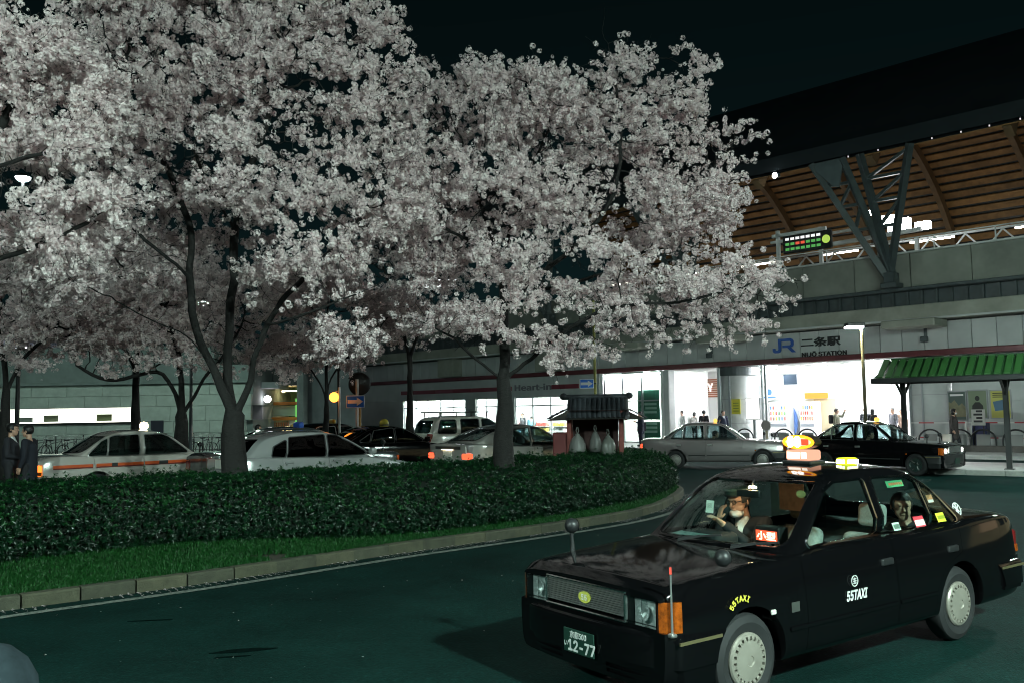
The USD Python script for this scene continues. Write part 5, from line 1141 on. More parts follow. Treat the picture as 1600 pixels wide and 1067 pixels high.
TW, DW = generic('estate_car', 'white estate car with a black rack on its roof before the lit shop', on_road(x, y), h, paint('paint_cream', (.56, .56, .50), .2), wagon_spec(), WD, pane('tinted_glass_b', (.25, .29, .29)), (4.2, 4.36, .6, .78, .8, 1.1), lens_red, (.12, .4, .52, .8, .66, .86), .85, L=4.35, mirror=(1.5, 1.1))
rk = part(TW, 'roof_rack', join(*[tube([(-1.9, y, 1.80), (-4.0, y, 1.82)], .018, 6) for y in (-.55, .55)], *[tube([(-s, -.55, 1.79), (-s, .55, 1.79)], .016, 6) for s in (1.95, 2.4, 2.85, 3.3, 3.75, 3.98)]), trim_b)
for s in (2.0, 2.6, 3.2, 3.85):
    for y in (-.55, .55): part(rk, 'rack_foot', bar((-s, y, 1.63), (-s, y, 1.80), .035), trim_b)
part(rk, 'rack_basket', join(*[tube([(-2.5, y, 1.87), (-3.3, y, 1.87)], .012, 6) for y in (-.4, 0, .4)], *[tube([(-s, -.4, 1.87), (-s, .4, 1.87)], .012, 6) for s in (2.5, 2.9, 3.3)]), trim_b)
# ------------------------------------------------------------------ people
skin_m = mat('skin', (.46, .27, .19), .55, var=.08, scale=20)
hair_b = mat('hair_black', (.010, .009, .009), .5); hair_g = mat('hair_grey', (.22, .21, .20), .6)
cloth = {}
def fabric(name, col): return mat('cloth_' + name, col, .85, var=.15, scale=18)
def hand_bones(w, d, up, size=1.0, curl=.5, r=.0085):
    """palm and five fingers from the wrist w; d = pointing direction, up = back of the hand"""
    w, d, up = (np.asarray(q, float) for q in (w, d, up)); d = d / np.linalg.norm(d); up = up - d * (up @ d); up /= np.linalg.norm(up); sd = np.cross(d, up)
    B = [[(w, .024 * size), (w + d * .04 * size, .022 * size)]]
    for k, (o, L) in enumerate(((-.030, .062), (-.010, .075), (.011, .080), (.031, .070))):
        root = w + d * .05 * size + sd * o * .8 * size; kn = w + d * .085 * size + sd * o * size
        m1 = kn + (d * math.cos(curl * .6) - up * math.sin(curl * .6)) * L * .5 * size; m2 = m1 + (d * math.cos(curl * 1.5) - up * math.sin(curl * 1.5)) * L * .38 * size
        B.append([(w + d * .01 * size + sd * o * .4 * size, .014 * size), (root, .0125 * size), (kn, r * 1.12 * size), (m1, r * size), (m2, r * .82 * size)])
    t0 = w + d * .02 * size + sd * .028 * size; t1 = t0 + (d * .5 + sd * .75 - up * .2) * .038 * size; t2 = t1 + (d * .8 + sd * .15 - up * .4) * .03 * size
    B.append([(w + d * .012 * size, .016 * size), (t0, .0135 * size), (t1, .0105 * size), (t2, .0085 * size)])
    return B
def head_mesh(ref=.012):
    """a head looking along +x, about the middle of the skull"""
    B = [[((-.012, 0, .035), .086), ((.012, 0, .02), .082)], [((.0, 0, .01), .080), ((.035, 0, -.055), .052)], [((.03, 0, -.05), .055), ((.058, 0, -.095), .026)],
         [((.03, .03, -.05), .04), ((.05, .014, -.098), .022)], [((.03, -.03, -.05), .04), ((.05, -.014, -.098), .022)],
         [((.088, 0, .012), .008), ((.110, 0, -.026), .0125)], [((.098, .012, -.032), .007), ((.098, -.012, -.032), .007)], [((.078, .038, .028), .012), ((.086, 0, .026), .012)], [((.078, -.038, .028), .012), ((.086, 0, .026), .012)],
         [((.082, .018, -.062), .009), ((.090, 0, -.060), .010)], [((.082, -.018, -.062), .009), ((.090, 0, -.060), .010)], [((.080, 0, -.078), .012), ((.074, .014, -.078), .01)],
         [((-.005, .084, .01), .014), ((-.012, .088, -.018), .010)], [((-.005, -.084, .01), .014), ((-.012, -.088, -.018), .010)]]
    return chain_mesh(B, ref, 3)
HEAD = head_mesh(.016)
def hair_mesh(kind='short'):
    s = Manifold.sphere(1, 40)
    h = s.scale((.106, .096, .108)).translate((-.012, 0, .028))
    cut = mbox(.045, .3, -.3, .3, -.3, .062) + mbox(-.3, .3, -.3, .3, -.4, -.075) + mbox(.0, .3, -.3, .3, -.3, -.005)
    h = h - cut
    if kind == 'long': h = h + (s.scale((.062, .092, .15)).translate((-.055, 0, -.06)))
    if kind == 'bob': h = h + (s.scale((.08, .1, .1)).translate((-.035, 0, -.03)) - mbox(.02, .3, -.3, .3, -.3, .3))
    v, f = VF(h.refine_to_length(.02)); v = v + (meshkit.noise(v * 60)[:, None] - .5) * .008
    return v, f
def rotz(p, a): c, s = math.cos(a), math.sin(a); p = np.asarray(p, float); return np.stack([p[..., 0] * c - p[..., 1] * s, p[..., 0] * s + p[..., 1] * c, p[..., 2]], -1)
def person(label, loc, rz, J=None, H=1.70, coat='dark suit', coat_c=(.012, .013, .018), leg_c=(.014, .014, .018), hair='short', hair_col=None, shoe_c=(.01, .01, .01), shirt=None, mask=False, bag=None, coat_long=0.0, group=None, head_turn=0.0, fine=False, extras=None, stride=.0, arm=None, female=False, head_tilt=0.0):
    """a figure facing +x at its own origin on the ground. J overrides joints."""
    k = H / 1.70; sw = .165 if female else .19
    j = dict(hip=(0, 0, .92), chest=(.0, 0, 1.22), neck=(.0, 0, 1.42), head=(.03, 0, 1.585), shl=(0, sw, 1.38), shr=(0, -sw, 1.38), ell=(-.02, sw + .06, 1.10), elr=(-.02, -sw - .06, 1.10), wrl=(.06, sw + .05, .87), wrr=(.06, -sw - .05, .87),
             hil=(0, .09, .90), hir=(0, -.09, .90), knl=(.03 + stride * .5, .095, .49), knr=(.03 - stride * .25, -.095, .49), anl=(-.02 + stride, .095, .085), anr=(-.02 - stride, -.095, .085))
    if arm: j.update(arm)
    if J: j.update(J)
    j = {a: np.array(b, float) * k for a, b in j.items()}
    P_ = thing('person', label, 'person', group, loc, rz)
    ref = .014 if fine else .05; q = lambda n, r: (j[n], r * k)
    fwd = np.array([math.cos(head_turn), math.sin(head_turn), 0])
    body = [[q('hip', .13), q('chest', .135), (j['neck'] - [0, 0, .07 * k], .085 * k), q('neck', .052), (j['head'] - [.02, 0, .03], .055 * k)]]
    for s in 'lr':
        body += [[(j['neck'] - [0, 0, .06 * k], .06 * k), q('sh' + s, .052), q('el' + s, .040), q('wr' + s, .027)], [q('hip', .11), q('hi' + s, .085), q('kn' + s, .055), q('an' + s, .04)], [q('an' + s, .04), (j['an' + s] + np.array([.13, 0, -.045]) * k, .03 * k)]]
        d = j['wr' + s] - j['el' + s]; body += hand_bones(j['wr' + s], j.get('hd' + s, d / k) if 'hd' + s in j else d, j.get('hu' + s, np.array([0, 1.0 if s == 'l' else -1.0, .2])), k, .55)
    bm = chain_mesh(body, ref, 3 if not fine else 4)
    hv = HEAD[0] * k
    if head_tilt: c, s_ = math.cos(head_tilt), math.sin(head_tilt); hv = hv @ np.array([[c, 0, s_], [0, 1, 0], [-s_, 0, c]]).T
    hv = rotz(hv, head_turn) + j['head']
    part(P_, 'body', join(bm, (hv, HEAD[1])), skin_m, smooth=50)
    def on_head(m):
        v, f = VF(m); v = v * k
        if head_tilt: c, s_ = math.cos(head_tilt), math.sin(head_tilt); v = v @ np.array([[c, 0, s_], [0, 1, 0], [-s_, 0, c]]).T
        return rotz(v, head_turn) + j['head'], f
    if hair: part(P_, 'hair', on_head(hair_mesh(hair)), hair_col or hair_b, smooth=60)
    eyes = join(*[xf(VF(Manifold.sphere(.010, 10).scale((.5, 1, .55))), loc=(.0855, o * .033, .012)) for o in (1, -1)]); part(P_, 'eyes', on_head(eyes), hair_b)
    part(P_, 'mouth', on_head(VF(Manifold.sphere(.02, 10).scale((.2, .8, .14)).translate((.0915, 0, -.066)))), mat('lips', (.32, .15, .11), .5))
    if mask: part(P_, 'face_mask', on_head(VF(Manifold.sphere(1, 20).scale((.06, .066, .045)).translate((.055, 0, -.058)) - mbox(-.3, .04, -.3, .3, -.3, .3))), mat('mask_white', (.75, .76, .78), .7), smooth=50)
    cm = fabric(coat.replace(' ', '_'), coat_c); g = .018
    top = [[q('hip', .145 + g), q('chest', .142 + g), (j['neck'] - np.array([0, 0, .085]) * k, .095 * k)]]
    if coat_long: top[0].insert(0, (j['hip'] - np.array([0, 0, coat_long]) * k, .17 * k))
    for s in 'lr': top += [[(j['neck'] - np.array([0, 0, .08]) * k, .075 * k), q('sh' + s, .068), q('el' + s, .054), (j['wr' + s] + (j['el' + s] - j['wr' + s]) * .12, .042 * k)]]
    part(P_, 'jacket', chain_mesh(top, ref, 3), cm, smooth=50)
    if shirt is not None: part(P_, 'shirt', VF(Manifold.batch_hull([Manifold.sphere(.03, 10).translate(tuple(j['neck'] + np.array(o) * k)) for o in ((.03, .04, -.0), (.03, -.04, -.0), (.105, 0, -.17), (.09, .0, -.10))])), fabric('shirt_white' if shirt == 1 else 'shirt_' + str(shirt), (.62, .63, .64)), smooth=50)
    if leg_c is not None:
        legs = []
        for s in 'lr': legs += [[q('hip', .135 + g * .4), q('hi' + s, .1), q('kn' + s, .068), (j['an' + s] + np.array([0, 0, .02]), .055 * k)]]
        part(P_, 'trousers', chain_mesh(legs, ref, 3), fabric('legs_%d' % int(leg_c[0] * 1000 + leg_c[2] * 7000), leg_c), smooth=50)
        for s in 'lr': part(P_, 'shoe', VF(Manifold.batch_hull([Manifold.sphere(.042 * k, 10).translate(tuple(j['an' + s] + np.array(o) * k)) for o in ((-.03, 0, -.04), (.15, .0, -.045), (.0, 0, .0))])), mat('shoe_black', shoe_c, .4), smooth=50)
    if extras: extras(P_, j, on_head, k)
    return P_
# ------------------------------------------------------------------ the near taxi: signs, lettering, stickers, seats, driver, passenger
white_ink = mat('decal_white', (.62, .63, .62), .45); yellow_ink = mat('decal_yellow', (.55, .50, .06), .45)
def flank(m, s, z, y=.851, o=1):
    """flat art (x right, y up) laid on the car's left side (reading towards the rear... the car's left side reads from front to back)"""
    v, f = VF(m); return np.stack([-s - v[:, 0], np.full(len(v), y) + v[:, 2], z + v[:, 1]], 1), f[:, ::-1] if False else f
def ellipse(a, b, n=40, x=0, y=0): return [(x + a * math.cos(t), y + b * math.sin(t)) for t in np.linspace(0, 2 * np.pi, n + 1)[:-1]]
def ring2(a, b, w, h0, h1, n=40):
    o = manif(prism(ellipse(a, b, n), h0, h1)); return o - manif(prism(ellipse(a - w, b - w, n), h0 - 1, h1 + 1))
def nose(m, s, y, z):
    """flat art on a surface that faces forward: right of the art is the car's left"""
    v, f = VF(m); return np.stack([-s + v[:, 2], y + v[:, 0], z + v[:, 1]], 1), f
# roof sign: pedestal box lamp below an oval
RS = part(T0, 'roof_sign', VF(rbox(-2.70, -2.52, -.125, .125, 1.575, 1.665, .02)), glow('sign_box_glow', (1, .50, .33), 1.15), smooth=40)
part(RS, 'sign_base', VF(rbox(-2.72, -2.50, -.15, .15, 1.54, 1.573, .012)), trim_b, smooth=40)
for y0, y1 in ((-.10, .03), (.045, .10)): part(RS, 'box_face', cbox(-2.519, -2.513, y0, y1, 1.592, 1.648, .002), glow('sign_face_glow', (1, .86, .72), 3.0))
OV = part(RS, 'oval_lamp', nose(manif(prism(ellipse(.165, .064), -.05, .05)), 2.60, 0, 1.735), mat('oval_case', (.02, .015, .01), .3), smooth=40)
part(RS, 'oval_ring', nose(ring2(.163, .062, .026, .051, .062), 2.60, 0, 1.735), glow('oval_orange_glow', (1, .36, .02), 2.6))
part(RS, 'oval_face', nose(manif(prism(ellipse(.135, .035), .050, .055)), 2.60, 0, 1.735), glow('oval_pale_glow', (1, .62, .42), 1.8))
part(RS, 'oval_number', nose(text('55', .080, .008, bold=5, cjk=False, center=True), 2.545, -.04, 1.735), glow('oval_white_glow', (1, .95, .9), 6.0))
part(RS, 'oval_red_panel', nose(box(-.036, .036, -.027, .027, .056, .062), 2.60, .072, 1.735), glow('oval_red_glow', (1, .12, .05), 1.2))
# small yellow green lamp near the left edge of the roof
LM = part(T0, 'roof_lamp', VF(rbox(-2.87, -2.69, .26, .38, 1.535, 1.60, .025)), glow('lamp_yellow_glow', (.80, 1, .04), 1.4), smooth=40)
part(LM, 'lamp_base', VF(rbox(-2.90, -2.66, .24, .40, 1.505, 1.533, .012)), trim_b, smooth=40)
lg = glow('lamp_letters_glow', (1, 1, .6), 6.0)
for k in range(5): part(LM, 'lamp_mark', box(-2.85 + k * .032, -2.85 + k * .032 + .022, .380, .385, 1.55, 1.585), lg)
for k in range(3): part(LM, 'lamp_mark', box(-2.690, -2.685, .28 + k * .03, .30 + k * .03, 1.55, 1.585), lg)
# number plate, bonnet badge
NP = '%s/number_plate' % T0
t = text('京都500', .036, .003, bold=2, center=True); part(NP, 'plate_lettering', nose(t, -.023, .0, .463), white_ink)
t = text('12-77', .072, .003, bold=3, cjk=False, center=True); part(NP, 'plate_lettering', nose((t[0] * [.95, 1, 1], t[1]), -.023, .035, .388), white_ink)
t = text('い', .032, .003, bold=2, center=True); part(NP, 'plate_lettering', nose(t, -.023, -.135, .392), white_ink)
bd = part(T0, 'bonnet_badge', nose(manif(prism(ellipse(.066, .040), 0, .01)), .052, 0, .723), mat('badge_yellow', (.55, .55, .10), .4))
part(bd, 'badge_number', nose(text('55', .038, .003, bold=3, cjk=False, center=True), .042, 0, .723), mat('badge_ink', (.75, .75, .7), .4))
# corner marker pole
pl = part(T0, 'corner_pole', join(tube([(-.10, .80, .60), (-.10, .80, .75), (-.1, .80, 1.0)], [.008, .007, .006], 8), VF(rbox(-.125, -.075, .775, .825, .585, .61, .01))), chrome_d, smooth=40)
part(pl, 'pole_tip', tube([(-.1, .80, .985), (-.1, .80, 1.03)], [.009, .007], 8), glow('pole_tip_glow', (1, .15, .1), 1.0))
# door lettering and badges
fd = '%s/front_door' % T0
t = text('55TAXI', .070, .003, bold=3, cjk=False); part(fd, 'door_lettering', flank((t[0] * [.74, 1, 1] + t[0][:, [1]] * [[.18, 0, 0]], t[1]), 1.90, .575), white_ink)
m = ring2(.043, .043, .006, 0, .003, 28); part(fd, 'door_badge', join(flank(m, 2.02, .715), *[flank(box(-.022, .022, q, q + .006, 0, .003), 2.02, .715) for q in (-.02, -.004, .012)], flank(box(-.004, .004, -.024, .024, 0, .0035), 2.02, .715)), white_ink)
part('%s/body' % T0, 'fender_plate', flank(box(-.045, .045, -.035, .035, 0, .003), 1.30, .62, .848), mat('fender_plate_grey', (.05, .055, .05), .4))
arc_t = [(.125 * math.cos(a), .10 * math.sin(a)) for a in np.radians(np.arange(150, 20, -18.0))]
for ch, (x, y), a in zip('55TAXI', arc_t, np.radians(np.arange(150, 20, -18.0))):
    if ch == ' ': continue
    v, f = text(ch, .038, .003, bold=4, cjk=False, center=True); v = rotz(v, a - math.pi / 2) + [x, y, 0]; part('%s/body' % T0, 'wing_lettering', flank((v, f), .735, .655, .842), yellow_ink)
# C pillar crest
yc = lambda z: float(c0['Y'](3.86)) - (z - c0['zb']) * c0['k'] + .012
m = manif(ring2(.062, .062, .010, 0, .004, 30)) + manif(box(-.008, .008, -.055, .055, 0, .004)) + manif(xf(box(-.05, .05, -.007, .007, 0, .004), rz=.7)) + manif(xf(box(-.05, .05, -.007, .007, 0, .004), rz=-.7))
v, f = VF(m); v = xf((v, f), rx=0)[0]; vv = np.stack([-3.86 - v[:, 0], v[:, 2], v[:, 1]], 1); c_, s_ = math.cos(.37), math.sin(.37)
part('%s/roof' % T0, 'pillar_crest', (np.stack([vv[:, 0], yc(1.1) - .022 + vv[:, 1] * c_ - vv[:, 2] * s_, 1.10 + vv[:, 1] * s_ + vv[:, 2] * c_], 1), f), white_ink)
# window stickers, laid on the inside of the glass
def sticker(s, z, w, h, m, name, tx=None, tm=None, th=.02, stripe=None):
    y = lambda zz: float(c0['Y'](s)) - (zz - c0['zb']) * c0['k'] - .019
    def lay(m2, d=0.0):
        v, f = VF(m2); return np.stack([-s - v[:, 0], y(z + v[:, 1]) + d + v[:, 2], z + v[:, 1]], 1), f
    S = part('%s/side_window' % T0, name, lay(box(-w / 2, w / 2, -h / 2, h / 2, 0, .001)), m)
    if stripe: part(S, 'sticker_stripe', lay(box(-w / 2 + .004, w / 2 - .004, *stripe[0], .0012, .002)), stripe[1])
    if tx: part(S, 'sticker_print', join(*[lay(box(-w * .36 + k * w * .12, -w * .36 + k * w * .12 + w * .08, -th / 2, th / 2, .0022, .003)) for k in range(7)]), tm, kind='stuff')
sk = lambda n, c: mat('sticker_' + n, c, .5)
sticker(3.02, 1.375, .25, .052, sk('green', (.10, .42, .20)), 'sticker', True, sk('red_ink', (.55, .12, .05)), .02)
sticker(2.80, 1.045, .10, .062, sk('pale', (.45, .58, .50)), 'sticker', True, sk('dark_ink', (.05, .12, .08)), .035)
sticker(3.16, 1.055, .15, .085, sk('red', (.62, .05, .07)), 'sticker', True, white_ink, .03, stripe=((-.032, .012), sk('white', (.7, .66, .66))))
sticker(3.52, 1.06, .13, .075, sk('yellow', (.60, .60, .05)), 'sticker', True, sk('ink_olive', (.2, .25, .02)), .028)
sticker(3.47, 1.22, .09, .065, sk('orange', (.50, .22, .10)), 'sticker', None, None, stripe=((-.03, -.008), sk('white', (.7, .66, .66))))
# cabin: seats with pale covers, partition, meter
cover = mat('seat_cover', (.36, .35, .33), .85, var=.2, scale=60)
seat(T0, 2.62, -.36, cover, .60); seat(T0, 2.62, .36, cover, .60)
part(T0, 'rear_seat', join(VF(rbox(-3.62, -3.05, -.64, .64, .30, .48, .06)), xf(VF(rbox(-.08, .08, -.64, .64, 0, .55, .06)), ry=-.3, loc=(-3.58, 0, .42))), sc0, smooth=40)
part(T0, 'driver_screen', cbox(-2.93, -2.92, -.62, -.02, .95, 1.32, .003), pane('screen_clear', (.8, .78, .72)))
part(T0, 'seat_poster', cbox(-2.90, -2.893, -.50, -.22, 1.08, 1.33, .002), mat('seat_poster_tan', (.30, .20, .13), .7, var=.3, scale=14))
mt = part(T0, 'meter', VF(rbox(-1.72, -1.60, .26, .49, .985, 1.115, .012)), trim_b, smooth=40)
part(mt, 'meter_display', box(-1.599, -1.594, .275, .475, 1.005, 1.085), glow('meter_red_glow', (1, .10, .04), 2.6))
t = text('小型', .05, .003, bold=2, center=True); part(mt, 'meter_lettering', nose((t[0] * [1.35, 1, 1], t[1]), 1.594, .375, 1.045), glow('meter_pale_glow', (1, .6, .45), 5.0))
part(T0, 'room_mirror', join(VF(rbox(-1.87, -1.84, -.12, .12, 1.30, 1.36, .012)), bar((-1.87, 0, 1.35), (-1.93, 0, 1.44), .012)), trim_b, smooth=40)
# small light added ahead of the driver to brighten his face and the seats
part(T0, 'cabin_lamp', VF(rbox(-1.93, -1.89, -.03, .03, 1.372, 1.39, .006)), glow('added_cabin_glow', (1, .60, .32), 420.0))
part(T0, 'rear_cabin_lamp', VF(rbox(-2.86, -2.74, -.06, .06, 1.47, 1.485, .006)), glow('added_rear_glow', (1, .66, .40), 9.0))  # added light that lifts the back seat passenger out of the dark
part(T0, 'dash_sticker', nose(manif(prism(ellipse(.045, .03), 0, .002)), 1.99, .42, 1.345), mat('sticker_olive', (.28, .30, .12), .5))
part(T0, 'dash_papers', xf(box(-.12, .12, -.17, .17, 0, .004), rz=.3, loc=(-1.62, -.40, .985)), mat('paper_teal', (.18, .26, .25), .7))
# driver
suit = (.010, .011, .015)
sh = np.array([-2.42, -.36, 0])
def lj(x, y, z): return (x, y, z)
J = dict(hip=(-.12, 0, .56), chest=(.03, 0, .87), neck=(.10, .0, 1.07), head=(.17, .0, 1.225), shl=(.05, .18, 1.04), shr=(.06, -.17, 1.04), ell=(.26, .22, .84), elr=(.23, -.22, .84), wrl=(.48, .08, 1.06), wrr=(.30, -.125, 1.06),
         hil=(0, .1, .54), hir=(0, -.1, .54), knl=(.42, .14, .62), knr=(.42, -.14, .62), anl=(.62, .14, .36), anr=(.62, -.14, .36), hdl=(.6, -.25, .55), hul=(-.4, .3, .9), hdr=(-.25, .12, 1.0), hur=(.9, -.5, .2))
def drv(P_, j, on_head, k):
    gl = mat('spectacle_black', (.01, .01, .01), .3); ang = np.linspace(0, 2 * np.pi, 15)
    rims = [tube(np.stack([0 * ang + .102, o * .034 + .023 * np.cos(ang), .010 + .016 * np.sin(ang)], 1), .0028, 5, caps=False) for o in (1, -1)]
    part(P_, 'spectacles', on_head(join(*rims, bar((.104, -.012, .014), (.104, .012, .014), .005), bar((.10, .056, .015), (.0, .086, .015), .005), bar((.10, -.056, .015), (.0, -.086, .015), .005))), gl)
    part(P_, 'face_mask', on_head(VF((Manifold.sphere(1, 30).scale((.070, .062, .042)).translate((.045, 0, -.098)) - mbox(-.3, .005, -.3, .3, -.3, .3)))), mat('mask_white', (.75, .76, .78), .7), smooth=50)
    cp = fabric('cap_teal_lit', (.035, .075, .065))  # teal light falling on the cap is mixed into its cloth colour
    cap = part(P_, 'cap', on_head(join(lathe([(.098, .066), (.104, .085), (.125, .108), (.118, .124), (.05, .132), (.001, .134)], 30))), cp, smooth=50)
    part(cap, 'cap_peak', on_head(prism([(.075 + .062 * math.cos(a), .085 * math.sin(a)) for a in np.linspace(-1.45, 1.45, 14)] + [(.06, .07), (.06, -.07)], .062, .070)), trim_b)
    part(P_, 'tie', VF(Manifold.batch_hull([Manifold.sphere(.012, 8).translate(tuple(j['neck'] + np.array(o))) for o in ((.10, 0, -.07), (.135, .02, -.20), (.135, -.02, -.20))])), mat('tie_dark', (.03, .028, .025), .6), smooth=50)
person('taxi driver in dark suit, cap and glasses, mask under chin, holding phone', NT_LOC, NT_RZ, None, 1.70) if False else None
def in_car(loc_s, loc_y):
    c, q = math.cos(NT_RZ), math.sin(NT_RZ); return (NT_LOC[0] + c * -loc_s - q * loc_y, NT_LOC[1] + q * -loc_s + c * loc_y, 0)
dl = in_car(2.30, -.34)
person('taxi driver in dark suit and cap, glasses on, phone at his ear', dl, NT_RZ, J, 1.70, coat='driver suit', coat_c=suit, leg_c=suit, shirt=1, hair='short', hair_col=mat('hair_dark_grey', (.03, .028, .026), .6), fine=True, extras=drv, head_turn=.0, head_tilt=.12)
wr = np.array(J['wrr']); ph = thing('phone', 'black mobile phone held to the taxi driver\'s ear', 'phone', loc=dl, rz=NT_RZ)
part(ph, 'case', xf(VF(rbox(-.006, .006, -.034, .034, -.07, .07, .005)), ry=-.35, rz=-.9, loc=(.22, -.108, 1.205)), mat('phone_black', (.01, .01, .012), .25), smooth=40); part(ph, 'screen', xf(box(.0062, .007, -.03, .03, -.06, .06), ry=-.35, rz=math.pi - .9, loc=(.22, -.108, 1.205)), mat('phone_screen', (.02, .02, .03), .1))
wl = np.array(J['wrl']); pp_ = thing('paper_slip', 'small white paper slip held up by the taxi driver', 'paper', loc=dl, rz=NT_RZ)
part(pp_, 'sheet', xf(prism([(-.035, -.05), (.035, -.055), (.04, .05), (-.03, .055)], 0, .0015), rx=math.pi / 2 - .2, rz=math.pi / 2 + .3, loc=(.58, .03, 1.21)), mat('paper_white', (.70, .70, .62), .7)); part(pp_, 'print', xf(box(-.02, .02, -.01, .03, .0016, .002), rx=math.pi / 2 - .2, rz=math.pi / 2 + .3, loc=(.58, .03, 1.21)), mat('paper_print', (.45, .45, .40), .7))
# passenger in the back seat
J2 = dict(hip=(-.12, 0, .54), chest=(-.10, 0, .82), neck=(-.05, 0, 1.00), head=(.0, 0, 1.145), shl=(-.08, .18, .97), shr=(-.08, -.18, .97), ell=(.05, .22, .72), elr=(.05, -.22, .72), wrl=(.25, .10, .66), wrr=(.25, -.10, .66),
          hil=(0, .1, .52), hir=(0, -.1, .52), knl=(.40, .13, .60), knr=(.40, -.13, .60), anl=(.45, .13, .38), anr=(.45, -.13, .38))
person('passenger with dark hair on the back seat of the near taxi', in_car(3.46, .40), NT_RZ, J2, 1.68, coat='passenger coat', coat_c=(.03, .03, .035), leg_c=(.02, .02, .025), hair='short', head_turn=.75, fine=True)
# ------------------------------------------------------------------ buildings on the left
stone_m = mat('left_wall_tile', (.36, .42, .38), .8, var=.16, scale=2.2, bump=.15)
stone_d = mat('left_wall_dark', (.16, .20, .19), .85, var=.2, scale=1.6)
LY = 45.0
def LX(px, y=LY): return float(at_y(px, 650, y)[0])
LB = thing('long_low_building', 'long low pale building with one glowing strip window, on the left', 'building')
x0, x1 = LX(-120), LX(392)
# wall as courses of large stone blocks left and right of the strip window and above and below it
wx0, wx1, wz0, wz1 = LX(-120), LX(207), 1.82, 2.52
zs = [(-.0, .6), (.6, 1.2), (1.2, 1.80), (2.54, 3.1), (3.1, 3.66)]
rb = np.random.default_rng(5); courses = []
for k, (a, b) in enumerate(zs):
    xx = x0 + (.9 if k % 2 else 0)
    while xx < x1 - .3:
        w = 1.8; part(LB, 'wall_block', cbox(xx + .008, min(xx + w, x1) - .008, LY + rb.uniform(-.008, .004), LY + .3, a + .006, b - .006, .01), stone_m); xx += w
for (a, b) in ((wz0 - .02, 2.54),):
    xx = wx1 + .08
    while xx < x1 - .3: part(LB, 'wall_block', cbox(xx + .008, min(xx + 1.8, x1) - .008, LY, LY + .3, a + .006, b - .006, .01), stone_m); xx += 1.8
part(LB, 'wall_core', box(x0, x1, LY + .31, LY + 9, 0, 1.8), stone_d); part(LB, 'wall_core', box(x0, x1, LY + .31, LY + 9, 2.545, 4.6), stone_d)
part(LB, 'coping', cbox(x0, x1 + .1, LY - .18, LY + .5, 3.665, 3.82, .02), stone_d); part(LB, 'upper_wall', box(x0, x1 - 2, LY + .35, LY + 6, 4.6, 5.6), stone_d)
part(LB, 'window_sill', cbox(wx0, wx1 + .1, LY - .12, LY + .3, wz0 - .1, wz0 - .02, .01), trim_b)
shopg = glow('strip_window_glow', (1, .96, .84), 2.6)
part(LB, 'window_room', box(wx0, wx1, LY + 1.6, LY + 1.65, wz0 - .02, wz1 + .02), shopg)
for i, xx in enumerate(np.arange(wx0, wx1 - .5, 1.35)):
    part(LB, 'window_pane', box(xx + .02, xx + 1.33, LY + .15, LY + .16, wz0, wz1), glass)
    if i % 2 == 0 or i % 5 == 3: part(LB, 'window_display', box(xx + .2, xx + .2 + rb.uniform(.3, .8), LY + .9, LY + .93, wz0 + .05, wz0 + rb.uniform(.25, .6)), mat(f'display_{i % 4}', [(.6, .5, .35), (.35, .42, .6), (.65, .55, .3), (.55, .5, .48)][i % 4], .7))
part(LB, 'side_door', cbox(LX(236), LX(256), LY - .04, LY - .012, .1, 1.85, .008), mat('door_dark', (.02, .022, .035), .5))
# car park deck with rows of lamps, far left above the wall
CP = thing('parking_deck', 'dark parking deck with slanting rows of white tube lamps, upper left', 'building')
y = 58.0
for z, w in ((4.7, .3), (7.2, .3)): part(CP, 'slab', box(LX(-140, y), LX(150, y), y, y + 14, z, z + w), stone_d)
for px in (-60, 10, 60, 100, 140): part(CP, 'pillar', box(LX(px, y) - .2, LX(px, y) + .2, y + .1, y + .5, 0, 7.2), stone_d)
tw = glow('park_tube_glow', (.80, .78, 1), 16.0)
for row, (pa, pb) in enumerate((((-10, 552), (95, 531)), ((-10, 585), (92, 547)))):
    for k in range(7):
        a = np.array(pa) + (np.array(pb) - pa) * (k + .1) / 7; b = np.array(pa) + (np.array(pb) - pa) * (k + .72) / 7
        part(CP, 'tube_lamp', bar(at_y(*a, y + 1 + k * 1.6), at_y(*b, y + 2 + k * 1.6), .10), tw)
part(CP, 'lit_cabin', box(LX(66, y), LX(76, y), y - .3, y - .05, 5.0, 5.9), glow('cabin_blue_glow', (.35, .5, 1), 1.0))
# passage with the small lit shop, and the dark wall next to it
y = 48.0
SH = thing('snack_shop', 'small lit shop front with orange boards in a passage under the viaduct', 'shop')
l, r = LX(415, y), LX(468, y)
part(SH, 'left_wall', cbox(LX(392, y), l, y - .6, y + 6, 0, 3.4, .02), mat('grey_render', (.30, .33, .34), .8, var=.15, scale=2)); part(SH, 'right_pillar', cbox(r, LX(478, y), y - .6, y + 6, 0, 4.6, .02), stone_d); part(SH, 'end_wall', cbox(LX(478, y) + .01, LX(556, y), y + .4, y + 1, 0, 4.8, .02), mat('grey_render_dark', (.15, .175, .18), .8, var=.15, scale=2))
part(SH, 'entrance_slab', cbox(LX(388, y), l + 1.0, y - 1.2, y + 1, 3.41, 3.75, .02), mat('grey_render', (.3, .33, .34), .8))
part(SH, 'back_wall', box(l, r, y + 5, y + 5.2, 0, 4.4), mat('shop_back_green', (.10, .20, .10), .7)); part(SH, 'lintel', box(l, r, y + 1, y + 4, 3.6, 4.6), trim_b)
org = mat('board_orange', (.62, .25, .03), .6)
for z in (2.55, 1.72): part(SH, 'orange_board', cbox(l, r, y + 1.2, y + 1.3, z, z + .17, .01), org)
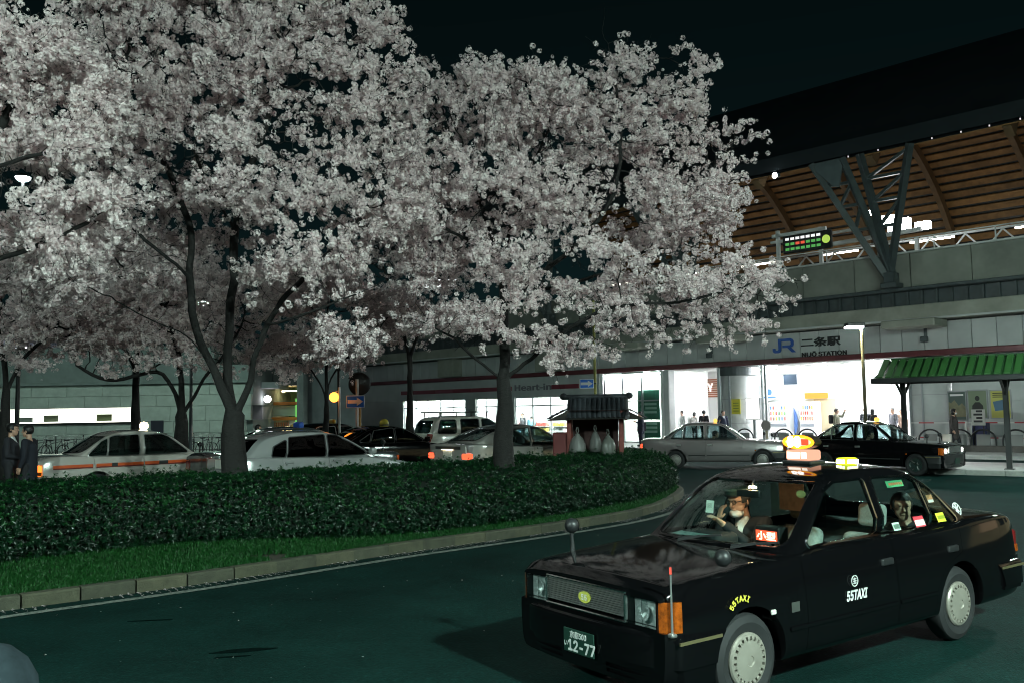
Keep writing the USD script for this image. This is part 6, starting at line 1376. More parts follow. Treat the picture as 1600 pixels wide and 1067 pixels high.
part(SH, 'ceiling_strip', box(l, r, y + .5, y + .62, 3.50, 3.56), mat('strip_ochre', (.5, .32, .06), .6)); part(SH, 'sign_band', box(l, r - .5, y + 1.5, y + 1.55, 1.95, 2.5), mat('sign_pale_green', (.30, .42, .30), .6))
part(SH, 'lit_column', box(r - .55, r - .1, y + 1.32, y + 1.6, .1, 2.9), glow('green_column_glow', (.28, 1, .22), .55)); part(SH, 'lit_counter', box(l + .95, l + 1.45, y + 1.6, y + 1.7, .5, 1.5), glow('counter_orange_glow', (1, .48, .04), 2.2))
for i in range(7): part(SH, 'wood_post', box(l + .05 + i * .13, l + .11 + i * .13, y + 1.4, y + 1.5, .1, 1.6), mat('shop_wood', (.32, .13, .075), .5))
part(SH, 'menu_board', box(l + .85, l + 1.25, y + 1.5, y + 1.55, 1.1, 1.7), mat('menu_grey', (.5, .48, .42), .6)); part(SH, 'counter_lamp', VF(Manifold.sphere(.12, 14).translate((l + 1.05, y + 1.3, .95))), glow('counter_lamp_glow', (.95, .9, 1), 12.0))
part(SH, 'globe_lamp', VF(Manifold.sphere(.19, 18).translate((float(at_y(418, 623, y - 1)[0]), y - 1.0, float(at_y(418, 623, y - 1)[2])))), glow('globe_violet_glow', (1, .90, .95), 13.0)); p = at_y(418, 623, y - 1); part(SH, 'lamp_arm', bar((p[0] - .2, y - .62, p[2] + .25), (p[0], y - 1, p[2] + .18), .05), trim_b)
part(SH, 'shop_tube', box(l + .3, r - .3, y + 2.2, y + 2.3, 3.3, 3.36), glow('shop_warm_glow', (1, .75, .35), 40.0))
# dark viaduct end block right of it (recess with a grey wall)
VB = thing('viaduct_block', 'dark stepped concrete end block of the viaduct, left of the lit shop', 'building', loc=SP0, rz=SRZ)
a = aL; part(VB, 'block_wall', cbox(a + .05, a + 6, -4, .2, .0, 6.1, .05), mat('grey_render_dark', (.15, .175, .18), .8)); part(VB, 'block_slab', cbox(a + .05, a + 7, -4, 1.4, 6.12, 6.7, .04), stone_d)
for px in (696, 850): aa = A(px, .5, 570); part(ST, 'pier', cbox(aa - 1.1, aa + .5, -.05, .8, 4.32, 5.51, .03), conc)
# railing with bicycles along the left wall
FN = thing('bicycle_fence', 'low black post railing in front of the low pale building', 'railing')
for i, xx in enumerate(np.arange(LX(45, 41), LX(392, 41), .42)): part(FN, 'post', box(xx - .018, xx + .018, 41 - .018, 41.018, 0.2, 1.27 if i % 3 == 0 else 1.1), trim_b)
for z in (.5, 1.05): part(FN, 'rail', box(LX(45, 41), LX(392, 41), 40.95, 40.978, z, z + .03), trim_b)
def bicycle(label, loc, rz, col=(.03, .03, .035), group=None):
    B = thing('bicycle', label, 'bicycle', group, loc, rz); m = mat('bike_paint', col, .4)
    ang = np.linspace(0, 2 * np.pi, 25)
    for x in (-.52, .52):
        w = part(B, 'wheel', tube(np.stack([x + .32 * np.cos(ang), 0 * ang, .33 + .32 * np.sin(ang)], 1), .018, 6, caps=False), tyre_m); part(w, 'spokes', join(*[bar((x + .31 * math.cos(t), 0, .33 + .31 * math.sin(t)), (x - .31 * math.cos(t), 0, .33 - .31 * math.sin(t)), .006) for t in np.linspace(0, math.pi, 7)[:-1]]), chrome_d)
    part(B, 'frame', join(*[tube([a, b], .016, 6) for a, b in (((-.52, 0, .33), (-.05, 0, .30)), ((-.05, 0, .30), (.40, 0, .80)), ((-.05, 0, .30), (-.18, 0, .82)), ((-.52, 0, .33), (-.15, 0, .72)), ((.40, 0, .92), (.52, 0, .33)), ((-.15, 0, .72), (.40, 0, .80)))]), m)
    part(B, 'saddle', VF(rbox(-.32, -.06, -.07, .07, .83, .89, .03)), trim_b); part(B, 'handlebar', join(tube([(.36, 0, .8), (.36, 0, 1.02)], .014, 6), tube([(.22, -.27, 1.05), (.36, -.2, 1.04), (.38, 0, 1.02), (.36, .2, 1.04), (.22, .27, 1.05)], .014, 6)), chrome_d); part(B, 'basket', join(*[bar((.48, y, .72), (.52, y, .98), .012) for y in (-.16, -.05, .05, .16)], *[bar((.75, y, .74), (.80, y, .98), .012) for y in (-.16, -.05, .05, .16)], *[bar((.5, y, .97), (.8, y, .97), .014) for y in (-.17, .17)], bar((.51, -.17, .97), (.51, .17, .97), .014), bar((.8, -.17, .97), (.8, .17, .97), .014), box(.48, .76, -.17, .17, .715, .725)), chrome_d)
    part(B, 'pedals', join(bar((-.05, -.16, .2), (-.05, .0, .3), .02), bar((-.05, .0, .3), (-.05, .16, .4), .02)), chrome_d); return B
names = ['leftmost bicycle', 'second bicycle from the left', 'third bicycle from the left', 'fourth bicycle from the left', 'fifth bicycle from the left', 'sixth bicycle from the left']
bx = [60, 85, 110, 295, 320, 345]; b0_ = None
for nm, px in zip(names, bx):
    loc = (LX(px, 39.6), 39.6, .22); lab = f'{nm} parked along the black railing by the long low building'
    if b0_ is None: b0_ = bicycle(lab, loc, math.radians(75), group='bicycles parked along the railing')
    else: copy_of(b0_, loc, math.radians(70 + px % 17), lab)
# ------------------------------------------------------------------ canopy, stall, poles, signs, racks
def ground_at(px, py, z=0.0): p = on_z(px, py, z); return p
# the green ribbed canopy over the stop on the right
cd = np.array([-.80, .60, 0]); cd /= np.linalg.norm(cd); cn = np.array([-cd[1], cd[0], 0.0])
pz = at_y(1570, 600, 25.6); C0 = np.array([pz[0], pz[1], 0.0]); crz = math.atan2(cd[1], cd[0])
CN = thing('canopy', 'green ribbed canopy on dark posts at the kerb on the right', 'canopy', loc=C0, rz=crz)
green = [mat('canopy_green', (.024, .085, .022), .45, var=.15, scale=2), mat('canopy_green_dark', (.012, .045, .014), .5)]
def c_a(px, py, b):
    d = ray(px, py); o = C0 + cn * b; t = ((o - CAM) @ cn) / (d @ cn); p = CAM + d * t; return float((p - C0) @ cd), float(p[2])
ea, ez = c_a(1364, 588, 1.0)
x0, x1 = -7.0, ea; zE_, zR = ez - .05, ez + .50
n = int((x1 - x0) / .24)
for i in range(n):
    xa = x0 + i * .24
    for sgn in (1, -1):
        P_ = np.array([[[xa, sgn * 1.0, zE_], [xa + .16, sgn * 1.0, zE_]], [[xa, sgn * .06, zR], [xa + .16, sgn * .06, zR]]])
        if sgn > 0: P_ = P_ + np.array([0, 0, .035])
        v, f = quad_grid(P_); v2 = np.vstack([v, v - [0, 0, .03]]); f2 = np.vstack([f, f[:, ::-1] + 4, [[0, 1, 5], [0, 5, 4], [2, 6, 7], [2, 7, 3], [0, 4, 6], [0, 6, 2], [1, 3, 7], [1, 7, 5]]])
        part(CN, 'roof_slat', (v2, f2), green[0])
for sgn in (1, -1): part(CN, 'roof_sheet', quad_grid(np.array([[[x0, sgn * 1.0, zE_ - .005], [x1, sgn * 1.0, zE_ - .005]], [[x0, 0, zR - .005], [x1 - .35, 0, zR - .005]]])), green[1])
part(CN, 'ridge', cbox(x0, x1 - .3, -.07, .07, zR + .0, zR + .06, .015), green[1]); part(CN, 'hip_end', (np.array([[x1, -1, zE_], [x1, 1, zE_], [x1 - .35, 0, zR]]), np.array([[0, 1, 2]])), green[1])
for sgn in (1, -1): part(CN, 'gutter', cbox(x0, x1 + .06, sgn * 1.0 - .06, sgn * 1.0 + .06, zE_ - .16, zE_ - .01, .015), trim_b)
part(CN, 'eave_beam', cbox(x1 - .02, x1 + .06, -.94, .94, zE_ - .16, zE_ - .01, .01), trim_b)
a2, _ = c_a(1413, 650, 0)
for xa in (a2, 0.0, -4.6):
    q = part(CN, 'post', cbox(xa - .07, xa + .07, -.07, .07, .14, zE_ - .02, .012), trim_b); part(q, 'post_bracket', join(bar((xa, -.07, zE_ - .55), (xa, -.85, zE_ - .1), .06), bar((xa, .07, zE_ - .55), (xa, .85, zE_ - .1), .06)), trim_b); part(q, 'post_foot', cbox(xa - .13, xa + .13, -.13, .13, .125, .16, .01), trim_b)
# kerbed island under the canopy
kz = mat('stop_paving', (.33, .34, .33), .8, var=.15, scale=3); sk_m = mat('stop_kerb', (.22, .23, .21), .85, var=.2, scale=4)
solo('stop_pavement', xf(cbox(-30, a2 + .5, -3.2, .62, -.2, .135, .01), rz=crz, loc=C0), kz, kind='structure')
KS = thing('stop_kerb', kind='structure'); 
for i, xa in enumerate(np.arange(-12, a2 + .4, 1.0)): part(KS, 'kerb_stone', xf(cbox(xa + .006, xa + .994, .63, .80, -.1, .14, .012), rz=crz, loc=C0), sk_m)
# tile roofed stall on the island's tip, red posts, bags hanging from it
S0 = np.array([*at_y(931, 700, 21.9)[:2], 0.0]); S0[2] = float(soil_z(S0[:1], S0[1:2])[0]); srz = math.radians(-6)
SL_Z = .88
SL = thing('stall', 'small stall with a grey tiled roof and red posts behind the hedge tip', 'stall', loc=S0, rz=srz); place(SL, S0, srz, (1, 1, SL_Z))
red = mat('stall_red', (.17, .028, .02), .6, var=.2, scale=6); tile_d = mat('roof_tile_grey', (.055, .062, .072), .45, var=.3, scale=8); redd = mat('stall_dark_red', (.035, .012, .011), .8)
zr, ze, hx, hy = 2.26, 1.74, .78, .80
for px_ in (-.62, .62):
    for py_ in (-.45, .45): part(SL, 'post', cbox(px_ - .055, px_ + .055, py_ - .055, py_ + .055, 0, 1.85, .008), red)
part(SL, 'beam', cbox(-.75, .85, -.52, -.40, 1.70, 1.84, .01), red); part(SL, 'beam', cbox(-.75, .85, .40, .52, 1.70, 1.84, .01), red); part(SL, 'beam', cbox(.60, .70, -.75, .75, 1.842, 1.93, .01), red); part(SL, 'beam', cbox(-.70, -.60, -.75, .75, 1.842, 1.93, .01), red)
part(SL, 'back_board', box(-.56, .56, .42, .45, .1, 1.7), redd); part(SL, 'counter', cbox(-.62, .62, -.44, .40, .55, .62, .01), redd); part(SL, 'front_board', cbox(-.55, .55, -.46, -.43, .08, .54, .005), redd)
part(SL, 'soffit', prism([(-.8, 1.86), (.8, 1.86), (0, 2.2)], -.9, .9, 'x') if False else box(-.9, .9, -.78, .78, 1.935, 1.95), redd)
# gable roof: ridge along x, lower lean-to skirts at both ends
def slope_tiles(parent, p0, p1, q0, q1, nt, nr, name='tile_row'):
    """rows of curved tiles between the ridge edge p0-p1 and the eave edge q0-q1"""
    p0, p1, q0, q1 = (np.array(t, float) for t in (p0, p1, q0, q1))
    nrm = np.cross(p1 - p0, q0 - p0); nrm /= np.linalg.norm(nrm); nrm *= np.sign(nrm[2])
    for k in range(nt):
        u0, u1 = (k + .03) / nt, (k + .97) / nt; rows = []
        for r_ in range(nr * 2 + 1):
            v = r_ / (nr * 2); lift = .018 * (1 - (r_ % 2)) if r_ < nr * 2 else 0
            row = []
            for w in np.linspace(0, 1, 5):
                u = u0 + (u1 - u0) * w; a = p0 + (p1 - p0) * u; b = q0 + (q1 - q0) * u
                row.append(a + (b - a) * v + nrm * (.028 * math.sin(math.pi * w) + lift + .006))
            rows.append(row)
        part(parent, name, quad_grid(np.array(rows)), tile_d, smooth=40)
slope_tiles(SL, (-.66, 0, zr + .02), (.74, 0, zr + .02), (-.66, -.95, ze), (.74, -.95, ze), 12, 6); slope_tiles(SL, (-.66, 0, zr + .02), (.74, 0, zr + .02), (-.66, .95, ze), (.74, .95, ze), 12, 6)
slope_tiles(SL, (-.62, -.55, 2.0), (-.62, .55, 2.0), (-1.15, -.8, ze - .03), (-1.15, .8, ze - .03), 9, 4); slope_tiles(SL, (.70, -.55, 2.0), (.70, .55, 2.0), (1.22, -.8, ze - .03), (1.22, .8, ze - .03), 9, 4)
part(SL, 'roof_base', join(prism([(-.93, ze - .03), (.93, ze - .03), (0, zr)], -.65, .73, 'x'), prism([(-1.14, ze - .055), (-.6, ze - .055), (-.6, 1.97)], -.78, .78, 'y'), prism([(.68, ze - .055), (1.2, ze - .055), (.68, 1.97)], -.78, .78, 'y')), mat('roof_timber', (.05, .045, .04), .8))
part(SL, 'ridge_tiles', join(tube([(-.74, 0, zr + .06), (.82, 0, zr + .06)], .075, 10), *[VF(Manifold.sphere(.10, 12).translate((x, 0, zr + .08))) for x in (-.76, .84)]), tile_d, smooth=40)
for o in (1, -1):
    part(SL, 'verge_tiles', tube([(.76, 0, zr + .02), (.76, o * .5, (zr + ze) / 2 - .0), (.76, o * .97, ze + .0)], .055, 8), mat('verge_grey', (.15, .15, .155), .5), smooth=50); part(SL, 'gable_board', bar((.735, 0, zr - .1), (.735, o * .85, ze - .03), .05, .10), red)
part(SL, 'red_chest', cbox(-1.02, -.64, -.40, .2, .62, 1.35, .02), mat('chest_red', (.16, .028, .028), .6)); part(SL, 'black_box', cbox(.68, 1.05, -.3, .1, .0, .42, .03), trim_b)
def bag(x, y, z, w, h, label, tint):
    B = thing('plastic_bag', label, 'bag', 'plastic bags hanging from the stall', loc=S0, rz=srz)
    z *= SL_Z; h *= SL_Z; w *= 1.25; pr = [(.05, h), (.06, h * .93), (w * .62, h * .80), (w * .9, h * .55), (w, h * .24), (w * .86, h * .05), (.01, 0)]
    v, f = lathe(pr[::-1], 18); nn = meshkit.noise(v * 14 + z * 9); v[:, :2] *= (1 + .28 * (nn[:, None] - .5)); v[:, 1] *= .7
    part(B, 'bag_body', (v + [x, y, z], f), tint, smooth=60); part(B, 'bag_handles', join(tube([(x, y, z + h * .97), (x - .03, y, z + h + .08), (x - .01, y, z + h + .16)], .012, 5), tube([(x, y, z + h * .97), (x + .03, y, z + h + .07), (x + .01, y, z + h + .16)], .012, 5)), tint)
plast = mat('plastic_white', (.27, .27, .26), .35, trans=.45)
bag(-.42, -.56, .70, .17, .62, 'leftmost white plastic bag hanging full under the tiled stall roof', plast); bag(.0, -.56, .82, .12, .55, 'narrow white plastic bag hanging between two fuller ones', plast); bag(.30, -.58, .68, .16, .58, 'rightmost bulging plastic bag next to the red post', mat('plastic_clear', (.22, .23, .21), .25, trans=.5))
# arrow signs on poles
def arrow_sign(label, px, py, y, w, h, pole_px, pole_top, pole_col, arrow_col, cover=None):
    p = at_y(px, py, y); b = at_y(pole_px, py, y); g = float(ground_z(np.array([b[0]]), np.array([b[1]]))[0])
    S = thing('arrow_sign', label, 'sign', loc=(b[0], b[1], g), rz=0); top = float(at_y(pole_px, pole_top, y)[2]) - g; zc = p[2] - g; xo = p[0] - b[0]
    part(S, 'pole', cyl(.045, 0, top, 14), pole_col, smooth=40)
    part(S, 'board', xf(cbox(-w / 2, w / 2, -.075, -.055, -h / 2, h / 2, .004), loc=(xo, 0, zc)), mat('sign_rim', (.85, .86, .86), .4)); part(S, 'blue_field', xf(box(-w / 2 + .02, w / 2 - .02, -.079, -.0755, -h / 2 + .02, h / 2 - .02), loc=(xo, 0, zc)), mat('sign_blue', (.02, .16, .70), .4))  # rim and field colours brightened to stand in for headlight glow
    ar = [(-.42 * w, -.09 * h * 1.6), (.08 * w, -.09 * h * 1.6), (.08 * w, -.34 * h), (.42 * w, 0), (.08 * w, .34 * h), (.08 * w, .09 * h * 1.6), (-.42 * w, .09 * h * 1.6)]
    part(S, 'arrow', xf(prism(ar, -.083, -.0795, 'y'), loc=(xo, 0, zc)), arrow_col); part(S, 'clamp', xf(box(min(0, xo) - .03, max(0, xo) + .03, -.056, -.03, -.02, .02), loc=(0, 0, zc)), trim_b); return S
whitep = mat('pole_white', (.55, .56, .55), .5, var=.15, scale=5)
arrow_sign('blue one-way sign with a peach-lit arrow on a white pole, left of the stall', 556, 627, 27.5, .56, .38, 558, 592, whitep, mat('arrow_headlit', (.92, .74, .58), .5))  # headlight glow on this sign is put into the arrow colour
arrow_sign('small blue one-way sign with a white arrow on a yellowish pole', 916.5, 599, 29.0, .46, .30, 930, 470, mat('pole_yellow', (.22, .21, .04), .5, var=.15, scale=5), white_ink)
# round traffic mirror behind the first sign
p = at_y(562, 600, 28.6); g = float(ground_z(np.array([p[0]]), np.array([p[1]]))[0]); Mi = thing('traffic_mirror', 'dark round traffic mirror seen from behind, above the peach-lit arrow sign', 'mirror', loc=(p[0], p[1], g))
part(Mi, 'mirror_back', xf(lathe([(.34, 0), (.36, .03), (.30, .09), (.001, .13)], 28), rx=math.pi / 2, loc=(0, 0, p[2] - g)), trim_b, smooth=40); part(Mi, 'pole', cyl(.045, 0, p[2] - g + .1, 12), mat('pole_ochre', (.35, .22, .04), .5)); part(Mi, 'hood', xf(prism([(.38 * math.cos(t), .38 * math.sin(t)) for t in np.linspace(.5, math.pi - .5, 14)] + [(.35 * math.cos(t), .35 * math.sin(t)) for t in np.linspace(math.pi - .5, .5, 14)], -.22, .02, 'y'), loc=(0, 0, p[2] - g)), trim_b)
# street lamps in view
def shoebox_lamp(label, px, py, y, base_py, pole_col, w=.75, strength=950):
    p = at_y(px, py, y); g = 0.15 if y > 26 and p[0] > 5 else float(ground_z(np.array([p[0]]), np.array([p[1]]))[0]); Hh = p[2] - g
    L_ = thing('street_lamp', label, 'street lamp', loc=(p[0] + .3, p[1], g)); part(L_, 'pole', lathe([(.09, 0), (.085, .1), (.06, .12), (.05, Hh)], 14), pole_col, smooth=40)
    hd = part(L_, 'lamp_head', cbox(-w * .72, w * .10, -.16, .16, Hh - .0, Hh + .13, .02), trim_b); part(hd, 'lamp_panel', cbox(-w * .70, w * .04, -.14, .14, Hh - .055, Hh - .002, .01), glow('street_lamp_glow', (.97, 1, .97), strength)); return L_
shoebox_lamp('lit shoebox street lamp on an ochre pole behind the second black taxi', 1332, 511, 30.0, 700, mat('pole_ochre_dark', (.06, .05, .016), .5, var=.2, scale=4))
def globe_lamp(label, px, py, y, col, s, r, pole, poleoff=0.0):
    p = at_y(px, py, y); g = float(ground_z(np.array([p[0]]), np.array([p[1]]))[0]); q = thing('globe_lamp', label, 'street lamp', loc=(p[0], p[1], g)); h_ = p[2] - g
    part(q, 'pole', xf(cyl(.04, 0, h_ + .3, 10), loc=(poleoff, 0, 0)), pole); part(q, 'lamp_arm', bar((poleoff, 0, h_ + .2), (0, 0, h_ + .14), .03), pole); part(q, 'globe', VF(Manifold.sphere(r, 18).translate((0, 0, h_))), glow(col[0], col[1], s)); return q
globe_lamp('orange globe lamp on a slim white pole under the pink blossom', 522, 620, 27.0, ('orange_globe_glow', (1, .27, .03)), 6.0, .15, whitep, .16)
# park lamp with a white shade, left of the arrow sign
p = at_y(529, 566, 30.0); g = .22; q = thing('shade_lamp', 'unlit post lamp with a round white shade among pink blossom', 'street lamp', loc=(p[0], p[1], g)); part(q, 'pole', cyl(.05, 0, p[2] - g - .05, 12), trim_b); part(q, 'lamp_body', xf(lathe([(.06, -.28), (.20, .02), (.22, .10), (.06, .12)], 18), loc=(0, 0, p[2] - g)), trim_b); part(q, 'shade', xf(lathe([(.06, .125), (.42, .10), (.44, .16), (.2, .30), (.001, .34)], 24), loc=(0, 0, p[2] - g - .05)), mat('lamp_shade', (.6, .62, .66), .5, trans=.3), smooth=40)
# bright lamp in the crown on the left
p = at_y(36, 279, 34.0); q = thing('street_lamp', 'bright white street lamp shining through the blossom on the left', 'street lamp', loc=(p[0], p[1], .22)); h_ = p[2] - .22
part(q, 'pole', lathe([(.09, 0), (.05, h_)], 12), trim_b, smooth=40); part(q, 'lamp_head', xf(lathe([(.30, .03), (.20, .16), (.001, .2)], 18), loc=(0, 0, h_)), trim_b); part(q, 'lamp_bowl', xf(lathe([(.001, -.14), (.16, -.11), (.24, -.03), (.25, .025)], 18), loc=(0, 0, h_)), glow('crown_lamp_glow', (.86, 1, .95), 600.0), smooth=True)
# signs, racks, railing before the station
def rack(px, py, b, label, group='bicycle stands before the station'):
    a = A(px, b, py); return SW(a, b, .15), label
rk_lab = ['leftmost arched bicycle stand, showing past the silver taxi windscreen', 'arched bicycle stand before the vending machine with the blue half disc', 'arched bicycle stand just above the oval roof sign', 'arched bicycle stand before the right round column', 'arched bicycle stand behind the walking woman', 'arched bicycle stand below the yellow poster', 'arched bicycle stand at the right edge of the picture']
RK0 = None
for lab, px in zip(rk_lab, (1164, 1225, 1262, 1454, 1500, 1537, 1588)):
    loc = SW(A(px, 2.0, 690), 2.0, .15)
    if RK0 is None:
        RK0 = thing('bicycle_stand', lab, 'bicycle stand', 'bicycle stands before the station', loc, SRZ)
        an = np.linspace(0, math.pi, 15); part(RK0, 'hoop', tube([(.45, 0, 0)] + [(.45 * math.cos(t), 0, .42 + .42 * math.sin(t)) for t in an] + [(-.45, 0, 0)], .035, 8), trim_b, smooth=50); part(RK0, 'plate', box(-.25, .25, -.012, .012, .12, .66), mat('stand_plate', (.16, .17, .165), .5)); part(RK0, 'rail', tube([(-.44, 0, .1), (.44, 0, .1)], .02, 6), trim_b)
    else: copy_of(RK0, loc, SRZ, lab)
loc = SW(A(1197, 2.6, 664), 2.6, .15); zc = FA(1197, 664, 2.6)[1] - .15
q = thing('round_sign', 'round grey sign on a short post in front of the vending machine', 'sign', loc=loc, rz=SRZ); part(q, 'disc', face(xf(cyl(.24, 0, .02, 26), loc=(0, zc, 0))), mat('disc_grey', (.22, .2, .19), .5)); part(q, 'disc_rim', face(xf(ring2(.245, .245, .03, .021, .026, 26), loc=(0, zc, 0))), mat('disc_rim', (.32, .3, .29), .5)); part(q, 'post', box(-.06, .06, -.06, -.005, 0, zc - .1), mat('disc_post', (.3, .28, .2), .6))
RL = thing('red_white_railing', 'red and white barred low railing before the poster wall', 'railing', loc=SP0, rz=SRZ); rw = [mat('rail_red', (.42, .05, .06), .5), mat('rail_white', (.6, .6, .58), .5)]
ra = A(1425, 1.2, 680)
for z in (.62, 1.22):
    for i, a in enumerate(np.arange(-18, ra, .6)): part(RL, 'rail_bar', box(a, min(a + .597, ra), 1.17, 1.21, z, z + .05), rw[i % 2])
for a in np.arange(-18, ra, 2.4): part(RL, 'rail_post', box(a - .03, a + .03, 1.11, 1.165, .15, 1.3), rw[1])
solo('planter_edge', xf(cbox(-20, A(1465), 1.9, 2.3, .1, .38, .02), rz=SRZ, loc=SP0), mat('planter_stone', (.07, .065, .06), .8, var=.2, scale=3), 'long low dark stone edging below the poster wall', 'edging')
# posters on the right wall
def poster(label, px0, px1, y0, y1, cols, art):
    l, r = A(px0, -.3, 632), A(px1, -.3, 632); z1, z0 = FA((px0 + px1) / 2, y0, -.3)[1], FA((px0 + px1) / 2, y1, -.3)[1]
    Q = thing('poster', label, 'poster', loc=SP0, rz=SRZ); part(Q, 'frame', cbox(r - .05, l + .05, -.318, -.27, z0 - .05, z1 + .05, .01), alu); part(Q, 'sheet', box(r, l, -.268, -.262, z0, z1), cols)
    art(Q, l, r, z0, z1)
def art_hills(Q, l, r, z0, z1):
    w, h_ = l - r, z1 - z0; pts = [(0, .1), (0, .45), (.2, .6), (.4, .5), (.65, .72), (.85, .6), (1, .65), (1, .1)]
    part(Q, 'printed_hills', prism([(r + x * w, z0 + y * h_) for x, y in pts], -.261, -.259, 'y'), mat('print_olive', (.16, .15, .09), .7, var=.3, scale=3)); part(Q, 'printed_text', box(r + .1 * w, l - .1 * w, -.258, -.256, z0 + .86 * h_, z0 + .93 * h_), white_ink)
def art_figure(Q, l, r, z0, z1):
    c, w, h_ = (l + r) / 2, l - r, z1 - z0; part(Q, 'printed_figure', join(prism([(c + .13 * w * math.cos(t), z0 + .72 * h_ + .13 * w * 1.2 * math.sin(t)) for t in np.linspace(0, 6.2, 18)], -.261, -.259, 'y'), prism([(c - .34 * w, z0 + .05 * h_), (c + .34 * w, z0 + .05 * h_), (c + .30 * w, z0 + .45 * h_), (c + .12 * w, z0 + .58 * h_), (c - .12 * w, z0 + .58 * h_), (c - .30 * w, z0 + .45 * h_)], -.261, -.259, 'y')), mat('print_dark', (.02, .022, .02), .6))
def art_text(Q, l, r, z0, z1):
    w, h_ = l - r, z1 - z0; part(Q, 'printed_panel', prism([(r + .15 * w, z0 + .3 * h_), (l - .2 * w, z0 + .25 * h_), (l - .1 * w, z0 + .6 * h_), (r + .3 * w, z0 + .68 * h_)], -.261, -.259, 'y'), mat('print_blue', (.08, .16, .25), .6))
    for k in range(3): part(Q, 'printed_text', box(r + .1 * w, l - .1 * w, -.261, -.259, z0 + (.76 + .07 * k) * h_, z0 + (.79 + .07 * k) * h_), mat('print_dark', (.02, .022, .02), .6))
poster('dark landscape poster, leftmost on the wall right of the column', 1483, 1509, 612, 655, mat('sheet_teal', (.06, .09, .08), .6), art_hills); poster('greenish poster showing a dark figure, middle of the wall', 1514, 1542, 610, 652, mat('sheet_green', (.16, .20, .13), .6), art_figure); poster('yellow poster with a blue patch, rightmost on the wall', 1549, 1579, 610, 652, mat('sheet_yellow', (.42, .40, .10), .6), art_text)
b_ = 1.6; a0, z0 = FA(1540, 664, b_); a1, z1 = FA(1517, 639, b_)
q = thing('notice_board', 'white notice with lines of writing standing on a dark blue box', 'notice', loc=SP0, rz=SRZ); part(q, 'board', cbox(a0, a1, b_ - .03, b_, z0, z1, .008), mat('notice_white', (.42, .42, .40), .6)); 
for k in range(4): part(q, 'writing', box(a0 + .1, a1 - .08 - .1 * (k % 2), b_ + .001, b_ + .004, z0 + .12 + k * (z1 - z0) * .21, z0 + .2 + k * (z1 - z0) * .21), blackm)
part(q, 'blue_box', cbox(a0 - .02, a1 + .02, b_ - .45, b_ - .04, .15, z0 + .1, .02), mat('box_blue', (.02, .025, .09), .5)); part(q, 'legs', join(box(a0 + .05, a0 + .1, b_ - .03, b_, .15, z0), box(a1 - .1, a1 - .05, b_ - .03, b_, .15, z0)), trim_b)
# the grey round object at the lower left corner
p = on_z(-26, 1010, 1.0); q = thing('bollard', 'grey rounded object cut off by the lower left corner', 'bollard', loc=(p[0], p[1], 0))
part(q, 'dome', xf(lathe([(.24, .0), (.24, .76), (.23, .84), (.19, .92), (.12, .985), (.05, 1.01), (.001, 1.015)], 36), loc=(0, 0, 0)), mat('bollard_grey', (.022, .032, .038), .9, var=.25, scale=14, spec=.1), smooth=45); part(q, 'collar', cyl(.228, .55, .60, 36), mat('bollard_dark', (.06, .07, .08), .5))
# the lit rooftop letters seen through the blossom
SG = thing('lit_lettering', 'bright white lit lettering glimpsed through the middle blossom', 'sign'); y = 62.0
l_, r_ = at_y(652, 450, y), at_y(716, 444, y); lgl = glow('letters_white_glow', (.95, .98, 1), 5.0)
for k in range(6):
    xk = l_[0] + (r_[0] - l_[0]) * k / 6; wk = (r_[0] - l_[0]) / 6 * .72; part(SG, 'lit_letter', join(box(xk, xk + wk, y - .1, y, l_[2], l_[2] + .09), box(xk, xk + wk, y - .1, y, l_[2] + .45, l_[2] + .54), box(xk + wk * .4, xk + wk * .6, y - .1, y, l_[2] + .091, l_[2] + .449)), lgl)
part(SG, 'letter_frame', join(box(l_[0], r_[0], y + .02, y + .1, l_[2] - .15, l_[2] - .08), *[box(x, x + .08, y + .02, y + .1, 6.9, l_[2] - .1) for x in np.linspace(l_[0] + .2, r_[0] - .3, 4)]), dark_st)
# ------------------------------------------------------------------ people about the station and the rank
def stand(px, y, label, z=None, face_to=None, **k):
    p = at_y(px, 660, y); g = z if z is not None else float(ground_z(np.array([p[0]]), np.array([p[1]]))[0])
    return person(label, (p[0], p[1], g), k.pop('rz', 0.0), **k)
def at_front(px, b, label, **k):
    loc = SW(A(px, b, 660), b, .162 if b < -.5 else .15); return person(label, tuple(loc), k.pop('rz', 0.0), **k)
R = math.radians
stand(18, 18.3, 'man in dark suit and white shirt standing at the left edge', rz=R(10), shirt=1, coat_c=(.016, .016, .022), H=1.74, arm=dict(wrl=(.2, .1, 1.05), wrr=(.2, -.08, 1.02), ell=(.02, .25, 1.08), elr=(.02, -.25, 1.08)))
stand(46, 18.0, 'man in dark coat turned left beside the striped taxi tail', rz=R(185), coat='dark coat', coat_c=(.008, .010, .018), H=1.70, coat_long=.3)
stand(392, 27.5, 'dark figure on the bicycle behind the forked trunk', rz=R(0), coat='black jacket', coat_c=(.008, .008, .01), H=1.62, J=dict(hip=(-.1, 0, .88), chest=(.08, 0, 1.15), neck=(.18, 0, 1.33), head=(.24, 0, 1.48), shl=(.15, .18, 1.30), shr=(.15, -.18, 1.30), ell=(.3, .22, 1.1), elr=(.3, -.22, 1.1), wrl=(.42, .2, 1.04), wrr=(.42, -.2, 1.04), knl=(.18, .12, .58), knr=(.1, -.12, .5), anl=(.0, .14, .28), anr=(-.02, -.14, .2)))
p = at_y(392, 660, 27.5); bicycle('bicycle being ridden by the dark figure behind the forked trunk', (p[0] + .05, p[1], .22), 0.0)
def umbrella(P_, j, on_head, k): part(P_, 'shoulder_bag', VF(rbox(-.34, -.12, -.26, -.08, .75, 1.2, .05)), fabric('bag_dark', (.012, .012, .02)), smooth=50)
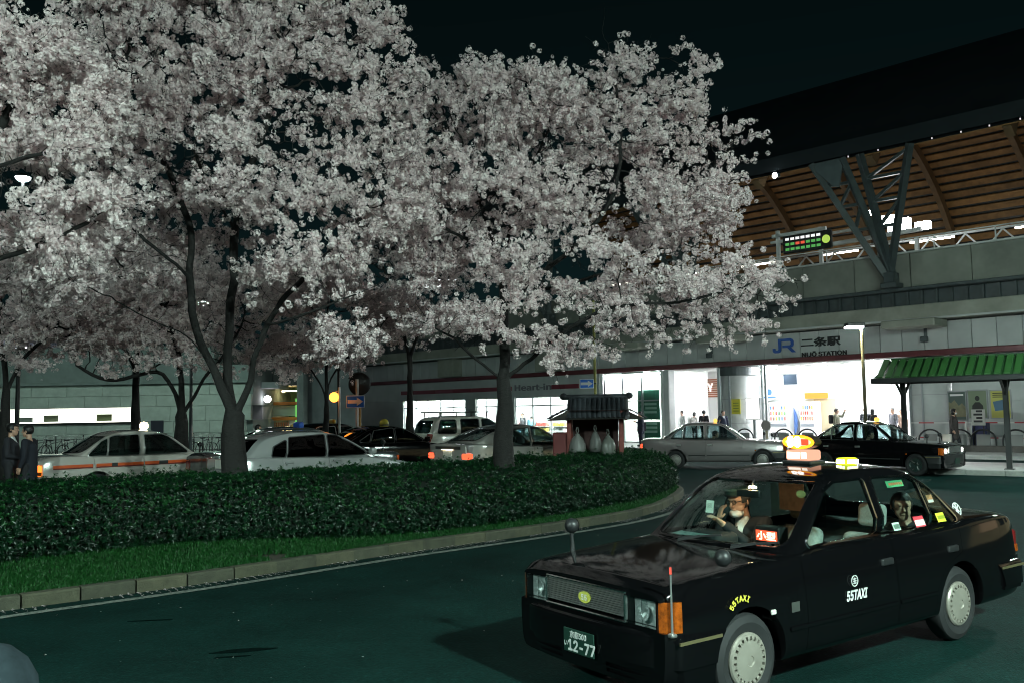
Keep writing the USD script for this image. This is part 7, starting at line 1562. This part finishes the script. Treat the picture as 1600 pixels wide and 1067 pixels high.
at_front(1001, 3.4, 'man in navy clothes standing between the stall and the silver taxi', rz=SRZ + R(60), coat='navy', coat_c=(.012, .016, .035), leg_c=(.01, .012, .025), H=1.72, extras=umbrella, coat_long=.2, arm=dict(wrl=(.28, .08, 1.2), ell=(.06, .26, 1.12)))
at_front(1490, 3.2, 'woman in a white face mask walking right with a carrier bag', rz=SRZ + R(180), coat='taupe coat', coat_c=(.06, .05, .05), leg_c=(.012, .012, .016), hair='bob', mask=True, H=1.66, female=True, stride=.2, head_turn=R(20), coat_long=.28)
a = A(1490, 3.2, 690); q = thing('carrier_bag', 'pale carrier bag hanging from the hand of the walking woman', 'bag', loc=SW(a + .12, 3.5, .15), rz=SRZ); v, f = rbox(-.17, .17, -.07, .07, .22, .72, .05), None
part(q, 'bag_body', VF(v), mat('carrier_pale', (.45, .42, .38), .6), smooth=50); part(q, 'bag_handle', tube([(-.08, 0, .70), (-.03, 0, .86), (.03, 0, .86), (.08, 0, .70)], .008, 6), mat('carrier_pale', (.45, .42, .38), .6))
def pack(P_, j, on_head, k): part(P_, 'backpack', VF(rbox(-.33, -.13, -.15, .15, 1.0, 1.42, .06)), fabric('pack_black', (.012, .012, .014)), smooth=50)
at_front(1307, -1.0, 'man with a black backpack raising an arm before the beige shutter', rz=SRZ + R(190), coat='khaki', coat_c=(.13, .13, .09), leg_c=(.02, .02, .03), extras=pack, arm=dict(wrl=(.35, .14, 1.56), ell=(.22, .22, 1.32)))
at_front(1353, -1.4, 'grey haired man in a grey suit behind the second black taxi', rz=SRZ + R(90), coat='grey suit', coat_c=(.08, .085, .10), leg_c=(.03, .03, .04), hair_col=hair_g, shirt=1)
at_front(1364, -.8, 'woman with long dark hair above the amber lamp of the second taxi', rz=SRZ - R(100), coat='black top', coat_c=(.012, .012, .012), hair='long', female=True, H=1.66)
at_front(1396, -2.2, 'bald man in a grey jacket with white sleeves, left of the canopy post', rz=SRZ + R(60), coat='grey jacket', coat_c=(.12, .12, .14), leg_c=(.02, .02, .02), hair_col=hair_g)
at_front(1409, -3.0, 'person in a pale brown coat at the right end of the lit hall', rz=SRZ + R(120), coat='brown coat', coat_c=(.25, .17, .13), H=1.62)
at_front(1066, -1.6, 'person in white shirt at the left side of the lit opening', rz=SRZ + R(70), coat='white shirt', coat_c=(.55, .56, .55), leg_c=(.03, .03, .04))
at_front(1085, -2.4, 'woman in white with tied dark hair in the lit opening', rz=SRZ - R(90), coat='white blouse', coat_c=(.6, .58, .56), hair='bob', female=True, H=1.60)
at_front(1100, -1.0, 'person in a dark suit left of the amber lamp of the silver taxi', rz=SRZ - R(80), coat='dark suit', coat_c=(.016, .016, .022))
at_front(1130, .6, 'young man in navy suit leaning by the round column over the silver taxi', rz=SRZ + R(150), coat='navy suit', coat_c=(.014, .02, .045), shirt=1, arm=dict(wrr=(.25, -.35, 1.2), elr=(.05, -.32, 1.15)))
at_front(817, -.9, 'shop customer in grey showing through the shop window by the trunk', rz=SRZ + R(90), coat='grey top', coat_c=(.10, .10, .11)); at_front(829, -.8, 'shop customer in pale blue bending by the shop window', rz=SRZ - R(60), coat='blue top', coat_c=(.10, .25, .32), J=dict(neck=(.22, 0, 1.28), head=(.32, 0, 1.38), shl=(.18, .18, 1.26), shr=(.18, -.18, 1.26), chest=(.1, 0, 1.12), ell=(.25, .24, 1.0), elr=(.25, -.24, 1.0), wrl=(.4, .15, .9), wrr=(.4, -.15, .9)))
# drivers in the rank
def sit_in(loc, rz, s, y, label, **k):
    c, q = math.cos(rz), math.sin(rz); J = dict(J2); J['head'] = (.05, 0, 1.165); return person(label, (loc[0] - c * s - q * y, loc[1] - q * s + c * y, loc[2]), rz, J, 1.66, **k)
sit_in((9.05, 29.7, 0), R(-14), 2.35, -.36, 'driver seated at the wheel of the silver taxi', coat='driver dark', coat_c=(.015, .015, .02)); sit_in((12.5, 25.4, 0), R(-47), 2.35, -.36, 'driver seated at the wheel of the second black taxi', coat='driver dark', coat_c=(.015, .015, .02))
# ------------------------------------------------------------------ the forecourt's other street lamps, beside and behind the camera (their light and their reflections in the paint show in the photograph)
def tall_lamp(label, x, y, Hh, rz, gname, col, strength):
    L_ = thing('tall_lamp', label, 'street lamp', loc=(x, y, 0.0), rz=rz); part(L_, 'pole', lathe([(.12, 0), (.11, .4), (.08, .45), (.05, Hh)], 14), dark_st, smooth=40)
    part(L_, 'arm', bar((0, 0, Hh - .05), (1.3, 0, Hh + .12), .07), dark_st)
    hd = part(L_, 'lamp_head', xf(lathe([(.36, 0), (.34, .12), (.12, .24), (.001, .26)], 20), loc=(1.4, 0, Hh + .1)), dark_st); part(hd, 'lamp_bowl', xf(lathe([(.001, -.22), (.18, -.18), (.30, -.07), (.33, -.002)], 20), loc=(1.4, 0, Hh + .1)), glow(gname, col, strength), smooth=True)
GR = (.74, 1.0, .90)
tall_lamp('tall street lamp behind the camera on the left', -10, -5, 7.5, math.radians(60), 'lamp_green_white', GR, 3600.0)
tall_lamp('tall street lamp behind the camera on the right', 7.5, -3.5, 7.5, math.radians(110), 'lamp_green_white_low', GR, 5600.0)
tall_lamp('tall street lamp beyond the right edge by the road', 15.5, 18.0, 6.5, math.radians(110), 'lamp_right_white', (.76, 1, .92), 1050.0)
p = at_y(300, 470, 37.0); tall_lamp('tall street lamp hidden by blossom before the long low building', float(p[0]), 37.0, float(p[2]), math.radians(90), 'lamp_left_white', (.70, 1, .86), 300.0)
tall_lamp('tall street lamp beyond the left edge near the long low building', -27.0, 34.0, 8.0, math.radians(60), 'lamp_left_white', (.70, 1, .86), 150.0)

# the tan tiled building along the right of the road (its wall shows mirrored in the near taxi's rear wing)
TB = thing('tan_building', 'tan tiled building along the right side of the road, outside the picture', 'building')
tan = [mat('tan_tile', (.46, .30, .17), .6, var=.2, scale=1.5), mat('tan_tile_b', (.40, .26, .15), .6, var=.2, scale=1.5)]
for i in range(5):
    y = 10.5 + i * 2.6
    for k, (z0, z1) in enumerate(((0, .9), (2.7, 3.6), (3.61, 6.2))): part(TB, 'wall_panel', cbox(22, 22.3, y + .01, y + 2.59, z0 + .01, z1 - .01, .01), tan[(i + k) % 2])
    part(TB, 'pier', cbox(21.95, 22.3, y + .01, y + .7, .9, 2.69, .01), tan[i % 2]); part(TB, 'shop_window', box(22.12, 22.16, y + .72, y + 2.58, .92, 2.68), glow('tan_window_glow', (1, .72, .42), .9) if i % 3 == 0 else mat('window_dark', (.02, .025, .03), .1))
part(TB, 'core', box(22.31, 30, 10.5, 23.5, 0, 6.4), stone_d); part(TB, 'awning', cbox(21.0, 21.98, 10.5, 23.5, 2.72, 2.9, .02), mat('awning_brown', (.10, .06, .04), .7))
